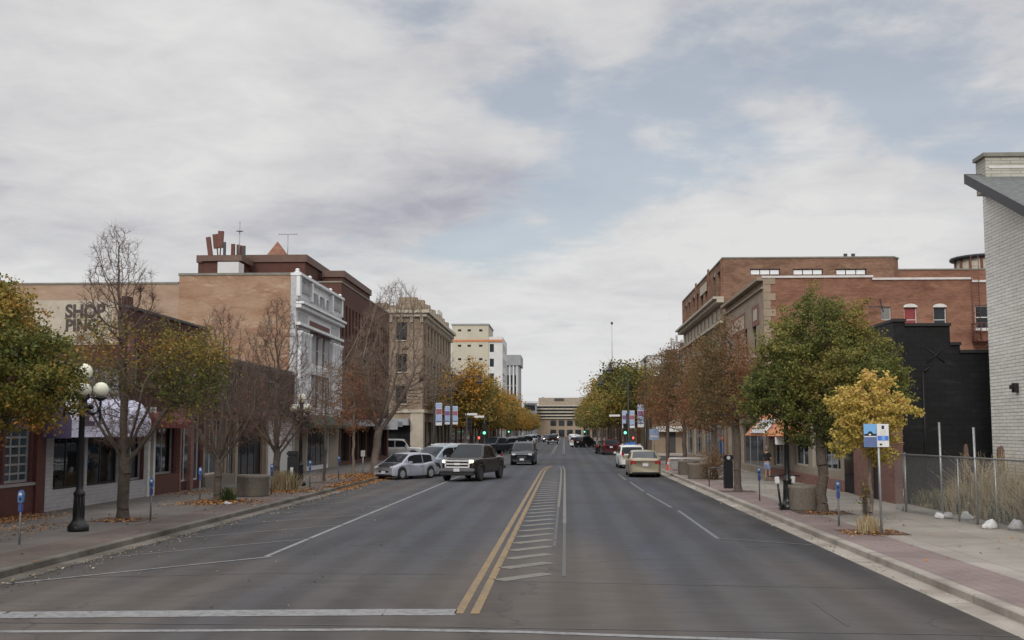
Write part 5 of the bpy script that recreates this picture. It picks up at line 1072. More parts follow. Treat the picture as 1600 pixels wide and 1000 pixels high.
def leafy(seed, trunk_h, r0, lobes, n_cl, per, size, leaf, bark, spread=.34, tint_fn=None, lean=(0, 0), inner=.3, show=1.0):
    rs = np.random.RandomState(seed); top = np.array([lean[0], lean[1], trunk_h]); segs = []
    tp = bend((0, 0, 0), top, 4, np.random.RandomState(seed + 5), 0, .012); 
    for i in range(4): segs.append((tp[i], tp[i + 1], r0 * (1 - .10 * i) * (1.35 if i == 0 else 1), r0 * (1 - .10 * (i + 1))))
    vol = np.array([l[3] * l[4] * l[5] for l in lobes]); pk = rs.choice(len(lobes), n_cl, p=vol / vol.sum()); C = []; T0 = []
    ph = rs.uniform(0, 6, 4)
    for k in pk:
        l = lobes[k]; d = rs.normal(size=3); d /= np.linalg.norm(d); r = max(inner, rs.uniform(0, 1) ** (.45)); az = math.atan2(d[1], d[0])
        r *= 1 + .13 * math.sin(3 * az + ph[0]) + .10 * math.sin(5 * az + 4 * d[2] + ph[1]) + .08 * math.sin(9 * az + ph[2] + 7 * d[2]) + rs.uniform(-.06, .14)
        C.append([l[0] + d[0] * l[3] * r, l[1] + d[1] * l[4] * r, l[2] + d[2] * l[5] * r]); T0.append(r)
    C = np.array(C); T0 = np.array(T0)
    # limbs
    zc = np.mean([l[2] for l in lobes]); nodes_ = [top]; nr_ = [r0 * .6]
    order = rs.permutation(n_cl)[:9]; ends = [np.array([lobes[0][0] * .5 + top[0] * .5, lobes[0][1] * .5, max(C[:, 2]) * .93])] + [C[i] for i in order if C[i][2] > trunk_h + .2]
    for e in ends:
        pts = bend(top if e[2] < 99 else top, top + (e - top) * .92, 5, rs, .10)
        for i in range(5): a = r0 * .62 * (1 - i / 5.5); b_ = r0 * .62 * (1 - (i + 1) / 5.5); segs.append((pts[i], pts[i + 1], a, b_)); nodes_.append(pts[i + 1]); nr_.append(b_)
    nd = np.array(nodes_)
    for c in C:
        dist = np.linalg.norm(nd - c, axis=1) + np.where(nd[:, 2] > c[2] + .2, .8, 0); j = int(np.argmin(dist)); pts = bend(nd[j], c, 3, rs, .08); rr = min(nr_[j], .03) + .006
        for i in range(3): segs.append((pts[i], pts[i + 1], rr * (1 - i * .28), rr * (1 - (i + 1) * .28)))
        for q in range(4): segs.append((c, c + rs.normal(size=3) * spread * .9 + np.array([0, 0, spread * .35]), .008, .004))
    keep = rs.uniform(size=n_cl) < show
    cc = np.repeat(C[keep], per, axis=0); off = rs.normal(size=cc.shape) * spread * np.array([1, 1, .72]); P = cc + off
    ct = np.repeat(rs.uniform(-.22, .22, keep.sum()), per); lt = rs.normal(size=len(P)) * .13
    base = .42 if tint_fn is None else np.array([tint_fn(p) for p in P]); tint = base + ct + lt
    return tubes('trunk', segs, bark), leaves('crown', P, size, leaf, tint, rs)
def bare(seed, H, trunk_h, r0, nlimb=6, spread=.55, levels=4, twig=1.0, lean=(0, 0), leader=True, limb_len=None, up=.14, rmin=.0055, lead=0.0, R=None, taper=.55, shift=0.0):
    rs = np.random.RandomState(seed); segs = []; tips = []
    top = np.array([lean[0], lean[1], trunk_h]); tp = bend((0, 0, 0), top, 4, rs, 0, .014)
    for i in range(4): segs.append((tp[i], tp[i + 1], r0 * (1 - .08 * i) * (1.3 if i == 0 else 1), r0 * (1 - .08 * (i + 1))))
    def grow(p, d, ln, r, lev):
        ns = 6 if lev == 0 else 4; st = ln / ns
        for i in range(ns):
            d = d + rs.normal(size=3) * (.10 + .03 * lev) + np.array([0, 0, up if lev < 3 else up * .4]); d /= np.linalg.norm(d); q = p + d * st
            ra = r * (1 - i / ns * .8); rb_ = r * (1 - (i + 1) / ns * .8); segs.append((p, q, max(ra, rmin), max(rb_, rmin))); p = q
            if lev < levels - 1 and (i > 0 or lev > 0):
                for _ in range(2 if (rs.uniform() < .8 * twig and lev < 3) else 1):
                    ax = np.cross(d, rs.normal(size=3)); ax /= np.linalg.norm(ax); an = rs.uniform(.45, .95); c = d * math.cos(an) + ax * math.sin(an)
                    grow(p, c, ln * rs.uniform(.34, .62) * (1 - (.72 if lev == 0 else .35) * i / ns), max(ra * .55, .006), lev + 1)
            if lev >= 2: tips.append(p)
    LL = limb_len or (H - trunk_h)
    for k in range(nlimb):
        az = 2 * PI * (k + rs.uniform(-.25, .25)) / nlimb; t = rs.uniform(.5, 1); an = spread * rs.uniform(.75, 1.25)
        z0 = trunk_h * rs.uniform(.88, 1.0); d = np.array([math.cos(az) * math.sin(an), math.sin(az) * math.sin(an), math.cos(an)]); q = top * (z0 / trunk_h)
        grow(q, d, LL * rs.uniform(.72, .92), r0 * .5, 0)
    if leader: grow(top, np.array([lean[0] * .05 + lead, 0, 1.0]), (H - trunk_h) * 1.0, r0 * .62, 0)
    # trim to the tree's real height and spread
    zm = max(s[1][2] for s in segs); ks = (H - trunk_h) / (zm - trunk_h); rr_ = sorted(math.hypot(s[1][0] - lean[0], s[1][1]) for s in segs[4:]); kr = R / rr_[int(len(rr_) * .97)] if R else 1
    def fit(p):
        if p[2] <= trunk_h * .9: return p
        h_ = (p[2] - trunk_h) / (H - trunk_h) * ks; tp_ = 1 - taper * max(0, h_ - .35); return np.array([top[0] + shift * max(0, h_) + (p[0] - top[0]) * kr * tp_, (p[1] - top[1]) * kr * tp_, trunk_h + (p[2] - trunk_h) * ks])
    segs = segs[:4] + [(fit(s[0]), fit(s[1]), s[2], s[3]) for s in segs[4:]]; tips = [fit(p) for p in tips]
    return segs, np.array(tips), rs
def place_tree(name, label, x, y, trunk, crown, group=None, rz=0, s=1, z=.14, cname='crown'):
    o = thing(name, label, 'tree', (x, y, z), rz, group); link('trunk', trunk, o)
    if crown: link(cname, crown, o)
    o.scale = (s, s, s); return o
def colonize(rs, trunk, A, step=.17, infl=1.6, kill=.24, trop=.22, iters=160, par0=None):
    """branches grow step by step towards the points of the crown they have to fill"""
    pos = [np.array(p, float) for p in trunk]; par = list(par0) if par0 else [-1] + list(range(len(trunk) - 1)); A = A.copy(); T = np.array(pos)
    D = np.linalg.norm(A[:, None, :] - T[None], axis=2); near = D.argmin(1); dist = D.min(1)
    for it in range(iters):
        act = dist < (infl if it > 12 else 99)
        if not act.any(): break
        idx = near[act]; P0 = np.array(pos); v = A[act] - P0[idx]; v /= np.linalg.norm(v, axis=1)[:, None] + 1e-9
        acc = np.zeros((len(pos), 3)); np.add.at(acc, idx, v); g = np.unique(idx); d = acc[g]; d /= np.linalg.norm(d, axis=1)[:, None] + 1e-9
        d = d + rs.normal(size=d.shape) * .16 + np.array([0, 0, trop]); d /= np.linalg.norm(d, axis=1)[:, None]; new = P0[g] + d * step
        n0 = len(pos); ok = []
        for k, q in zip(g, new): pos.append(q); par.append(int(k)); ok.append(q)
        D = np.linalg.norm(A[:, None, :] - np.array(ok)[None], axis=2); m = D.min(1); j = D.argmin(1); u = m < dist; near[u] = j[u] + n0; dist[u] = m[u]
        keep = dist > kill; A = A[keep]; near = near[keep]; dist = dist[keep]
        if not len(A): break
    return np.array(pos), par
def sc_tree(seed, trunk_h, r0, A, leader=None, lean=(0, 0), rt=.007, step=.17, kill=.24, trop=.22, twigs=3, tl=.30, limbs=0, limb_l=1.8, limb_a=.75):
    rs = np.random.RandomState(seed); top = np.array([lean[0], lean[1], trunk_h]); tr = bend((0, 0, 0), top, 7, rs, 0, .010)
    if leader is not None: 
        ld = bend(top, leader, max(4, int(np.linalg.norm(np.array(leader) - top) / .3)), rs, 0, .004); tr = tr + ld[1:]
    # keep the attraction points from sprouting on the clear stem
    par0 = [-1] + list(range(len(tr) - 1))
    for q in range(limbs):
        az = 2 * PI * (q + rs.uniform(-.2, .2)) / limbs; an = limb_a * rs.uniform(.8, 1.15); j = 7 if q % 2 else 6; p = tr[j]; k_ = j; ns = int(limb_l * rs.uniform(.8, 1.1) / .22)
        for i in range(ns):
            a_ = an * (1 - .35 * i / ns); d = np.array([math.cos(az) * math.sin(a_), math.sin(az) * math.sin(a_), math.cos(a_)]) + rs.normal(size=3) * .05; p = p + d * .22; tr.append(p); par0.append(k_); k_ = len(tr) - 1
    pos, par = colonize(rs, tr, A, step, 1.7, kill, trop, par0=par0)
    n = len(pos); cnt = np.zeros(n); kids = np.zeros(n, int)
    for i in range(n - 1, 0, -1):
        if kids[i] == 0: cnt[i] += 1
        kids[par[i]] += 1; cnt[par[i]] += cnt[i]
    k = math.log(r0 / rt) / math.log(max(3, cnt[0])); R = rt * cnt ** k; segs = []
    for i in range(1, n):
        j = par[i]; ra = min(R[j], R[i] * 1.25) if j > 6 else R[j]; segs.append((pos[j], pos[i], ra * (1.25 if j == 0 else 1), R[i]))
    tips = [i for i in range(8, n) if cnt[i] <= 2.5]; tw = []
    for i in tips:
        d0 = pos[i] - pos[par[i]]; d0 /= np.linalg.norm(d0) + 1e-9
        for q in range(twigs):
            d = d0 * .8 + rs.normal(size=3) * .55 + np.array([0, 0, .25]); d /= np.linalg.norm(d); e = pos[i] + d * tl * rs.uniform(.5, 1.2); tw.append((pos[i], e, rt * .62, rt * .38))
    return segs, tw, np.array([pos[i] for i in tips]), np.array([t[1] for t in tw]) if tw else None, rs
def env_cone(rs, n, zb, H, R, top=(0, 0), low=.25, p=.62, inner=.25):
    out = []
    while len(out) < n:
        h = rs.uniform() ** 1.15; r = R * min(1, (h / low) ** .6 if h < low else 1) * (1 - h) ** p + .06; a = rs.uniform(0, 2 * PI); q = r * max(inner, math.sqrt(rs.uniform())) * (1 + .12 * math.sin(3 * a + seed_ph[0]) + .1 * math.sin(5 * a + 6 * h))
        out.append((q * math.cos(a) + top[0] * h, q * math.sin(a) + top[1] * h, zb + (H - zb) * h))
    return np.array(out)
seed_ph = [1.0]
def env_lobes(rs, n, lobes):
    vol = np.array([l[3] * l[4] * l[5] for l in lobes]); out = []; ph = rs.uniform(0, 6, 3)
    for k in rs.choice(len(lobes), n, p=vol / vol.sum()):
        l = lobes[k]; d = rs.normal(size=3); d /= np.linalg.norm(d); a = math.atan2(d[1], d[0]); r = rs.uniform(.15, 1) ** .5 * (1 + .12 * math.sin(3 * a + ph[0] + 2 * d[2]) + .09 * math.sin(7 * a + 5 * d[2] + ph[1]))
        out.append((l[0] + d[0] * l[3] * r, l[1] + d[1] * l[4] * r, l[2] + d[2] * l[5] * r))
    return np.array(out)
def sc_place(name, label, x, y, tree, leaf=None, per=0, lsize=.08, scatter=.11, filt=None, tint=None, bark='bark', twig='twig', group=None, at='tips', rz=0):
    segs, tw, tips, ends, rs = tree; o = thing(name, label, 'tree', (x, y, .14), rz, group)
    link('trunk', tubes('trunk', segs, bark, 7), o)
    if tw and name == 'bare_tree': link('twigs', tubes('twigs', tw, twig), o)
    if leaf:
        B = np.concatenate([tips, ends]) if at == 'all' else tips
        if filt is not None: B = B[[bool(filt(p)) for p in B]]
        ct = rs.normal(size=len(B)) * .13; Pq = np.repeat(B, per, axis=0) + rs.normal(size=(len(B) * per, 3)) * np.array([scatter, scatter, scatter * .7]); tn = (np.array([tint(p) for p in B]) if tint else np.full(len(B), .5)) + ct
        tn = np.repeat(tn, per) + rs.normal(size=len(Pq)) * .12; link('crown' if name != 'bare_tree' else 'foliage', leaves('crown', Pq, lsize, leaf, tn, rs, .15), o)
    return o
gp = lambda px, py: GP(px, py, .14)
BG = 'nearly leafless street trees'
# left row
rr = np.random.RandomState(2)
A = env_lobes(rr, 1500, [(.2, 0, 4.0, 2.3, 2.2, 1.55), (1.25, -.2, 3.5, 1.6, 1.8, 1.2), (-.1, .2, 5.0, 1.5, 1.4, 1.0)])
sc_place('street_tree', 'dense green and orange leafy tree at the left edge beside the globe lamp', -12.98, 23.7, sc_tree(3, 2.2, .17, A, (0, 0, 4.6), kill=.24, twigs=3, tl=.28), 'leaf_mixed', 21, .085, .10, at='all', filt=lambda p: math.sin(p[0] * 4.1 + 2) * math.sin(p[1] * 3.7) * math.sin(p[2] * 4.6 + p[0]) > -.40,
    tint=lambda p: .46 + .30 * math.sin(p[0] * 1.7 + 1.1) * math.cos(p[2] * 1.6))
g = gp(192, 812); A = np.concatenate([env_cone(rr, 2600, 1.9, 8.3, 2.0, (-.5, 0), p=.6), env_lobes(rr, 800, [(1.7, -.1, 4.1, 1.15, 1.1, 1.2), (-.9, 0, 3.2, .9, .9, .9)])])
sc_place('bare_tree', 'slim tree with bare pointed top and orange-green lower leaves, right of the globe lamp', g.x, g.y, sc_tree(21, 1.75, .165, A, (-.2, 0, 5.2), rt=.0055, step=.14, kill=.17, trop=.30, twigs=5, tl=.25, limbs=6, limb_l=2.2, limb_a=.72), 'leaf_mixed', 3, .085, .12, group=BG, at='all',
    filt=lambda p: (p[0] > .9 and 2.7 < p[2] < 5.3) or (3.5 < p[2] < 5.6 and math.sin(p[0] * 91 + p[2] * 57 + p[1] * 33) > .55), tint=lambda p: .42 + .2 * math.sin(3 * p[2]) - .1 * (p[0] > .8))
g = gp(340, 781); A = env_cone(rr, 2000, 1.6, 6.9, 2.15, (0, 0), low=.3, p=.5)
sc_place('bare_tree', 'small bare brown tree behind a blue meter, second from the left', g.x, g.y, sc_tree(33, 1.45, .14, A, (.1, 0, 3.2), rt=.0058, step=.15, kill=.19, trop=.28, twigs=6, tl=.28, limbs=6, limb_l=2.0, limb_a=.8), 'leaf_rust', 1, .07, .10, group=BG, filt=lambda p: p[2] < 4.5)
g = gp(432, 764); A = env_cone(rr, 2400, 1.7, 8.2, 2.35, (-.1, 0), low=.25, p=.6)
sc_place('bare_tree', 'bare dark-trunked tree with a leafy shrub at its foot, beside the black bin', g.x, g.y, sc_tree(47, 1.6, .15, A, (-.1, 0, 4.5), rt=.0065, step=.16, kill=.20, trop=.28, twigs=6, tl=.30, limbs=6, limb_l=2.4, limb_a=.75), 'leaf_rust', 1, .08, .10, group=BG, filt=lambda p: p[2] < 4.2)
g = gp(507, 752); A = env_cone(rr, 500, 2.2, 6.0, 1.4, (0, 0))
sc_place('bare_tree', 'thin-stemmed bare tree with a few rusty leaves, right of the second globe lamp', g.x, g.y, sc_tree(55, 2.1, .075, A, (0, 0, 4.2), rt=.007, kill=.24, twigs=3), 'leaf_rust', 5, .09, .12, group=BG)
g = gp(552, 741); A = env_cone(rr, 350, 2.3, 6.3, 1.7, (0, 0))
sc_place('bare_tree', 'thin pale-stemmed tree with rusty orange leaves in front of the brown office', g.x, g.y, sc_tree(61, 2.3, .08, A, (0, 0, 5.4), rt=.007, kill=.28, twigs=3), 'leaf_rust', 12, .10, .14, tint=lambda p: .78, bark='bark_pale', group=BG)
g = gp(584, 739); A = np.concatenate([env_cone(rr, 3000, 2.9, 11.2, 3.9, (1.3, 0), low=.3, p=.5), env_lobes(rr, 700, [(3.3, 0, 5.6, 2.0, 1.8, 1.9), (-1.6, 0, 5.0, 1.6, 1.6, 1.5)])])
sc_place('bare_tree', 'large spreading bare tree leaning right, in front of the beige hotel', g.x, g.y, sc_tree(76, 2.7, .23, A, (.7, 0, 4.6), lean=(.25, 0), rt=.0092, step=.23, kill=.29, trop=.26, twigs=5, tl=.42, limbs=6, limb_l=4.2, limb_a=.75), 'leaf_rust', 2, .10, .16, group=BG, filt=lambda p: p[0] < .6 and p[2] < 6.5, bark='bark_pale', twig='twig_tan')
# right row
g = gp(1362, 832); A = env_lobes(rr, 420, [(-.05, 0, 2.72, .75, .8, .75), (-.5, 0, 2.15, .45, .5, .42), (.2, 0, 3.35, .5, .5, .62), (.65, 0, 2.85, .5, .5, .42), (-.55, 0, 3.0, .45, .5, .5), (.3, 0, 2.0, .4, .5, .4)])
sc_place('young_tree', 'small young golden-yellow tree behind the blue and white street sign', g.x, g.y, sc_tree(8, 1.55, .05, A, (.05, 0, 3.3), rt=.0045, step=.11, kill=.15, twigs=3, tl=.16), 'leaf_yellow', 8, .085, .05, tint=lambda p: .5 + .22 * (p[2] - 2.6), bark='bark_pale', at='all')
g = gp(1285, 801); A = env_lobes(rr, 2100, [(.35, 0, 3.9, 2.25, 2.1, 1.55), (.15, 0, 5.3, 1.4, 1.35, 1.3), (1.45, -.2, 3.7, 1.2, 1.4, 1.2), (-1.2, .1, 3.4, 1.15, 1.3, 1.0), (.1, 0, 2.6, 1.3, 1.3, .6), (-.9, 0, 4.9, .9, 1, .9)])
sc_place('street_tree', 'big full green tree with olive edges beside the round planter and scooters', g.x, g.y, sc_tree(12, 1.95, .16, A, (.15, 0, 5.6), kill=.23, twigs=3, tl=.28), 'leaf_green', 20, .085, .09, at='all', filt=lambda p: math.sin(p[0] * 4.1 + 1) * math.sin(p[1] * 3.7) * math.sin(p[2] * 4.6 + p[0]) > -.42,
    tint=lambda p: .42 + .24 * math.sin(p[0] * 1.9 + 2) * math.cos(p[2] * 1.5 + .5) + .04 * (p[2] - 4))
g = gp(1153, 768); A = env_lobes(rr, 900, [(0, 0, 4.2, 1.6, 1.9, 1.5), (-.4, 0, 5.7, 1.1, 1.2, 1.2), (-.9, 0, 3.4, 1.1, 1.2, .9)])
sc_place('rusty_tree', 'rusty-brown thinning tree beside the dark blue bin, nearest of the rusty trees', g.x, g.y, sc_tree(15, 2.0, .15, A, (-.2, 0, 6.0), rt=.008, kill=.24, twigs=3), 'leaf_rust', 7, .09, .12, group='rusty trees on the right sidewalk', at='all', tint=lambda p: .42 + .25 * math.sin(p[0] * 2 + 1))
for k, (x, y, sd, s, lb) in enumerate([(7.75, 60.5, 19, .95, 'rusty-leaved tree rising from the bushy planter, second of the rusty trees'), (7.5, 73, 20, 1.06, 'rusty tree behind the round planters, third of the rusty trees'), (7.6, 86, 22, 1.10, 'rusty tree near the orange cone, last before the cross street')]):
    A = env_lobes(rr, 750, [(0, 0, 4.6, 2.0, 2.1, 1.9), (-.3, 0, 6.2, 1.3, 1.3, 1.3), (-.8, 0, 3.2, 1.4, 1.4, .9)]) * s
    sc_place('rusty_tree', lb, x, y, sc_tree(sd, 2.2 * s, .14, A, (-.1, 0, 6.4 * s), rt=.009, step=.22, kill=.3, twigs=3, tl=.35), 'leaf_rust', 6, .11, .15, group='rusty trees on the right sidewalk', at='all', tint=lambda p: .5 + .25 * math.sin(p[0] * 1.5 + p[2]))
# far rows beyond the cross street
var = []
for k, (leaf, sd) in enumerate((('leaf_orange', 31), ('leaf_olive', 32), ('leaf_green', 33), ('leaf_orange', 34), ('leaf_olive', 35))):
    var.append(leafy(sd, 2.6, .17, [(0, 0, 5.6, 3.3, 3.1, 2.6), (.6, .3, 7.2, 2.1, 2.0, 1.7), (-1.2, -.4, 4.3, 2.1, 2.0, 1.5), (1.4, 0, 4.2, 1.9, 2.0, 1.4)], 230, 30, .27, leaf, 'bark', .42, tint_fn=lambda p: .45 + .25 * math.sin(p[0] * .9 + p[2] * .8)))
rt = random.Random(5)
def far_row(X, ys, seq, s0, s1, side):
    for i, y in enumerate(ys):
        v = seq[i % len(seq)]; t = i / max(1, len(ys) - 1); col = ('orange-gold', 'olive-yellow', 'green', 'golden orange', 'yellow-green')[v]
        word = ['first', 'second', 'third', 'fourth', 'fifth', 'sixth', 'seventh', 'eighth', 'ninth', 'tenth', 'eleventh', 'twelfth', 'thirteenth', 'fourteenth', 'fifteenth', 'sixteenth', 'seventeenth', 'eighteenth'][i]
        place_tree('autumn_tree', f'{col} autumn tree, {word} beyond the cross street on the {side}', X + rt.uniform(-.4, .4), y + rt.uniform(-.8, .8), *var[v], f'autumn trees lining the {side} side beyond the crossing', rt.uniform(0, 6.3), (s0 + (s1 - s0) * t) * rt.uniform(.93, 1.07))
far_row(-11.6, [133, 143, 153, 164, 176, 189, 203, 218, 234, 252, 272, 294, 318, 344, 372, 402], [0, 1, 3, 0, 4, 3, 0, 1, 0, 3], 1.12, .95, 'left')
far_row(7.7, [130, 140, 150, 161, 173, 186, 200, 216, 234, 254, 276, 300, 328, 358, 388], [4, 1, 4, 2, 1, 3, 4, 2, 1, 2], 1.22, 1.28, 'right')
place_tree('autumn_tree', 'deep green tree at the far end beside the banded building, right', 11, 425, *var[2], None, 1.0, .8)
place_tree('autumn_tree', 'small green tree at the far end beside the banded building, left', -16, 428, *var[2], None, 2.0, .7)

# ------------------------------------------------------------------ ground litter, weeds, shrubs, tree pits
def stuff(name, me, label=None): o = link(name, me); o['kind'] = 'stuff'; return o
rs = np.random.RandomState(4)
def pit(x, y, s=.75, w=1.0):
    m = MB(); m.T = Matrix.Translation((x, y, 0)); m.box(-s * w, s * w, -s, s, .12, .149); return m
pm = MB()
PITS = [(gp(192, 812), .75), (gp(340, 783), .8), (gp(432, 766), .8), (gp(507, 754), .7), (gp(552, 743), .7), (gp(584, 740), .8), (gp(1362, 832), .75), (gp(1285, 801), .8), (gp(1153, 768), .7), (Vector((7.75, 60.5, 0)), .7), (Vector((7.5, 73, 0)), .7)]
for g, s in PITS: pm.box(g.x - s, g.x + s, g.y - s, g.y + s, .12, .150)
struct('tree_pit_soil', pm, 'mulch', 'stuff')
P = []; 
def litter(cx, cy, sx, sy, n, z=.16): P.append(np.stack([rs.normal(cx, sx, n), rs.normal(cy, sy, n), np.full(n, z) + rs.uniform(0, .03, n)], axis=1))
for (px, py, sx, sy, n) in ((340, 786, .75, 1.0, 900), (432, 768, .9, 1.2, 1300), (552, 745, .9, 2.0, 1200), (584, 742, .9, 2.5, 1200), (192, 814, .3, .4, 120), (60, 826, .5, 1.0, 160), (20, 812, .45, 1.0, 700), (1362, 834, .4, .5, 170), (1285, 803, .4, .5, 140), (310, 770, .5, 1.2, 300)):
    g = gp(px, py); litter(g.x, g.y, sx, sy, n)
y = rs.uniform(50, 72, 4500); P.append(np.stack([XL + rs.normal(-.1, .3, 4500), y, np.full(4500, .155)], axis=1))
y = rs.uniform(15, 95, 500); P.append(np.stack([rs.uniform(BL, XL, 500), y, np.full(500, .158)], axis=1))
y = rs.uniform(22, 95, 300); P.append(np.stack([rs.uniform(XR + .2, BR, 300), y, np.full(300, .158)], axis=1))
C = np.concatenate(P); 
on = C[:, 0] < XL; C[~on & (C[:, 0] < XR), 2] = .02
stuff('fallen_leaves', leaves('fallen_leaves', C, .085, 'fallen', rs.uniform(0, 1, len(C)), rs, flat=2.5))
y = rs.uniform(18, 60, 900); C = np.stack([XL + .3 + np.abs(rs.normal(0, .35, 900)), y, np.full(900, .018)], axis=1)
n2 = 110; C = np.concatenate([C, np.stack([XL + rs.uniform(.2, 6, n2), rs.uniform(16, 40, n2), np.full(n2, .018)], axis=1), np.stack([XR - .1 - np.abs(rs.normal(0, .2, 160)), rs.uniform(18, 60, 160), np.full(160, .018)], axis=1)])
stuff('gutter_debris', leaves('gutter_debris', C, .055, 'gutter', rs.uniform(0, 1, len(C)), rs, flat=2.5))
def blades(name, roots, hts, mat, tint, width=.012, lean=.25, nseg=2):
    n = len(roots); az = rs.uniform(0, 2 * PI, n); d = np.stack([np.cos(az), np.sin(az), np.zeros(n)], axis=1); ln = np.abs(rs.normal(0, lean, n))
    top = roots + d * (ln * hts)[:, None] + np.array([0, 0, 1]) * hts[:, None]; mid = roots + d * (ln * hts * .3)[:, None] + np.array([0, 0, .55]) * hts[:, None]
    wv = np.stack([-np.sin(az + 1), np.cos(az + 1), np.zeros(n)], axis=1) * width
    V = np.stack([roots - wv, roots + wv, mid + wv, mid - wv, top + wv * .5, top - wv * .5], axis=1).reshape(-1, 3); b = np.arange(n)[:, None] * 6
    return raw_mesh(name, V, np.concatenate([b + np.array([[0, 1, 2, 3]]), b + np.array([[3, 2, 4, 5]])]), mat, tint=np.repeat(np.clip(tint, 0, 1), 6))
# the weedy lot behind the fence
lot = MB(); lot.quad((BR + .25, 12, .152), (60, 12, .152), (60, 40, .152), (BR + .25, 40, .152)); struct('vacant_lot_dirt', lot, 'dirt')
cl = []
for k in range(230):
    x = rs.uniform(11.75, 15.5); y = rs.uniform(26, 39.6); 
    dens = 1.2 if x > 12.2 else .6
    hgt = rs.uniform(.4, 1.55) * (1.15 if 12.2 < x < 14 else .7) * (.55 if y > 36.3 else 1) * (.75 + .35 * math.sin(y * 1.3)); n = int(150 * dens); r = rs.uniform(.15, .45); cl.append((np.stack([rs.normal(x, r, n), rs.normal(y, r, n), np.full(n, .15)], axis=1), rs.uniform(.5, 1, n) * hgt))
R_ = np.concatenate([c[0] for c in cl]); Hh = np.concatenate([c[1] for c in cl]); ok = (R_[:, 0] > 11.6) & (R_[:, 0] < 13.45) | (R_[:, 1] < 20); ok = (R_[:, 0] > 11.55) & ((R_[:, 0] < 13.4) | (R_[:, 1] > 36.5)) & (R_[:, 1] < 39.8); R_ = R_[ok]; Hh = Hh[ok]
stuff('dry_weeds', blades('dry_weeds', R_, Hh, 'weed', .45 + rs.normal(0, .25, len(R_)) + .2 * np.sin(R_[:, 1] * 2) - .35 * (R_[:, 1] > 36.5), .011, .5))
sd = R_[::2] + np.stack([rs.normal(0, .12, len(R_[::2])), rs.normal(0, .12, len(R_[::2])), Hh[::2] * rs.uniform(.5, 1.02, len(R_[::2]))], axis=1)
stuff('weed_seed_heads', leaves('weed_seed_heads', sd, .045, 'weed', .7 + rs.normal(0, .2, len(sd)), rs))
g_ = np.stack([rs.uniform(11.6, 13.3, 2500), rs.uniform(25, 39.5, 2500), np.full(2500, .15)], axis=1); stuff('green_weeds', blades('green_weeds', g_, rs.uniform(.15, .6, 2500), 'weed_green', rs.uniform(0, 1, 2500), .012, .4))
def tuft(name, label, x, y, n, h, r, mat='weed', tint=.5, cat='plant', z=.15):
    ro = np.stack([rs.normal(0, r, n), rs.normal(0, r, n), np.zeros(n)], axis=1); o = thing(name, label, cat, (x, y, z)); link('blades', blades('blades', ro, rs.uniform(.4, 1, n) * h, mat, tint + rs.normal(0, .2, n), .01, .35), o); return o
g = gp(1362, 832); tuft('grass_tuft', 'dry yellow grass tuft around the foot of the young yellow tree', g.x - .08, g.y - .1, 320, .42, .10)
g = gp(432, 766); tuft('grass_tuft', 'olive shrubby grass at the foot of the bare tree beside the black bin', g.x + .35, g.y - .2, 900, .85, .25, tint=.25)
g = gp(340, 783); tuft('grass_tuft', 'small dark green tuft right of the second tree on the left', g.x + .35, g.y, 300, .5, .12, 'weed_green')
def shrub(label, x, y, h, r, leaf, n=900, z=.15, name='shrub'):
    q = np.random.RandomState(int(x * 100 + y)); P = q.normal(size=(n, 3)) * np.array([r, r, h * .28]) + np.array([0, 0, h * .55]); P[:, 2] = np.abs(P[:, 2]); segs = [((0, 0, 0), tuple(p * .8), .012, .005) for p in P[:60]]
    o = thing(name, label, 'shrub', (x, y, z)); link('stems', tubes('stems', segs, 'bark'), o); link('foliage', leaves('foliage', P, .075, leaf, .5 + q.normal(size=n) * .25, q), o)
g = gp(1362, 832); shrub('small green sprout on the trunk of the young yellow tree', g.x - .15, g.y - .02, .95, .07, 'leaf_olive', 120, .5, 'sprout')
shrub('rust-brown bush beside the round planter near the dark blue bin', 7.55, 59.0, 1.5, .42, 'leaf_rust', 2200)
# ------------------------------------------------------------------ STREET FURNITURE
def globe_lamp(label, x, y, s=1.0, shift=0):
    o = thing('globe_lamp', label, 'street lamp', (x, y, .14), .35, 'black globe street lamps')
    m = MB(); m.lathe([(.24, 0), (.26, .04), (.25, .14), (.18, .22), (.145, .28), (.14, .34), (.125, .85), (.14, .88), (.14, .94), (.09, 1.0), (.082, 1.1), (.068, 2.9), (.12, 2.95), (.14, 3.02), (.09, 3.10), (.10, 3.25), (.16, 3.30), (.16, 3.36), (.08, 3.42), (.07, 3.64), (.13, 3.68), (.13, 3.72)], n=18)
    for k in range(10): a = k * PI / 5; m.bar((.132 * math.cos(a), .132 * math.sin(a), .36), (.118 * math.cos(a), .118 * math.sin(a), .84), .012, n=5)
    part('post', m, 'black_metal', o)
    for k in range(4):
        a = k * PI / 2; c, s_ = math.cos(a), math.sin(a); m = MB(); pts = [(c * r, s_ * r, z) for r, z in ((.08, 2.98), (.22, 2.86), (.36, 2.92), (.42, 3.08), (.42, 3.22))]; m.path(pts, .032); m.lathe([(.05, 0), (.14, .06), (.14, .1)], (.42 * c, .42 * s_, 3.2), 12); m.ball((.2 * c, .2 * s_, 3.05), .07, 8)
        m.bar((c * .1, s_ * .1, 3.3), (c * .42, s_ * .42, 3.24), .018); m.bar((.42 * c, .42 * s_, 2.75), (.42 * c, .42 * s_, 3.1), .022, .03); part('arm', m, 'black_metal', o)
        m = MB(); m.ball((.42 * c, .42 * s_, 3.48), .19, 18); part('globe', m, 'globe', o)
    m = MB(); m.ball((0, 0, 3.92), .215, 18); part('globe', m, 'globe', o); return o
g = gp(122, 830); lamp = globe_lamp('black cast-iron lamp post with milky globes, half hidden by the leafy tree at left', g.x, g.y)
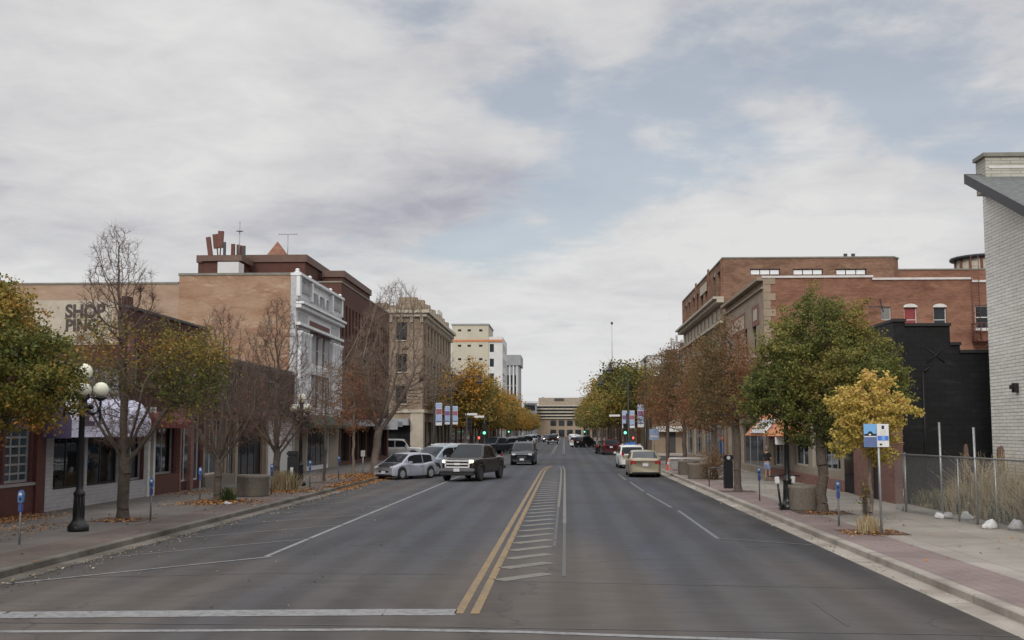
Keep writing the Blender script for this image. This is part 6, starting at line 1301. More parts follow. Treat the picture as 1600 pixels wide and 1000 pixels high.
g = gp(469, 759); copy_thing(lamp, (g.x, g.y, .14), .9, 'black globe lamp post standing right of the black bin, behind bare branches')
g = gp(1231, 796); copy_thing(lamp, (g.x, g.y, .14), .2, 'black globe lamp post in the green tree, with the scooters leaning on it')
def meter(label, x, y, rz, double=True):
    o = thing('parking_meter', label, 'parking meter', (x, y, .14), rz, 'blue parking meters')
    m = MB(); m.bar((0, 0, 0), (0, 0, 1.0), .03, n=8); m.lathe([(.06, 0), (.06, .02)], n=10); part('post', m, 'fence_steel', o); o.scale = (.85, .85, .92)
    m = MB(); m.box(-.055, .055, -.05, .05, .78, .98); part('lower_housing', m, 'meter_dark', o, bevel=.02)
    for x_ in ((-.0, ) if double else (0,)):
        m = MB(); m.prism([(x_ - .065, 1.0), (x_ + .065, 1.0), (x_ + .075, 1.18), (x_ + .05, 1.27), (x_, 1.30), (x_ - .05, 1.27), (x_ - .075, 1.18)], -.06, .06); h = part('head', m, 'meter_blue', o, bevel=.012)
        m = MB(); m.box(x_ - .035, x_ + .035, -.068, -.061, 1.17, 1.23); part('display', m, 'sign_white', h); m = MB(); m.box(x_ - .03, x_ + .03, -.068, -.061, 1.05, 1.12); part('coin_slot', m, 'black_plastic', h)
    return o
g = gp(30, 853); mt = meter('blue parking meter at the far left, in front of the dark red shop', g.x, g.y, .1)
for px, py, lb in ((235, 815, 'blue parking meter right of the first slim tree on the left'), (312, 783, 'blue parking meter in front of the second tree on the left'), (424, 773, 'slim blue meter just left of the tree beside the black bin'), (484, 762, 'blue parking meter right of the second globe lamp'), (529, 750, 'blue parking meter between two thin trees at left'),
                   (1187, 783, 'blue parking meter on the right sidewalk between the dark bin and the scooters'), (1311, 823, 'blue parking meter between the big green tree and the young yellow tree')):
    g = gp(px, py); copy_thing(mt, (g.x, g.y, .14), .25 if px < 800 else -.25, lb)
def planter(label, px, py, r=.62, h=.80, x=None, y=None):
    g = Vector((x, y, 0)) if x else gp(px, py); o = thing('round_planter', label, 'planter', (g.x, g.y, .14), 0, 'round concrete planters')
    m = MB(); m.lathe([(r * .94, 0), (r, .04), (r, h - .12), (r * 1.03, h - .1), (r * 1.03, h), (r * .88, h), (r * .88, h - .12), (.01, h - .13)], n=28); part('tub', m, 'concrete', o); m = MB(); m.lathe([(r * .87, h - .125), (.01, h - .08)], n=20); part('soil', m, 'mulch', o); return o
planter('empty round concrete planter between two trees on the left sidewalk', 395, 775, .60, .80)
planter('round concrete planter between the scooters and the big green tree', 1256, 797, .45, .78)
planter('round concrete planter left of the rust-brown bush, far right sidewalk', 0, 0, .6, .8, 6.95, 60.3)
planter('round concrete planter farther back behind the rust-brown bush', 0, 0, .6, .8, 7.0, 66.0)
def bin_(label, px, py, mat, w_=.26, h=1.32, emblem=False):
    g = gp(px, py); o = thing('litter_bin', label, 'bin', (g.x, g.y, .14), 0, None)
    m = MB(); m.box(-w_, w_, -w_, w_, 0, h - .22); part('body', m, mat, o, bevel=.03)
    m = MB(); m.box(-w_ - .03, w_ + .03, -w_ - .03, w_ + .03, h - .21, h); part('lid', m, mat, o, bevel=.05)
    if emblem:
        m = MB(); m.T = Matrix.Translation((0, -w_ - .045, h - .11)); m.prism([(.08 * math.cos(k * PI / 6), .08 * math.sin(k * PI / 6)) for k in range(12)], 0, .01); part('round_emblem', m, 'sign_white', o)
    else:
        m = MB(); m.box(-.06, .06, -w_ - .012, -w_ - .002, .62, .95); part('notice', m, 'sign_white', o)
g = 0
bin_('tall black metal bin with small white notice, beside the bare tree at left', 457, 766, 'black_plastic', .20, 1.62)
bin_('tall dark blue bin with round white emblem beside the rusty tree', 1138, 763, 'p_black', .19, 1.42, True)
# sign post, right
g = gp(1378, 838); o = thing('street_sign', 'grey post with blue picture sign and white notice, before the yellow tree', 'sign', (g.x, g.y, .14), 0)
m = MB(); m.bar((0, 0, 0), (-.02, 0, 2.62), .03, n=8); part('post', m, 'grey_metal', o)
def panel(name, x0, x1, z0, z1, mat, y=-.045, t=.012): m = MB(); m.box(x0, x1, y, y + t, z0, z1); return part(name, m, mat, o)
a = panel('picture_sign', -.36, -.065, 2.08, 2.62, 'sign_blue'); b_ = panel('notice_sign', -.055, .22, 2.08, 2.62, 'sign_white')
def sub(par, name, x0, x1, z0, z1, mat, y=-.049): m = MB(); m.box(x0, x1, y, y + .003, z0, z1); part(name, m, mat, par)
sub(a, 'lower_field', -.355, -.07, 2.09, 2.31, 'sign_navy'); sub(a, 'white_rule', -.355, -.07, 2.313, 2.335, 'sign_white')
m = MB(); m.add([(-.355, -.0495, 2.338), (-.07, -.0495, 2.338), (-.07, -.0495, 2.39), (-.14, -.0495, 2.39), (-.19, -.0495, 2.45), (-.24, -.0495, 2.44), (-.28, -.0495, 2.39), (-.355, -.0495, 2.38)], [tuple(range(8))]); part('dark_emblem', m, 'p_navy', a); sub(a, 'emblem_centre', -.245, -.195, 2.35, 2.385, 'sign_white', -.052)
sub(b_, 'blue_band', -.045, .21, 2.23, 2.34, 'sign_band'); sub(b_, 'band_centre', .05, .13, 2.235, 2.335, 'sign_blue', -.052); sub(b_, 'round_mark', .055, .115, 2.50, 2.58, 'p_navy'); sub(b_, 'grey_text_block', .01, .15, 2.36, 2.47, 'coping_white'); sub(b_, 'green_mark', .0, .06, 2.12, 2.16, 'leaf_olive')
# rack and bike hoop
g = gp(1120, 760); o = thing('bike_rack', 'small green metal bike hoop left of the dark blue bin', 'bike rack', (g.x, g.y, .14), .2)
m = MB(); m.path([(-.35, 0, 0), (-.35, 0, .75), (-.3, 0, .82), (.3, 0, .82), (.35, 0, .75), (.35, 0, 0)], .025); part('hoop', m, 'p_grey', o)
# scooters
def scooter(label, x, y, rz, lean, mat):
    o = thing('kick_scooter', label, 'scooter', (x, y, .14), rz, 'parked kick scooters'); R = Matrix.Rotation(lean, 4, 'X')
    m = MB(R); m.box(-.38, .22, -.075, .075, .13, .18); part('deck', m, 'black_plastic', o); m = MB(R); m.bar((.36, 0, .18), (.24, 0, 1.05), .035, .03, 8); m.bar((.22, 0, .15), (.36, 0, .22), .04); part('stem', m, mat, o)
    m = MB(R); m.bar((.24, -.25, 1.07), (.24, .25, 1.07), .018, n=8); m.bar((.26, -.05, 1.04), (.26, .05, 1.04), .05); part('handlebar', m, 'black_plastic', o)
    m = MB(R); m.box(.20, .37, -.07, .07, .82, 1.04); part('front_panel', m, 'white_wall', o, bevel=.02)
    for xx in (-.45, .40):
        m = MB(R @ Matrix.Translation((xx, 0, .12)) @ Matrix.Rotation(PI / 2, 4, 'X')); m.lathe([(.04, -.03), (.11, -.03), (.125, 0), (.11, .03), (.04, .03)], n=16); part('wheel', m, 'tyre', o)
        m = MB(R); m.box(xx - .13, xx + .1, -.035, .035, .24, .265); part('mudguard', m, 'black_plastic', o)
g = gp(1222, 796)
scooter('white-fronted kick scooter standing nearest the kerb beside the lamp post', g.x - .02, g.y, -1.75, .12, 'black_metal')
scooter('black kick scooter with pale front, leaning on the black lamp post', g.x + .24, g.y + .35, -1.5, -.10, 'black_metal')
# cone
g = gp(1045, 734); o = thing('traffic_cone', 'orange traffic cone on the pavement beyond the parked tan sedan', 'traffic cone', (g.x, g.y, .14))
m = MB(); m.lathe([(.15, .03), (.035, .72)], n=16); part('cone', m, 'cone', o); m = MB(); m.box(-.2, .2, -.2, .2, 0, .03); part('base', m, 'cone', o); m = MB(); m.lathe([(.107, .33), (.083, .48)], n=16); m.lathe([(.108, .33), (.084, .48)], n=16); part('white_collar', m, 'sign_white', o)
# low railing near the cone
p0, p1 = gp(1046, 741), gp(1098, 739); o = thing('low_railing', 'low grey barrier rail behind the orange cone at the far right corner', 'railing', (p0.x, p0.y, .14)); m = MB()
L_ = p1 - p0
m.box(0, L_.x, -.03, .03, .85, .95); part('rail', m, 'coping_white', o); m = MB(); m.box(0, L_.x, -.02, .02, .35, .42); part('lower_rail', m, 'grey_metal', o)
for k in range(4): m = MB(); m.box(L_.x * k / 3 - .04, L_.x * k / 3 + .04, -.05, -.02, 0, .85); part('post', m, 'grey_metal', o)
# white litter on the left pit, sandbags
def rag(name, label, x, y, sx, sy, sz, rz, cat, z=.15, seed=1):
    bm = bmesh.new(); bmesh.ops.create_icosphere(bm, subdivisions=3, radius=1); q = random.Random(seed); ph = [q.uniform(0, 6) for _ in range(6)]
    for v in bm.verts:
        c = v.co; n = 1 + .12 * math.sin(5 * c.x + ph[0]) * math.cos(6 * c.y + ph[1]) + .09 * math.sin(11 * c.z + 7 * c.x + ph[2]) + .05 * math.sin(17 * c.y + ph[3])
        v.co = Vector((c.x * sx * n, c.y * sy * n, max(0, c.z * sz * n * (1 + .4 * math.sin(3 * c.x + ph[4])) + sz * .25)))
    me = bpy.data.meshes.new(name); bm.to_mesh(me); bm.free(); me.materials.append(M['bag']) 
    for p in me.polygons: p.use_smooth = True
    o = link(name, me, None, (x, y, z), rz); tag(o, label, cat, 'white sandbags along the fence' if cat == 'sandbag' else None)
g = gp(356, 789); rag('crumpled_paper', 'crumpled white paper on the leaves by the second tree at left', g.x, g.y, .13, .09, .08, .3, 'litter', seed=3)
for i, (px, py, a, b_, lb) in enumerate(((1475, 810, .24, .16, 'folded white sandbag at the foot of the second tall fence post'), (1512, 812, .2, .14, 'low flat white sandbag behind the third fence post'), (1546, 826, .22, .16, 'plump white sandbag on the pavement between two fence posts'), (1588, 828, .25, .16, 'white sandbag under the leaning fence post at the right edge'))):
    g = gp(px, py); rag('sandbag', lb, g.x, g.y, a, b_, .15, .2 * i, 'sandbag', seed=10 + i)
# chain-link fence
pa, pb = gp(1400, 797), gp(1588, 831)
def fence():
    o = thing('chain_link_fence', 'galvanised chain-link fence with tall and leaning posts in front of the weedy lot', 'fence', (pa.x, pa.y, .14))
    d = (pb - pa); L = d.length; d.normalize(); ext = L + 9; Hf = 1.74; fx = lambda s, z: (d.x * s, d.y * s, z)
    m = MB(); m.bar(fx(0, Hf), fx(ext, Hf), .024); part('top_rail', m, 'grey_metal', o)
    def at(px): # distance along the fence seen at this column
        best = min((abs((pa.x + d.x * s / 50) * F / (pa.y + d.y * s / 50) + 882 - px), s / 50) for s in range(0, int(ext * 50))); return best[1]
    for px, h, ln in ((1402, 1.8, 0), (1456, 2.7, -.05), (1508, 2.55, -.09), (1588, 2.0, -.35), (1481, 1.74, 0), (1537, 1.74, 0)):
        s = at(px); m = MB(); m.bar(fx(s, 0), fx(s + ln * .6, h), .034 if h > 1.75 else .022, n=8); part('post', m, 'grey_metal', o)
    for s in (at(1600) + 2, at(1600) + 5): m = MB(); m.bar(fx(s, 0), fx(s, 1.9), .03); part('post', m, 'grey_metal', o)
    m = MB(); s = .55; m.path([fx(s, .0), fx(s + .12, .25), fx(s + .10, .7), fx(s + .18, 1.6)], .016); part('loose_rod', m, 'grey_metal', o)
    segs = []; st = .075
    k = -Hf
    while k < ext:
        for sg in (1, -1):
            s0, z0, s1, z1 = (k, 0, k + Hf, Hf) if sg > 0 else (k, Hf, k + Hf, 0)
            if s0 < 0: z0 = z0 + sg * (-s0); s0 = 0
            if s1 > ext: z1 = z1 - sg * (s1 - ext); s1 = ext
            if s1 > s0 + .01: segs.append((fx(s0, z0), fx(s1, z1), .003, .003))
        k += st
    link('wire_mesh', tubes('wire_mesh', segs, 'grey_metal'), o)
    m = MB(); m.bar(fx(0, .06), fx(ext, .06), .006); part('bottom_wire', m, 'grey_metal', o)
fence()
# broken timber boards in the lot
for i, (px, h, w_, lb) in enumerate(((1509, 2.05, .11, 'upright orange-brown timber post behind the fence'), (1563, 2.0, .2, 'broad rusty board standing in the weeds near the white wall'))):
    x, _ = PY(px, 700, 35.5); m = MB(); m.box(-w_ / 2, w_ / 2, -.05, .05, 0, h * .93); m.prism([(-w_ / 2, h * .93), (w_ / 2, h * .93), (w_ * .2, h), (-w_ * .3, h * .98)], -.05, .05)
    o = thing('timber_post', lb, 'post', (x, 35.5, .15)); part('post', m, 'concrete' if 0 else 'brown_roof', o)
# street lamps with curved arms and banners
def arm_lamp(label, x, y, s, banners, arm=True, H=8.3, bz=3.9, far=False):
    o = thing('arm_street_lamp', label, 'street lamp', (x, y, .14), 0, 'tall arm street lamps at the crossing')
    m = MB(); m.lathe([(.22, 0), (.22, .5), (.12, .7), (.10, .8), (.06, H)], n=12); part('pole', m, 'black_metal', o)
    if arm:
        m = MB(); m.path([(0, 0, H - 1.5), (-s * .55, 0, H - 1.0), (-s * 1.2, 0, H - .35), (-s * 1.5, 0, H - .12), (-s * 1.75, 0, H - .05), (-s * 2.9, 0, H)], .04); m.path([(0, 0, H - .6), (-s * 1.0, 0, H - .55)], .025); m.path([(-s * 1.75, 0, H - .05), (-s * 2.0, 0, H - .25), (-s * 2.25, 0, H - .03)], .015); part('arm', m, 'black_metal', o)
        m = MB(); m.lathe([(.32, -.72), (.30, -.58), (.16, -.5), (.12, -.25), (.10, -.1), (.05, 0), (.03, .12)], (-s * 2.9, 0, H), 16); part('lamp_head', m, 'black_metal', o); m = MB(); m.lathe([(.25, -.74), (.1, -.8), (.01, -.82)], (-s * 2.9, 0, H), 12); part('lens', m, 'sign_white', o)
    m = MB(); m.lathe([(.06, 0), (.12, .1), (.02, .35)], (0, 0, H), 10); part('finial', m, 'black_metal', o)
    for sd in banners:
        x0, x1 = (sd * .14, sd * .66); x0, x1 = min(x0, x1), max(x0, x1); m = MB(); m.box(x0, x1, -.01, .01, bz - 1.85, bz); b = part('banner', m, 'sign_white', o)
        for (z0, z1, mt) in ((-.45, -.05, 'banner_blue'), (-.95, -.5, 'sign_red' if sd > 0 else 'sign_purple'), (-1.45, -.97, 'banner_blue'), (-1.6, -1.47, 'sign_navy')):
            m = MB(); m.box(x0 + .02, x1 - .02, -.016, -.011, bz + z0, bz + z1); m.box(x0 + .02, x1 - .02, .011, .016, bz + z0, bz + z1); part('colour_field', m, mt, b)
        m = MB(); m.bar((0, 0, bz + .02), (sd * .68, 0, bz + .02), .015); m.bar((0, 0, bz - 1.87), (sd * .68, 0, bz - 1.87), .015); part('banner_bracket', m, 'black_metal', o)
def at_px(px, Y): return PY(px, 673, Y)[0]
arm_lamp('tall black lamp pole with one banner on its right, near left corner of the crossing', at_px(678, 95), 95, -1, (1,), False, 7.6, bz=4.75)
arm_lamp('black lamp pole with two banners and curved arm, far left corner of the crossing', at_px(705, 117), 117, -1, (-1, 1), True, 8.0, bz=4.95)
arm_lamp('tall black curved-arm lamp pole with one banner, near right corner of the crossing', at_px(1009, 96), 96, 1, (-1,), True, 8.1, bz=4.6)
arm_lamp('black curved-arm lamp pole with two banners, far right corner of the crossing', at_px(982, 124), 124, 1, (-1, 1), True, 8.1, bz=4.6)
# traffic signals
def signal(label, x, y, heads, ped=None, plate=None, H=3.4):
    o = thing('traffic_signal', label, 'traffic light', (x, y, .14), 0, 'traffic signals at the crossings'); m = MB(); m.lathe([(.16, 0), (.14, .2), (.07, .3), (.06, H)], n=10); part('pole', m, 'black_metal', o)
    for (dx, z, col) in heads:
        m = MB(); m.box(dx - .2, dx + .2, -.30, -.08, z - .95, z + .25); m.bar((0, 0, z - .3), (dx, -.1, z - .3), .03); h = part('signal_head', m, 'black_metal', o, bevel=.02)
        for k, c in enumerate(('red', 'amber', 'green')):
            zz = z + .05 - k * .37; m = MB(Matrix.Translation((dx, -.302, zz)) @ Matrix.Rotation(PI / 2, 4, 'X')); m.lathe([(.14, 0), (.10, .03), (.01, .05)], n=16); lit = c == col; part('lens', m, ('red_on' if c == 'red' else 'green_on') if lit else 'lens_off', h)
            m = MB(Matrix.Translation((dx, -.3, zz)) @ Matrix.Rotation(PI / 2, 4, 'X')); n = 10; vs = [(.16 * math.cos(PI * i / n), -.16 * math.sin(PI * i / n) * -1, 0) for i in range(n + 1)]; vs2 = [(a, b, .2) for a, b, c_ in vs]; m.add(vs + vs2, [(i, i + 1, n + 2 + i, n + 1 + i) for i in range(n)]); part('visor', m, 'black_metal', h)
    if ped:
        dx, z = ped; m = MB(); m.box(dx - .22, dx + .22, -.28, -.08, z - .22, z + .22); m.bar((0, 0, z), (dx, -.1, z), .03); h = part('walk_signal', m, 'black_metal', o, bevel=.02)
        m = MB(); m.box(dx - .09, dx + .09, -.286, -.281, z - .13, z + .05)
        for k in range(4): m.box(dx - .09 + k * .05, dx - .055 + k * .05, -.286, -.281, z + .05, z + .13 - abs(k - 1.5) * .02)
        part('red_hand', m, 'red_on', h)
    if plate: 
        for (dx, z) in plate: m = MB(); m.box(dx - .55, dx + .55, -.02, .01, z - .1, z + .1); part('street_name_plate', m, 'sign_white', o)
signal('traffic light showing green beside a red hand, left far corner of the crossing', at_px(757, 118), 118, [(0, 2.93, 'green')], (-.55, 1.75), [(-.5, 3.9)], 4.0)
signal('plain signal pole with white street name plate, left side of the crossing', at_px(729, 108), 108, [(.3, 3.4, '')], None, [(.45, 4.0)], 4.1)
signal('traffic light showing green, with red hand, at the right lamp pole', at_px(979, 118), 118, [(-.15, 2.95, 'green')], (.65, 1.75), [(-1.2, 4.0)], 4.2)
signal('distant traffic light showing green at the next crossing on the right', at_px(914, 232), 232, [(-.1, 2.95, 'green')], None, None, 3.4)
signal('distant traffic light showing green at the next crossing on the left', at_px(795, 232), 232, [(0, 2.95, 'green')], None, None, 3.4)
g = gp(985, 712); o = thing('news_box', 'bright blue box standing at the far right corner of the crossing', 'box', (at_px(985, 117.5), 117.5, .14)); m = MB(); m.box(-.55, -.05, -.25, .25, .1, 1.25); m.box(.0, .5, -.25, .25, .1, 1.3); part('cabinet', m, 'box_blue', o, bevel=.03)
m = MB(); 
for x in (-.5, -.1, .05, .45): m.box(x - .02, x + .02, -.2, .2, 0, .1)
part('feet', m, 'black_metal', o)
o = thing('street_sign', 'small blue and white sign on a post near the right corner of the crossing', 'sign', (at_px(1022, 92), 92, .14)); m = MB(); m.bar((0, 0, 0), (0, 0, 2.6), .035); part('post', m, 'grey_metal', o); m = MB(); m.box(-.38, .38, -.06, -.035, 1.75, 2.6); p_ = part('panel', m, 'banner_blue', o); m = MB(); m.box(-.3, .3, -.066, -.061, 1.95, 2.1); part('white_stripe', m, 'sign_white', p_)
o = thing('street_sign', 'small grey kerbside post sign left of the large bare tree', 'sign', (gp(567, 741).x, gp(567, 741).y, .14)); m = MB(); m.bar((0, 0, 0), (0, 0, 1.3), .03); part('post', m, 'grey_metal', o); m = MB(); m.box(-.12, .12, -.05, -.035, 1.0, 1.35); part('panel', m, 'grey_metal', o)

# ------------------------------------------------------------------ PERSON at the shop door
def skin_chain(name, pts, edges, radii, mat, parent, root=0, sub=2):
    me = bpy.data.meshes.new(name); me.from_pydata(pts, edges, []); o = link(name, me, parent); md = o.modifiers.new('skin', 'SKIN')
    for i, r in enumerate(radii): me.skin_vertices[0].data[i].radius = r if isinstance(r, tuple) else (r, r)
    me.skin_vertices[0].data[root].use_root = True; md.use_smooth_shade = True; sb_ = o.modifiers.new('sub', 'SUBSURF'); sb_.levels = sub; sb_.render_levels = sub
    dg = bpy.context.evaluated_depsgraph_get(); dg.update(); m2 = bpy.data.meshes.new_from_object(o.evaluated_get(dg)); m2.name = name; o.modifiers.clear(); o.data = m2; m2.materials.clear(); m2.materials.append(M[mat])
    for p in m2.polygons: p.use_smooth = True
    return o
def person():
    g = gp(1199, 751); o = thing('person', 'person in black shirt and pale blue shorts facing the shop door', 'person', (g.x, g.y, .14), -.75)   # local +y is forward
    o.rotation_euler = (0, 0, -1.1)
    P_ = [(0, 0, .86), (0, .01, 1.02), (0, .02, 1.20), (0, .0, 1.34), (0, .01, 1.42), (0, .03, 1.50), (0, .045, 1.60), (0, .03, 1.66)]; R_ = [(.15, .12), (.145, .115), (.155, .12), (.12, .085), (.05, .05), (.055, .06), (.078, .095), (.05, .06)]
    E = [(i, i + 1) for i in range(7)]
    def chain(a, pts, rr):
        for p, r in zip(pts, rr): P_.append(p); R_.append((r, r)); E.append((a, len(P_) - 1)); a = len(P_) - 1
        return a
    chain(0, [(-.10, .0, .80), (-.11, .03, .46), (-.115, -.02, .10), (-.12, .0, .045), (-.13, .14, .03)], [.09, .058, .038, .04, .028])
    chain(0, [(.10, .0, .80), (.11, .08, .47), (.12, .06, .10), (.12, .08, .045), (.13, .22, .03)], [.09, .058, .038, .04, .028])
    la = chain(3, [(-.19, .0, 1.33), (-.25, .03, 1.08), (-.20, .24, .98), (-.17, .31, .97)], [.052, .042, .032, .028]); ra = chain(3, [(.19, .0, 1.33), (.25, .06, 1.08), (.20, .28, 1.05), (.18, .35, 1.06)], [.052, .042, .032, .028])
    for a, sx in ((la, 1), (ra, -1)):
        b = Vector(P_[a])
        for k in range(4): bx = b + Vector(((k - 1.5) * .017, .03, .0)); chain(a, [tuple(bx), tuple(bx + Vector((0, .035, -.006))), tuple(bx + Vector((0, .055 - .006 * abs(k - 1), -.022)))], [.0095, .008, .007])
        chain(a, [tuple(b + Vector((sx * .032, .005, 0))), tuple(b + Vector((sx * .045, .035, -.01)))], [.011, .009])
    body = skin_chain('body', P_, E, R_, 'skin', o)
    Ts = [(0, 0, .92), (0, .01, 1.06), (0, .02, 1.22), (0, 0, 1.35), (-.18, 0, 1.34), (-.245, .03, 1.14), (.18, 0, 1.34), (.245, .05, 1.14)]
    skin_chain('shirt', Ts, [(0, 1), (1, 2), (2, 3), (3, 4), (4, 5), (3, 6), (6, 7)], [(.19, .15), (.18, .145), (.18, .14), (.125, .10), (.075, .075), (.065, .065), (.075, .075), (.065, .065)], 'cloth_black', o)
    skin_chain('shorts', [(0, 0, .93), (0, 0, .84), (-.10, .0, .74), (-.11, .02, .52), (.10, .0, .74), (.11, .05, .52)], [(0, 1), (1, 2), (2, 3), (1, 4), (4, 5)], [(.175, .14), (.17, .14), (.105, .105), (.09, .09), (.105, .105), (.09, .09)], 'cloth_blue', o)
    m = MB(); m.ball((0, .015, 1.615), .108, 14, 1.12); hair = part('hair', m, 'hair', o)
    for v in hair.data.vertices:
        if v.co.y > .07: v.co.y = .07 - (v.co.y - .07) * .3
        if v.co.z < 1.56 and v.co.y < .03: v.co.z -= .06
    m = MB(); m.box(-.035, -.02, .13, .137, 1.605, 1.615); m.box(.02, .035, .13, .137, 1.605, 1.615); part('eyes', m, 'black_plastic', o); m = MB(); m.add([(-.012, .128, 1.60), (.012, .128, 1.60), (0, .152, 1.572), (0, .128, 1.565)], [(0, 1, 2), (0, 2, 3), (1, 3, 2)]); part('nose', m, 'skin', o)
    m = MB(); m.box(-.02, .02, .126, .133, 1.54, 1.546); part('mouth', m, 'red_blind', o)
    for sx, yy in ((-.125, .06), (.125, .14)): m = MB(); m.box(sx - .045, sx + .045, yy - .11, yy + .14, 0, .035); part('shoe', m, 'shoe', o, bevel=.01)
person()
# ------------------------------------------------------------------ VEHICLES  (local +x is forward)
def interp(pts, x):
    if x <= pts[0][0]: return pts[0][1]
    for (a, b), (c, d) in zip(pts, pts[1:]):
        if x <= c: return b + (d - b) * (x - a) / (c - a)
    return pts[-1][1]
def car(label, cat, loc, heading, S, paint_, group=None, lit=None, name='parked_car', detail=True, ends=None):
    """S: L, W, H, wr, xf/xr axle positions, low=[(x,z)] top line of the lower body, roof=[(x,z)], side=[(x0,x1)] windows, ws/rs windscreen ranges"""
    o = thing(name, label, cat, loc, heading, group); L, W, H, wr = S['L'], S['W'], S['H'], S['wr']; xf, xr = S['xf'], S['xr']; zc = S.get('clear', .2); R = wr * 1.14
    low, roof = S['low'], S['roof']
    xs = set(np.linspace(-L / 2, L / 2, 25).round(4)) | {round(p[0], 4) for p in low}
    for c in (xf, xr):
        for k in range(13): xs.add(round(c + R * math.cos(PI * k / 12), 4))
        xs.add(round(c - R - .005, 4)); xs.add(round(c + R + .005, 4))
    seams = [s for s in S.get('seams', [])]
    for s in seams: xs.add(round(s, 4)); xs.add(round(s + .016, 4))
    xs = sorted(x for x in xs if -L / 2 - 1e-6 <= x <= L / 2 + 1e-6); ft = [0, .12, .3, .52, .74, .9, 1.0]; fy = [.955, .985, 1.0, 1.0, .985, .965, .925]
    def zb(x):
        z = zc + .05 * max(0, (abs(x) / (L / 2)) - .85) / .15
        for c in (xf, xr):
            if abs(x - c) < R: z = max(z, wr + math.sqrt(max(0, R * R - (x - c) ** 2)))
        return z
    def hw(x): e = abs(x) / (L / 2); return W / 2 * (1 - .20 * e ** 9 - .03 * e ** 3)
    rings = []
    for x in xs:
        z0 = zb(x); z1 = interp(low, x); ring = []
        e = abs(x) / (L / 2); dx = 0
        for t, y in zip(ft, fy):
            z = z0 + (z1 - z0) * t
            if e > .999: dx = -math.copysign(1, x) * (.10 * max(0, (z - .62) / .5) + .03 * max(0, (.4 - z) / .2))
            ring.append((x + dx, -hw(x) * y, z))
        cr = S.get('crown', .025); ring2 = [(x + dx, -hw(x) * .7, z1 + cr * .7), (x + dx, 0, z1 + cr), (x + dx, hw(x) * .7, z1 + cr * .7)]
        rings.append(ring + ring2 + [(a, -b, c) for a, b, c in reversed(ring)])
    n = len(rings[0]); bd = MB(); dr = []
    vs = [p for r in rings for p in r]; fs = []; bed = S.get('bed')
    for i in range(len(rings) - 1):
        if any(abs(xs[i] - round(s, 4)) < 1e-6 for s in seams): skip = True
        else: skip = False
        for k in range(n - 1):
            if skip and (k < 6 or k > n - 8): continue
            if bed and bed[0] <= xs[i] < bed[1] - 1e-6 and 6 < k < n - 8 + .0 and k in (7, 8): continue
            fs.append((i * n + k, i * n + k + 1, (i + 1) * n + k + 1, (i + 1) * n + k))
    fs.append(tuple(range(n))); fs.append(tuple(reversed(range((len(rings) - 1) * n, len(rings) * n)))); bd.add(vs, fs, True)
    body = part('body', bd, paint_, o); 
    m = MB(); m.box(-L / 2 + .15, L / 2 - .15, -W * .36, W * .36, zc - .05, .62); m.box(-L / 2 + .4, L / 2 - .4, -W * .42, W * .42, .58, min(.78, S['low'][len(low) // 2][1] - .1)); part('underbody', m, 'black_plastic', o)
    if bed:
        m = MB(); m.box(bed[0] + .02, bed[1] - .02, -W * .40, W * .40, .7, .78); part('bed_floor', m, 'black_plastic', o)
    # cabin
    x0, x1 = roof[0][0], roof[-1][0]; cx = set(np.linspace(x0, x1, 17).round(4)) | {round(p[0], 4) for p in roof}
    for a, b in S['side']: cx |= {round(a, 4), round(b, 4)}
    cx = sorted(cx); ct = [0, .10, .5, .86, 1.0]; zbelt = S['belt']; tum = S.get('tumble', .20); wb_ = S.get('cabw', .93) * W / 2
    def cy(z): return wb_ * (1 - tum * max(0, (z - zbelt)) / (H - zbelt) * .9)
    pr = []
    for x in cx:
        zt = interp(roof, x); z0 = min(interp(low, x), zt) - .03; ring = [(x, -cy(z0 + (zt - z0) * t), z0 + (zt - z0) * t) for t in ct]; yy = cy(zt)
        top = [(x, -yy * .88, zt + .02), (x, -yy * .4, zt + .035), (x, yy * .4, zt + .035), (x, yy * .88, zt + .02)]; pr.append(ring + top + [(a, -b, c) for a, b, c in reversed(ring)])
    n = len(pr[0]); P_, G_, W1, W2 = MB(), MB(), MB(), MB(); vs = [p for r in pr for p in r]; fp, fg, f1, f2 = [], [], [], []; (wa, wb2), (ra, rb2) = S['ws'], S['rs']
    for i in range(len(cx) - 1):
        xm = (cx[i] + cx[i + 1]) / 2
        for k in range(n - 1):
            f = (i * n + k, i * n + k + 1, (i + 1) * n + k + 1, (i + 1) * n + k)
            if (k in (1, 2) or k in (n - 3, n - 4)) and any(a < xm < b for a, b in S['side']): fg.append(f)
            elif 5 <= k <= n - 7 and wa < xm < wb2: f1.append(f)
            elif 5 <= k <= n - 7 and ra < xm < rb2: f2.append(f)
            else: fp.append(f)
    fp.append(tuple(range(n))) if not S.get('flatback') else None; fp.append(tuple(reversed(range((len(pr) - 1) * n, len(pr) * n))))
    P_.add(vs, fp, True); part('cabin', P_, S.get('cabmat', paint_), o); G_.add(vs, fg); part('side_windows', G_, 'carglass', o)
    if f1: W1.add(vs, f1, True); part('windscreen', W1, 'carglass', o)
    if f2: W2.add(vs, f2, True); part('rear_window', W2, 'carglass', o)
    if S.get('flatback'):
        m = MB(); r0_ = pr[0]; m.add(r0_, [tuple(range(n))]); part('tailgate_frame', m, paint_, o); zt = roof[0][1]; m = MB(); a = cy(zt - .1) * .86; b = cy(zbelt + .1) * .88; zlo = zbelt + .06
        m.add([(x0 - .012, -b, zlo), (x0 - .012, b, zlo), (x0 - .012, a, zt - .08), (x0 - .012, -a, zt - .08)], [(0, 1, 2, 3)]); part('rear_window', m, 'carglass', o)
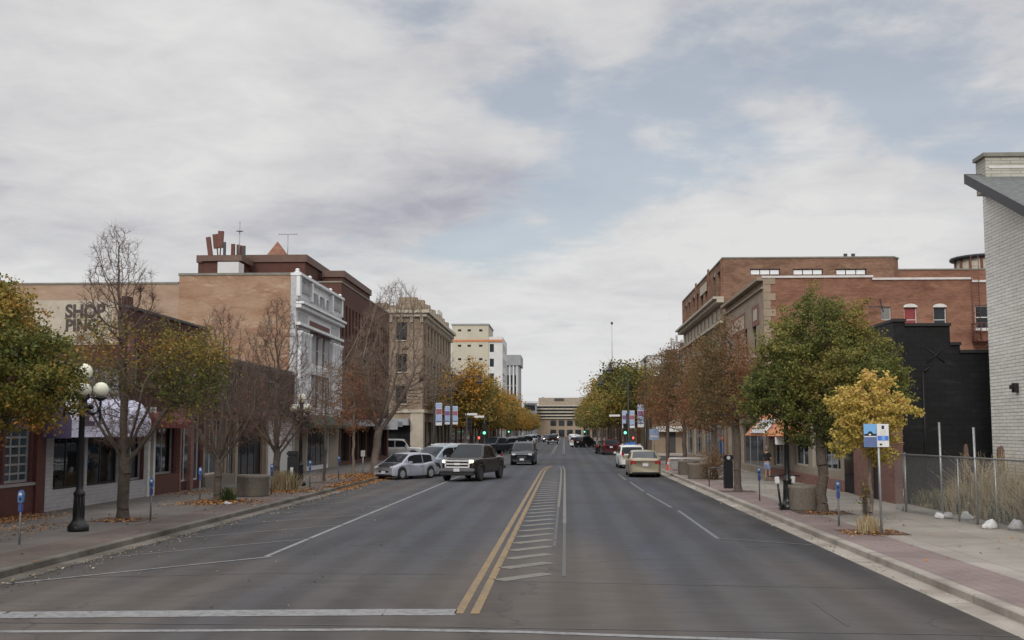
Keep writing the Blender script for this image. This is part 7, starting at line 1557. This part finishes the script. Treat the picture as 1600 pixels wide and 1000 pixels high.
    # wheels
    for i, (wx, sy) in enumerate(((xf, 1), (xf, -1), (xr, 1), (xr, -1))):
        T = Matrix.Translation((wx, sy * (W / 2 - .115), wr)) @ Matrix.Rotation(-sy * PI / 2, 4, 'X'); m = MB(T); m.lathe([(wr * .62, -.13), (wr * .93, -.13), (wr, -.10), (wr, .07), (wr * .93, .10), (wr * .64, .10), (wr * .62, .06)], n=26); m.lathe([(wr * .6, .02), (.02, .02)], n=16)
        w_ = part('wheel', m, 'tyre', o); m = MB(T); m.lathe([(wr * .66, .095), (wr * .60, .10), (wr * .57, .05)], n=24); m.lathe([(.06, .05), (.06, .095), (.01, .1)], n=12)
        for k in range(5):
            a = 2 * PI * k / 5 + i; c, s = math.cos(a), math.sin(a); q = wr * .60; m.add([(c * .04 - s * .035, s * .04 + c * .035, .09), (c * .04 + s * .035, s * .04 - c * .035, .09), (c * q + s * .05, s * q - c * .05, .085), (c * q - s * .05, s * q + c * .05, .085)], [(0, 1, 2, 3)])
        part('rim', m, S.get('rim', 'rim'), w_)
    # front and rear details
    xe = L / 2; zl = S.get('lamp_z', .66)
    for sy in (1, -1):
        m = MB(); yy = sy * W * .335; m.box(xe - .24, xe - .02, yy - .15, yy + .15, zl - .07, zl + .08); part('headlight', m, lit or 'headlamp', o, bevel=.03)
        tz = S.get('tail_z', zl + .12); ty = sy * W * S.get('tail_y', .33); th = S.get('tail_h', .10); m = MB(); m.box(-xe + .02, -xe + .17, ty - S.get('tail_w', .12), ty + S.get('tail_w', .12), tz - th, tz + th); part('tail_light', m, 'taillamp', o, bevel=.02)
        m = MB(); mx = S['ws'][0] + S.get('mir', .28); m.box(mx - .07, mx + .10, sy * (W / 2 + .02), sy * (W / 2 + .18), zbelt + .0, zbelt + .15); m.box(mx, mx + .05, sy * (W / 2 - .1) if sy > 0 else sy * (W / 2 + .03), sy * (W / 2 + .03) if sy > 0 else sy * (W / 2 - .1), zbelt + .02, zbelt + .07); part('wing_mirror', m, paint_, o, bevel=.02)
        if detail:
            for s in seams[:-1]: m = MB(); m.box(s + .1, s + .28, sy * (W / 2 * .99) - .012, sy * (W / 2 * .99) + .02, zbelt - .17, zbelt - .13); part('door_handle', m, paint_, o)
    g = S.get('grille', (.42, .56, .22)); m = MB(); m.box(xe - .12, xe + .004, -W * g[2], W * g[2], g[0], g[1]); part('grille', m, S.get('grille_mat', 'black_plastic'), o, bevel=.02)
    if S.get('bars'):
        m = MB(); a, b = g[0], g[1]
        for z in S['bars']: m.box(xe - .1, xe + .03, -W * g[2] - .02, W * g[2] + .02, z - .028, z + .028)
        m.box(xe - .1, xe + .03, -W * g[2] - .03, -W * g[2] + .03, a, b); m.box(xe - .1, xe + .03, W * g[2] - .03, W * g[2] + .03, a, b); m.box(xe - .1, xe + .045, -.14, .14, (a + b) / 2 - .05, (a + b) / 2 + .05); part('chrome_bars', m, 'chrome', o)
        m = MB(); m.box(xe - .1, xe + .10, -W * .46, W * .46, .52, .68); part('front_bumper', m, 'bumper', o, bevel=.04); m = MB(); m.box(xe - .1, xe + .07, -W * .44, W * .44, .32, .49); part('air_dam', m, 'black_plastic', o, bevel=.03)
        m = MB(); m.box(-xe - .12, -xe + .05, -W * .46, W * .46, .52, .70); part('rear_bumper', m, 'bumper', o, bevel=.03)
    else:
        m = MB(); m.box(xe - .2, xe - .005, -W * .36, W * .36, .24, .34); part('lower_intake', m, 'black_plastic', o, bevel=.02); m = MB(); m.box(-xe + .0, -xe + .2, -W * .40, W * .40, .22, .32); part('rear_valance', m, 'black_plastic', o, bevel=.02)
    pz = S.get('plate_z', .44); m = MB(); m.box(xe + (.11 if S.get('bars') else .008), xe + (.12 if S.get('bars') else .018), -.16, .16, pz - .08, pz + .08); part('front_plate', m, 'plate', o); pz = S.get('rplate_z', .72); m = MB(); m.box(-xe - .012, -xe + (.1 if not S.get('bars') else -.002), -.16, .16, pz - .08, pz + .08); part('rear_plate', m, 'plate', o)
    if S.get('rack'):
        m = MB()
        for sy in (1, -1): m.bar((S['rack'][0], sy * W * .33, H + .07), (S['rack'][1], sy * W * .33, H + .07), .022)
        part('roof_rails', m, 'chrome', o)
    return o
HATCH = dict(L=4.01, W=1.78, H=1.58, wr=.35, xf=1.29, xr=-1.28, low=[(-2.0, .90), (-1.85, 1.0), (-1.3, 1.02), (-.6, .93), (.2, .92), (1.0, .98), (1.35, .95), (1.75, .84), (2.0, .70)], belt=.95,
    roof=[(-1.95, 1.02), (-1.72, 1.36), (-1.3, 1.52), (-.5, 1.58), (.1, 1.56), (.5, 1.48), (1.25, .98)], side=[(-1.45, -.62), (-.56, .72)], ws=(.42, 1.25), rs=(-1.95, -1.62), seams=[-.58, .62], lamp_z=.72, tail_z=.92, rim='rim', tumble=.22)
SEDAN = dict(L=4.85, W=1.83, H=1.46, wr=.33, xf=1.42, xr=-1.36, low=[(-2.42, .88), (-2.2, 1.02), (-1.6, 1.06), (0, .96), (1.1, .97), (1.9, .86), (2.42, .66)], belt=.95,
    roof=[(-1.95, 1.04), (-1.05, 1.38), (-.5, 1.45), (.1, 1.46), (.5, 1.40), (1.35, .96)], side=[(-1.35, -.42), (-.36, .85)], ws=(.42, 1.35), rs=(-1.95, -1.0), seams=[-1.2, -.38, .72], lamp_z=.66, tail_z=.84, tail_w=.17, tail_y=.37, rplate_z=.70, tumble=.24)
SUV = dict(L=4.65, W=1.86, H=1.72, wr=.36, xf=1.38, xr=-1.34, low=[(-2.32, .95), (-2.2, 1.05), (-1, 1.05), (.9, 1.06), (1.5, 1.02), (2.0, .93), (2.32, .74)], belt=1.05, clear=.25,
    roof=[(-2.28, 1.06), (-2.0, 1.55), (-1.6, 1.68), (-.5, 1.72), (.2, 1.70), (.5, 1.62), (1.3, 1.06)], side=[(-1.95, -1.25), (-1.18, -.35), (-.28, .78)], ws=(.42, 1.3), rs=(-2.28, -1.92), seams=[-1.2, -.32, .70], lamp_z=.80, tail_z=1.05, tail_h=.18, tail_w=.08, tail_y=.35, rplate_z=.85, grille=(.5, .72, .2), rack=(-1.7, .1), tumble=.17)
BOXY = dict(L=4.5, W=1.84, H=1.82, wr=.38, xf=1.36, xr=-1.32, low=[(-2.24, 1.05), (1.1, 1.10), (1.9, 1.05), (2.24, .86)], belt=1.1, clear=.3,
    roof=[(-2.2, 1.74), (-2.0, 1.81), (-.5, 1.82), (.35, 1.80), (.55, 1.72), (1.0, 1.10)], side=[(-2.05, -1.3), (-1.2, -.35), (-.25, .68)], ws=(.45, 1.0), rs=(-9, -8), seams=[-1.25, -.3, .62], flatback=True, lamp_z=.88, tail_z=1.1, tail_h=.14, tail_w=.08, tail_y=.43, grille=(.6, .86, .2), tumble=.10)
TRUCK = dict(L=5.85, W=2.03, H=1.90, wr=.45, xf=1.92, xr=-1.72, low=[(-2.92, 1.20), (-.95, 1.20), (-.90, 1.17), (1.15, 1.17), (1.3, 1.19), (2.5, 1.14), (2.92, 1.03)], belt=1.2, clear=.42, crown=.03,
    roof=[(-.95, 1.22), (-.80, 1.74), (-.5, 1.85), (.3, 1.88), (.62, 1.82), (1.45, 1.19)], side=[(-.70, .1), (.17, 1.05)], ws=(.6, 1.45), rs=(-.95, -.80), seams=[-.88, .12, 1.25], lamp_z=1.02, tail_z=1.1, rim='dark_rim', tail_h=.2, tail_w=.06, tail_y=.345, grille=(.70, 1.10, .31), grille_mat='black_plastic', bars=[.74, .90, 1.06], plate_z=.6, rplate_z=.78, bed=(-2.85, -1.0), tumble=.30, mir=.5)
def gpt(px, py): return GP(px, py, 0)
# left side
w1, w2 = gpt(628, 749.5), gpt(680, 746); f = Vector((w1.x, w1.y, 0)); b = Vector((w2.x, w2.y, 0)); hd = math.atan2(-.84, -.55)
d = Vector((math.cos(hd), math.sin(hd), 0)); lft = Vector((-d.y, d.x, 0)); c = f - d * 1.29 - lft * .8
hatch = car('silver two-tone electric hatchback angle-parked with black bonnet, front of the left row', 'car', (c.x, c.y, 0), hd, HATCH, 'p_silver', 'cars parked along the left kerb')
m = MB(); vs = []
for x in np.linspace(.85, 1.98, 8): z = interp(HATCH['low'], x) + .032; hwid = .62 - .10 * max(0, x - 1.5); vs += [(x, -hwid, z - .004), (x, 0, z + .004), (x, hwid, z - .004)]
m.add(vs, [(3 * i + k, 3 * i + k + 1, 3 * i + k + 4, 3 * i + k + 3) for i in range(7) for k in range(2)]); part('black_bonnet', m, 'p_black', hatch); hatch.scale = (.92, .92, .88); hatch.location = (c.x - d.x * -.05, c.y, 0)
def parked(label, X, Y, S, pm, hd_deg, cat='car', grp=None, **k): return car(label, cat, (X, Y, 0), math.radians(hd_deg), S, pm, grp, **k)
ang = -123; grp = 'cars parked along the left kerb'
parked('pale blue-silver SUV angle-parked right behind the silver hatchback', -7.3, 67.8, SUV, 'p_ltblue', ang, grp=grp)
parked('silver SUV with roof rails, third in the angled row at left', -7.6, 72.6, SUV, 'p_silver', ang, grp=grp)
parked('white boxy off-road car turning at the cross street, left', -15.1, 105.5, BOXY, 'p_white', 0, 'off-road car', name='moving_car')
parked('white boxy van-like vehicle behind the white off-road car', -17.7, 110.5, BOXY, 'p_white', 0, 'van', name='moving_car').scale = (1.05, 1.05, 1.2)
p1, p2 = gpt(724, 753), gpt(775, 749); hd = -103
car('dark brown pickup truck with big chrome grille and lit headlamps driving towards us', 'pickup truck', (-4.85, 62.2, 0), math.radians(hd), TRUCK, 'p_truck', None, 'headlit', 'pickup_truck')
g = gpt(815, 727); car('dark blue SUV driving towards us behind the pickup, lamps off', 'car', (g.x + .1, g.y + 2.3, 0), math.radians(-92), SUV, 'p_navy', None, 'headlamp', 'moving_car')
base = {}
for i, (px, Y, S, pm_, cat, lb, h_) in enumerate([(776, 130, TRUCK, 'p_navy', 'pickup truck', 'dark blue pickup parked just beyond the crossing at left', -122), (790, 141, SUV, 'p_black', 'car', 'black SUV parked behind the dark blue pickup, left', -120),
        (800, 153, SEDAN, 'p_grey', 'car', 'grey sedan in the far left parked row, before the dark SUV', -118), (812, 166, SUV, 'p_navy', 'car', 'dark SUV in the far left parked row beyond the grey sedan', -118), (818, 178, SEDAN, 'p_silver', 'car', 'silver sedan in the far left parked row', -118),
        (826, 196, SUV, 'p_black', 'car', 'black SUV far down the left parked row', -118), (832, 215, SEDAN, 'p_white', 'car', 'white sedan far down the left parked row', -118), (837, 238, SUV, 'p_silver', 'car', 'silver SUV far down the left row by the next crossing', -118), (843, 268, SUV, 'p_grey', 'car', 'grey SUV near the end of the left parked row', -118), (848, 300, SEDAN, 'p_white', 'car', 'white sedan at the end of the left parked row', -118)]):
    x = min(max(PY(px, 690, Y)[0], -8.4), -7.2); parked(lb, x, Y, S, pm_, h_, cat, 'cars parked beyond the crossing on the left', detail=False)
# moving, far
g = gpt(866, 694.5); car('dark red pickup driving away in the middle distance', 'pickup truck', (g.x - .3, g.y + 2.5, 0), math.radians(90), TRUCK, 'p_black', None, None, 'pickup_truck', detail=False)
car('oncoming white car with bright headlamps beyond the dark pickup', 'car', (PY(868, 680, 300)[0], 300, 0), math.radians(-90), BOXY, 'p_white', None, 'headwhite', 'moving_car', detail=False)
car('distant blue SUV coming towards us left of the bright headlamps', 'car', (PY(855, 680, 262)[0], 262, 0), math.radians(-92), SUV, 'p_navy', None, 'headwhite', 'moving_car', detail=False)
# right side
grp = 'cars parked along the right kerb'
g = gpt(1010, 746); parked('champagne sedan parked at the right kerb, nearest of the parked cars there', g.x - .05, g.y + 2.3, SEDAN, 'p_tan', 90, grp=grp)
g = gpt(985, 732); parked('white SUV parked in front of the champagne sedan on the right', g.x + .1, g.y + 2.2, SUV, 'p_white', 91, grp=grp).scale = (1, 1, .92)
g = gpt(957, 715); parked('dark red SUV parked just beyond the crossing on the right', PY(957, 700, 127)[0] - .3, 127, SUV, 'p_red', 92, grp=grp)
parked('dark grey sedan parked in front of the dark red SUV', PY(941, 700, 134)[0] + .1, 134.5, SEDAN, 'p_black', 90, grp=grp)
for i, (px, Y, S, pm_, lb, h_) in enumerate([(905, 186, SUV, 'p_white', 'white SUV angle-parked far down on the right', 60), (914, 182, SUV, 'p_black', 'black SUV beside the white one far down on the right', 60), (897, 215, BOXY, 'p_white', 'white van-like car farther down the right row', 62), (903, 208, SUV, 'p_silver', 'silver SUV between white cars far down the right row', 62), (893, 250, SEDAN, 'p_grey', 'grey sedan near the end of the right parked row', 62), (890, 290, SUV, 'p_white', 'white SUV at the end of the right parked row', 62)]):
    x = min(max(PY(px, 690, Y)[0], 2.6), 3.9); parked(lb, x, Y, S, pm_, h_, 'car', 'cars parked beyond the crossing on the right', detail=False)
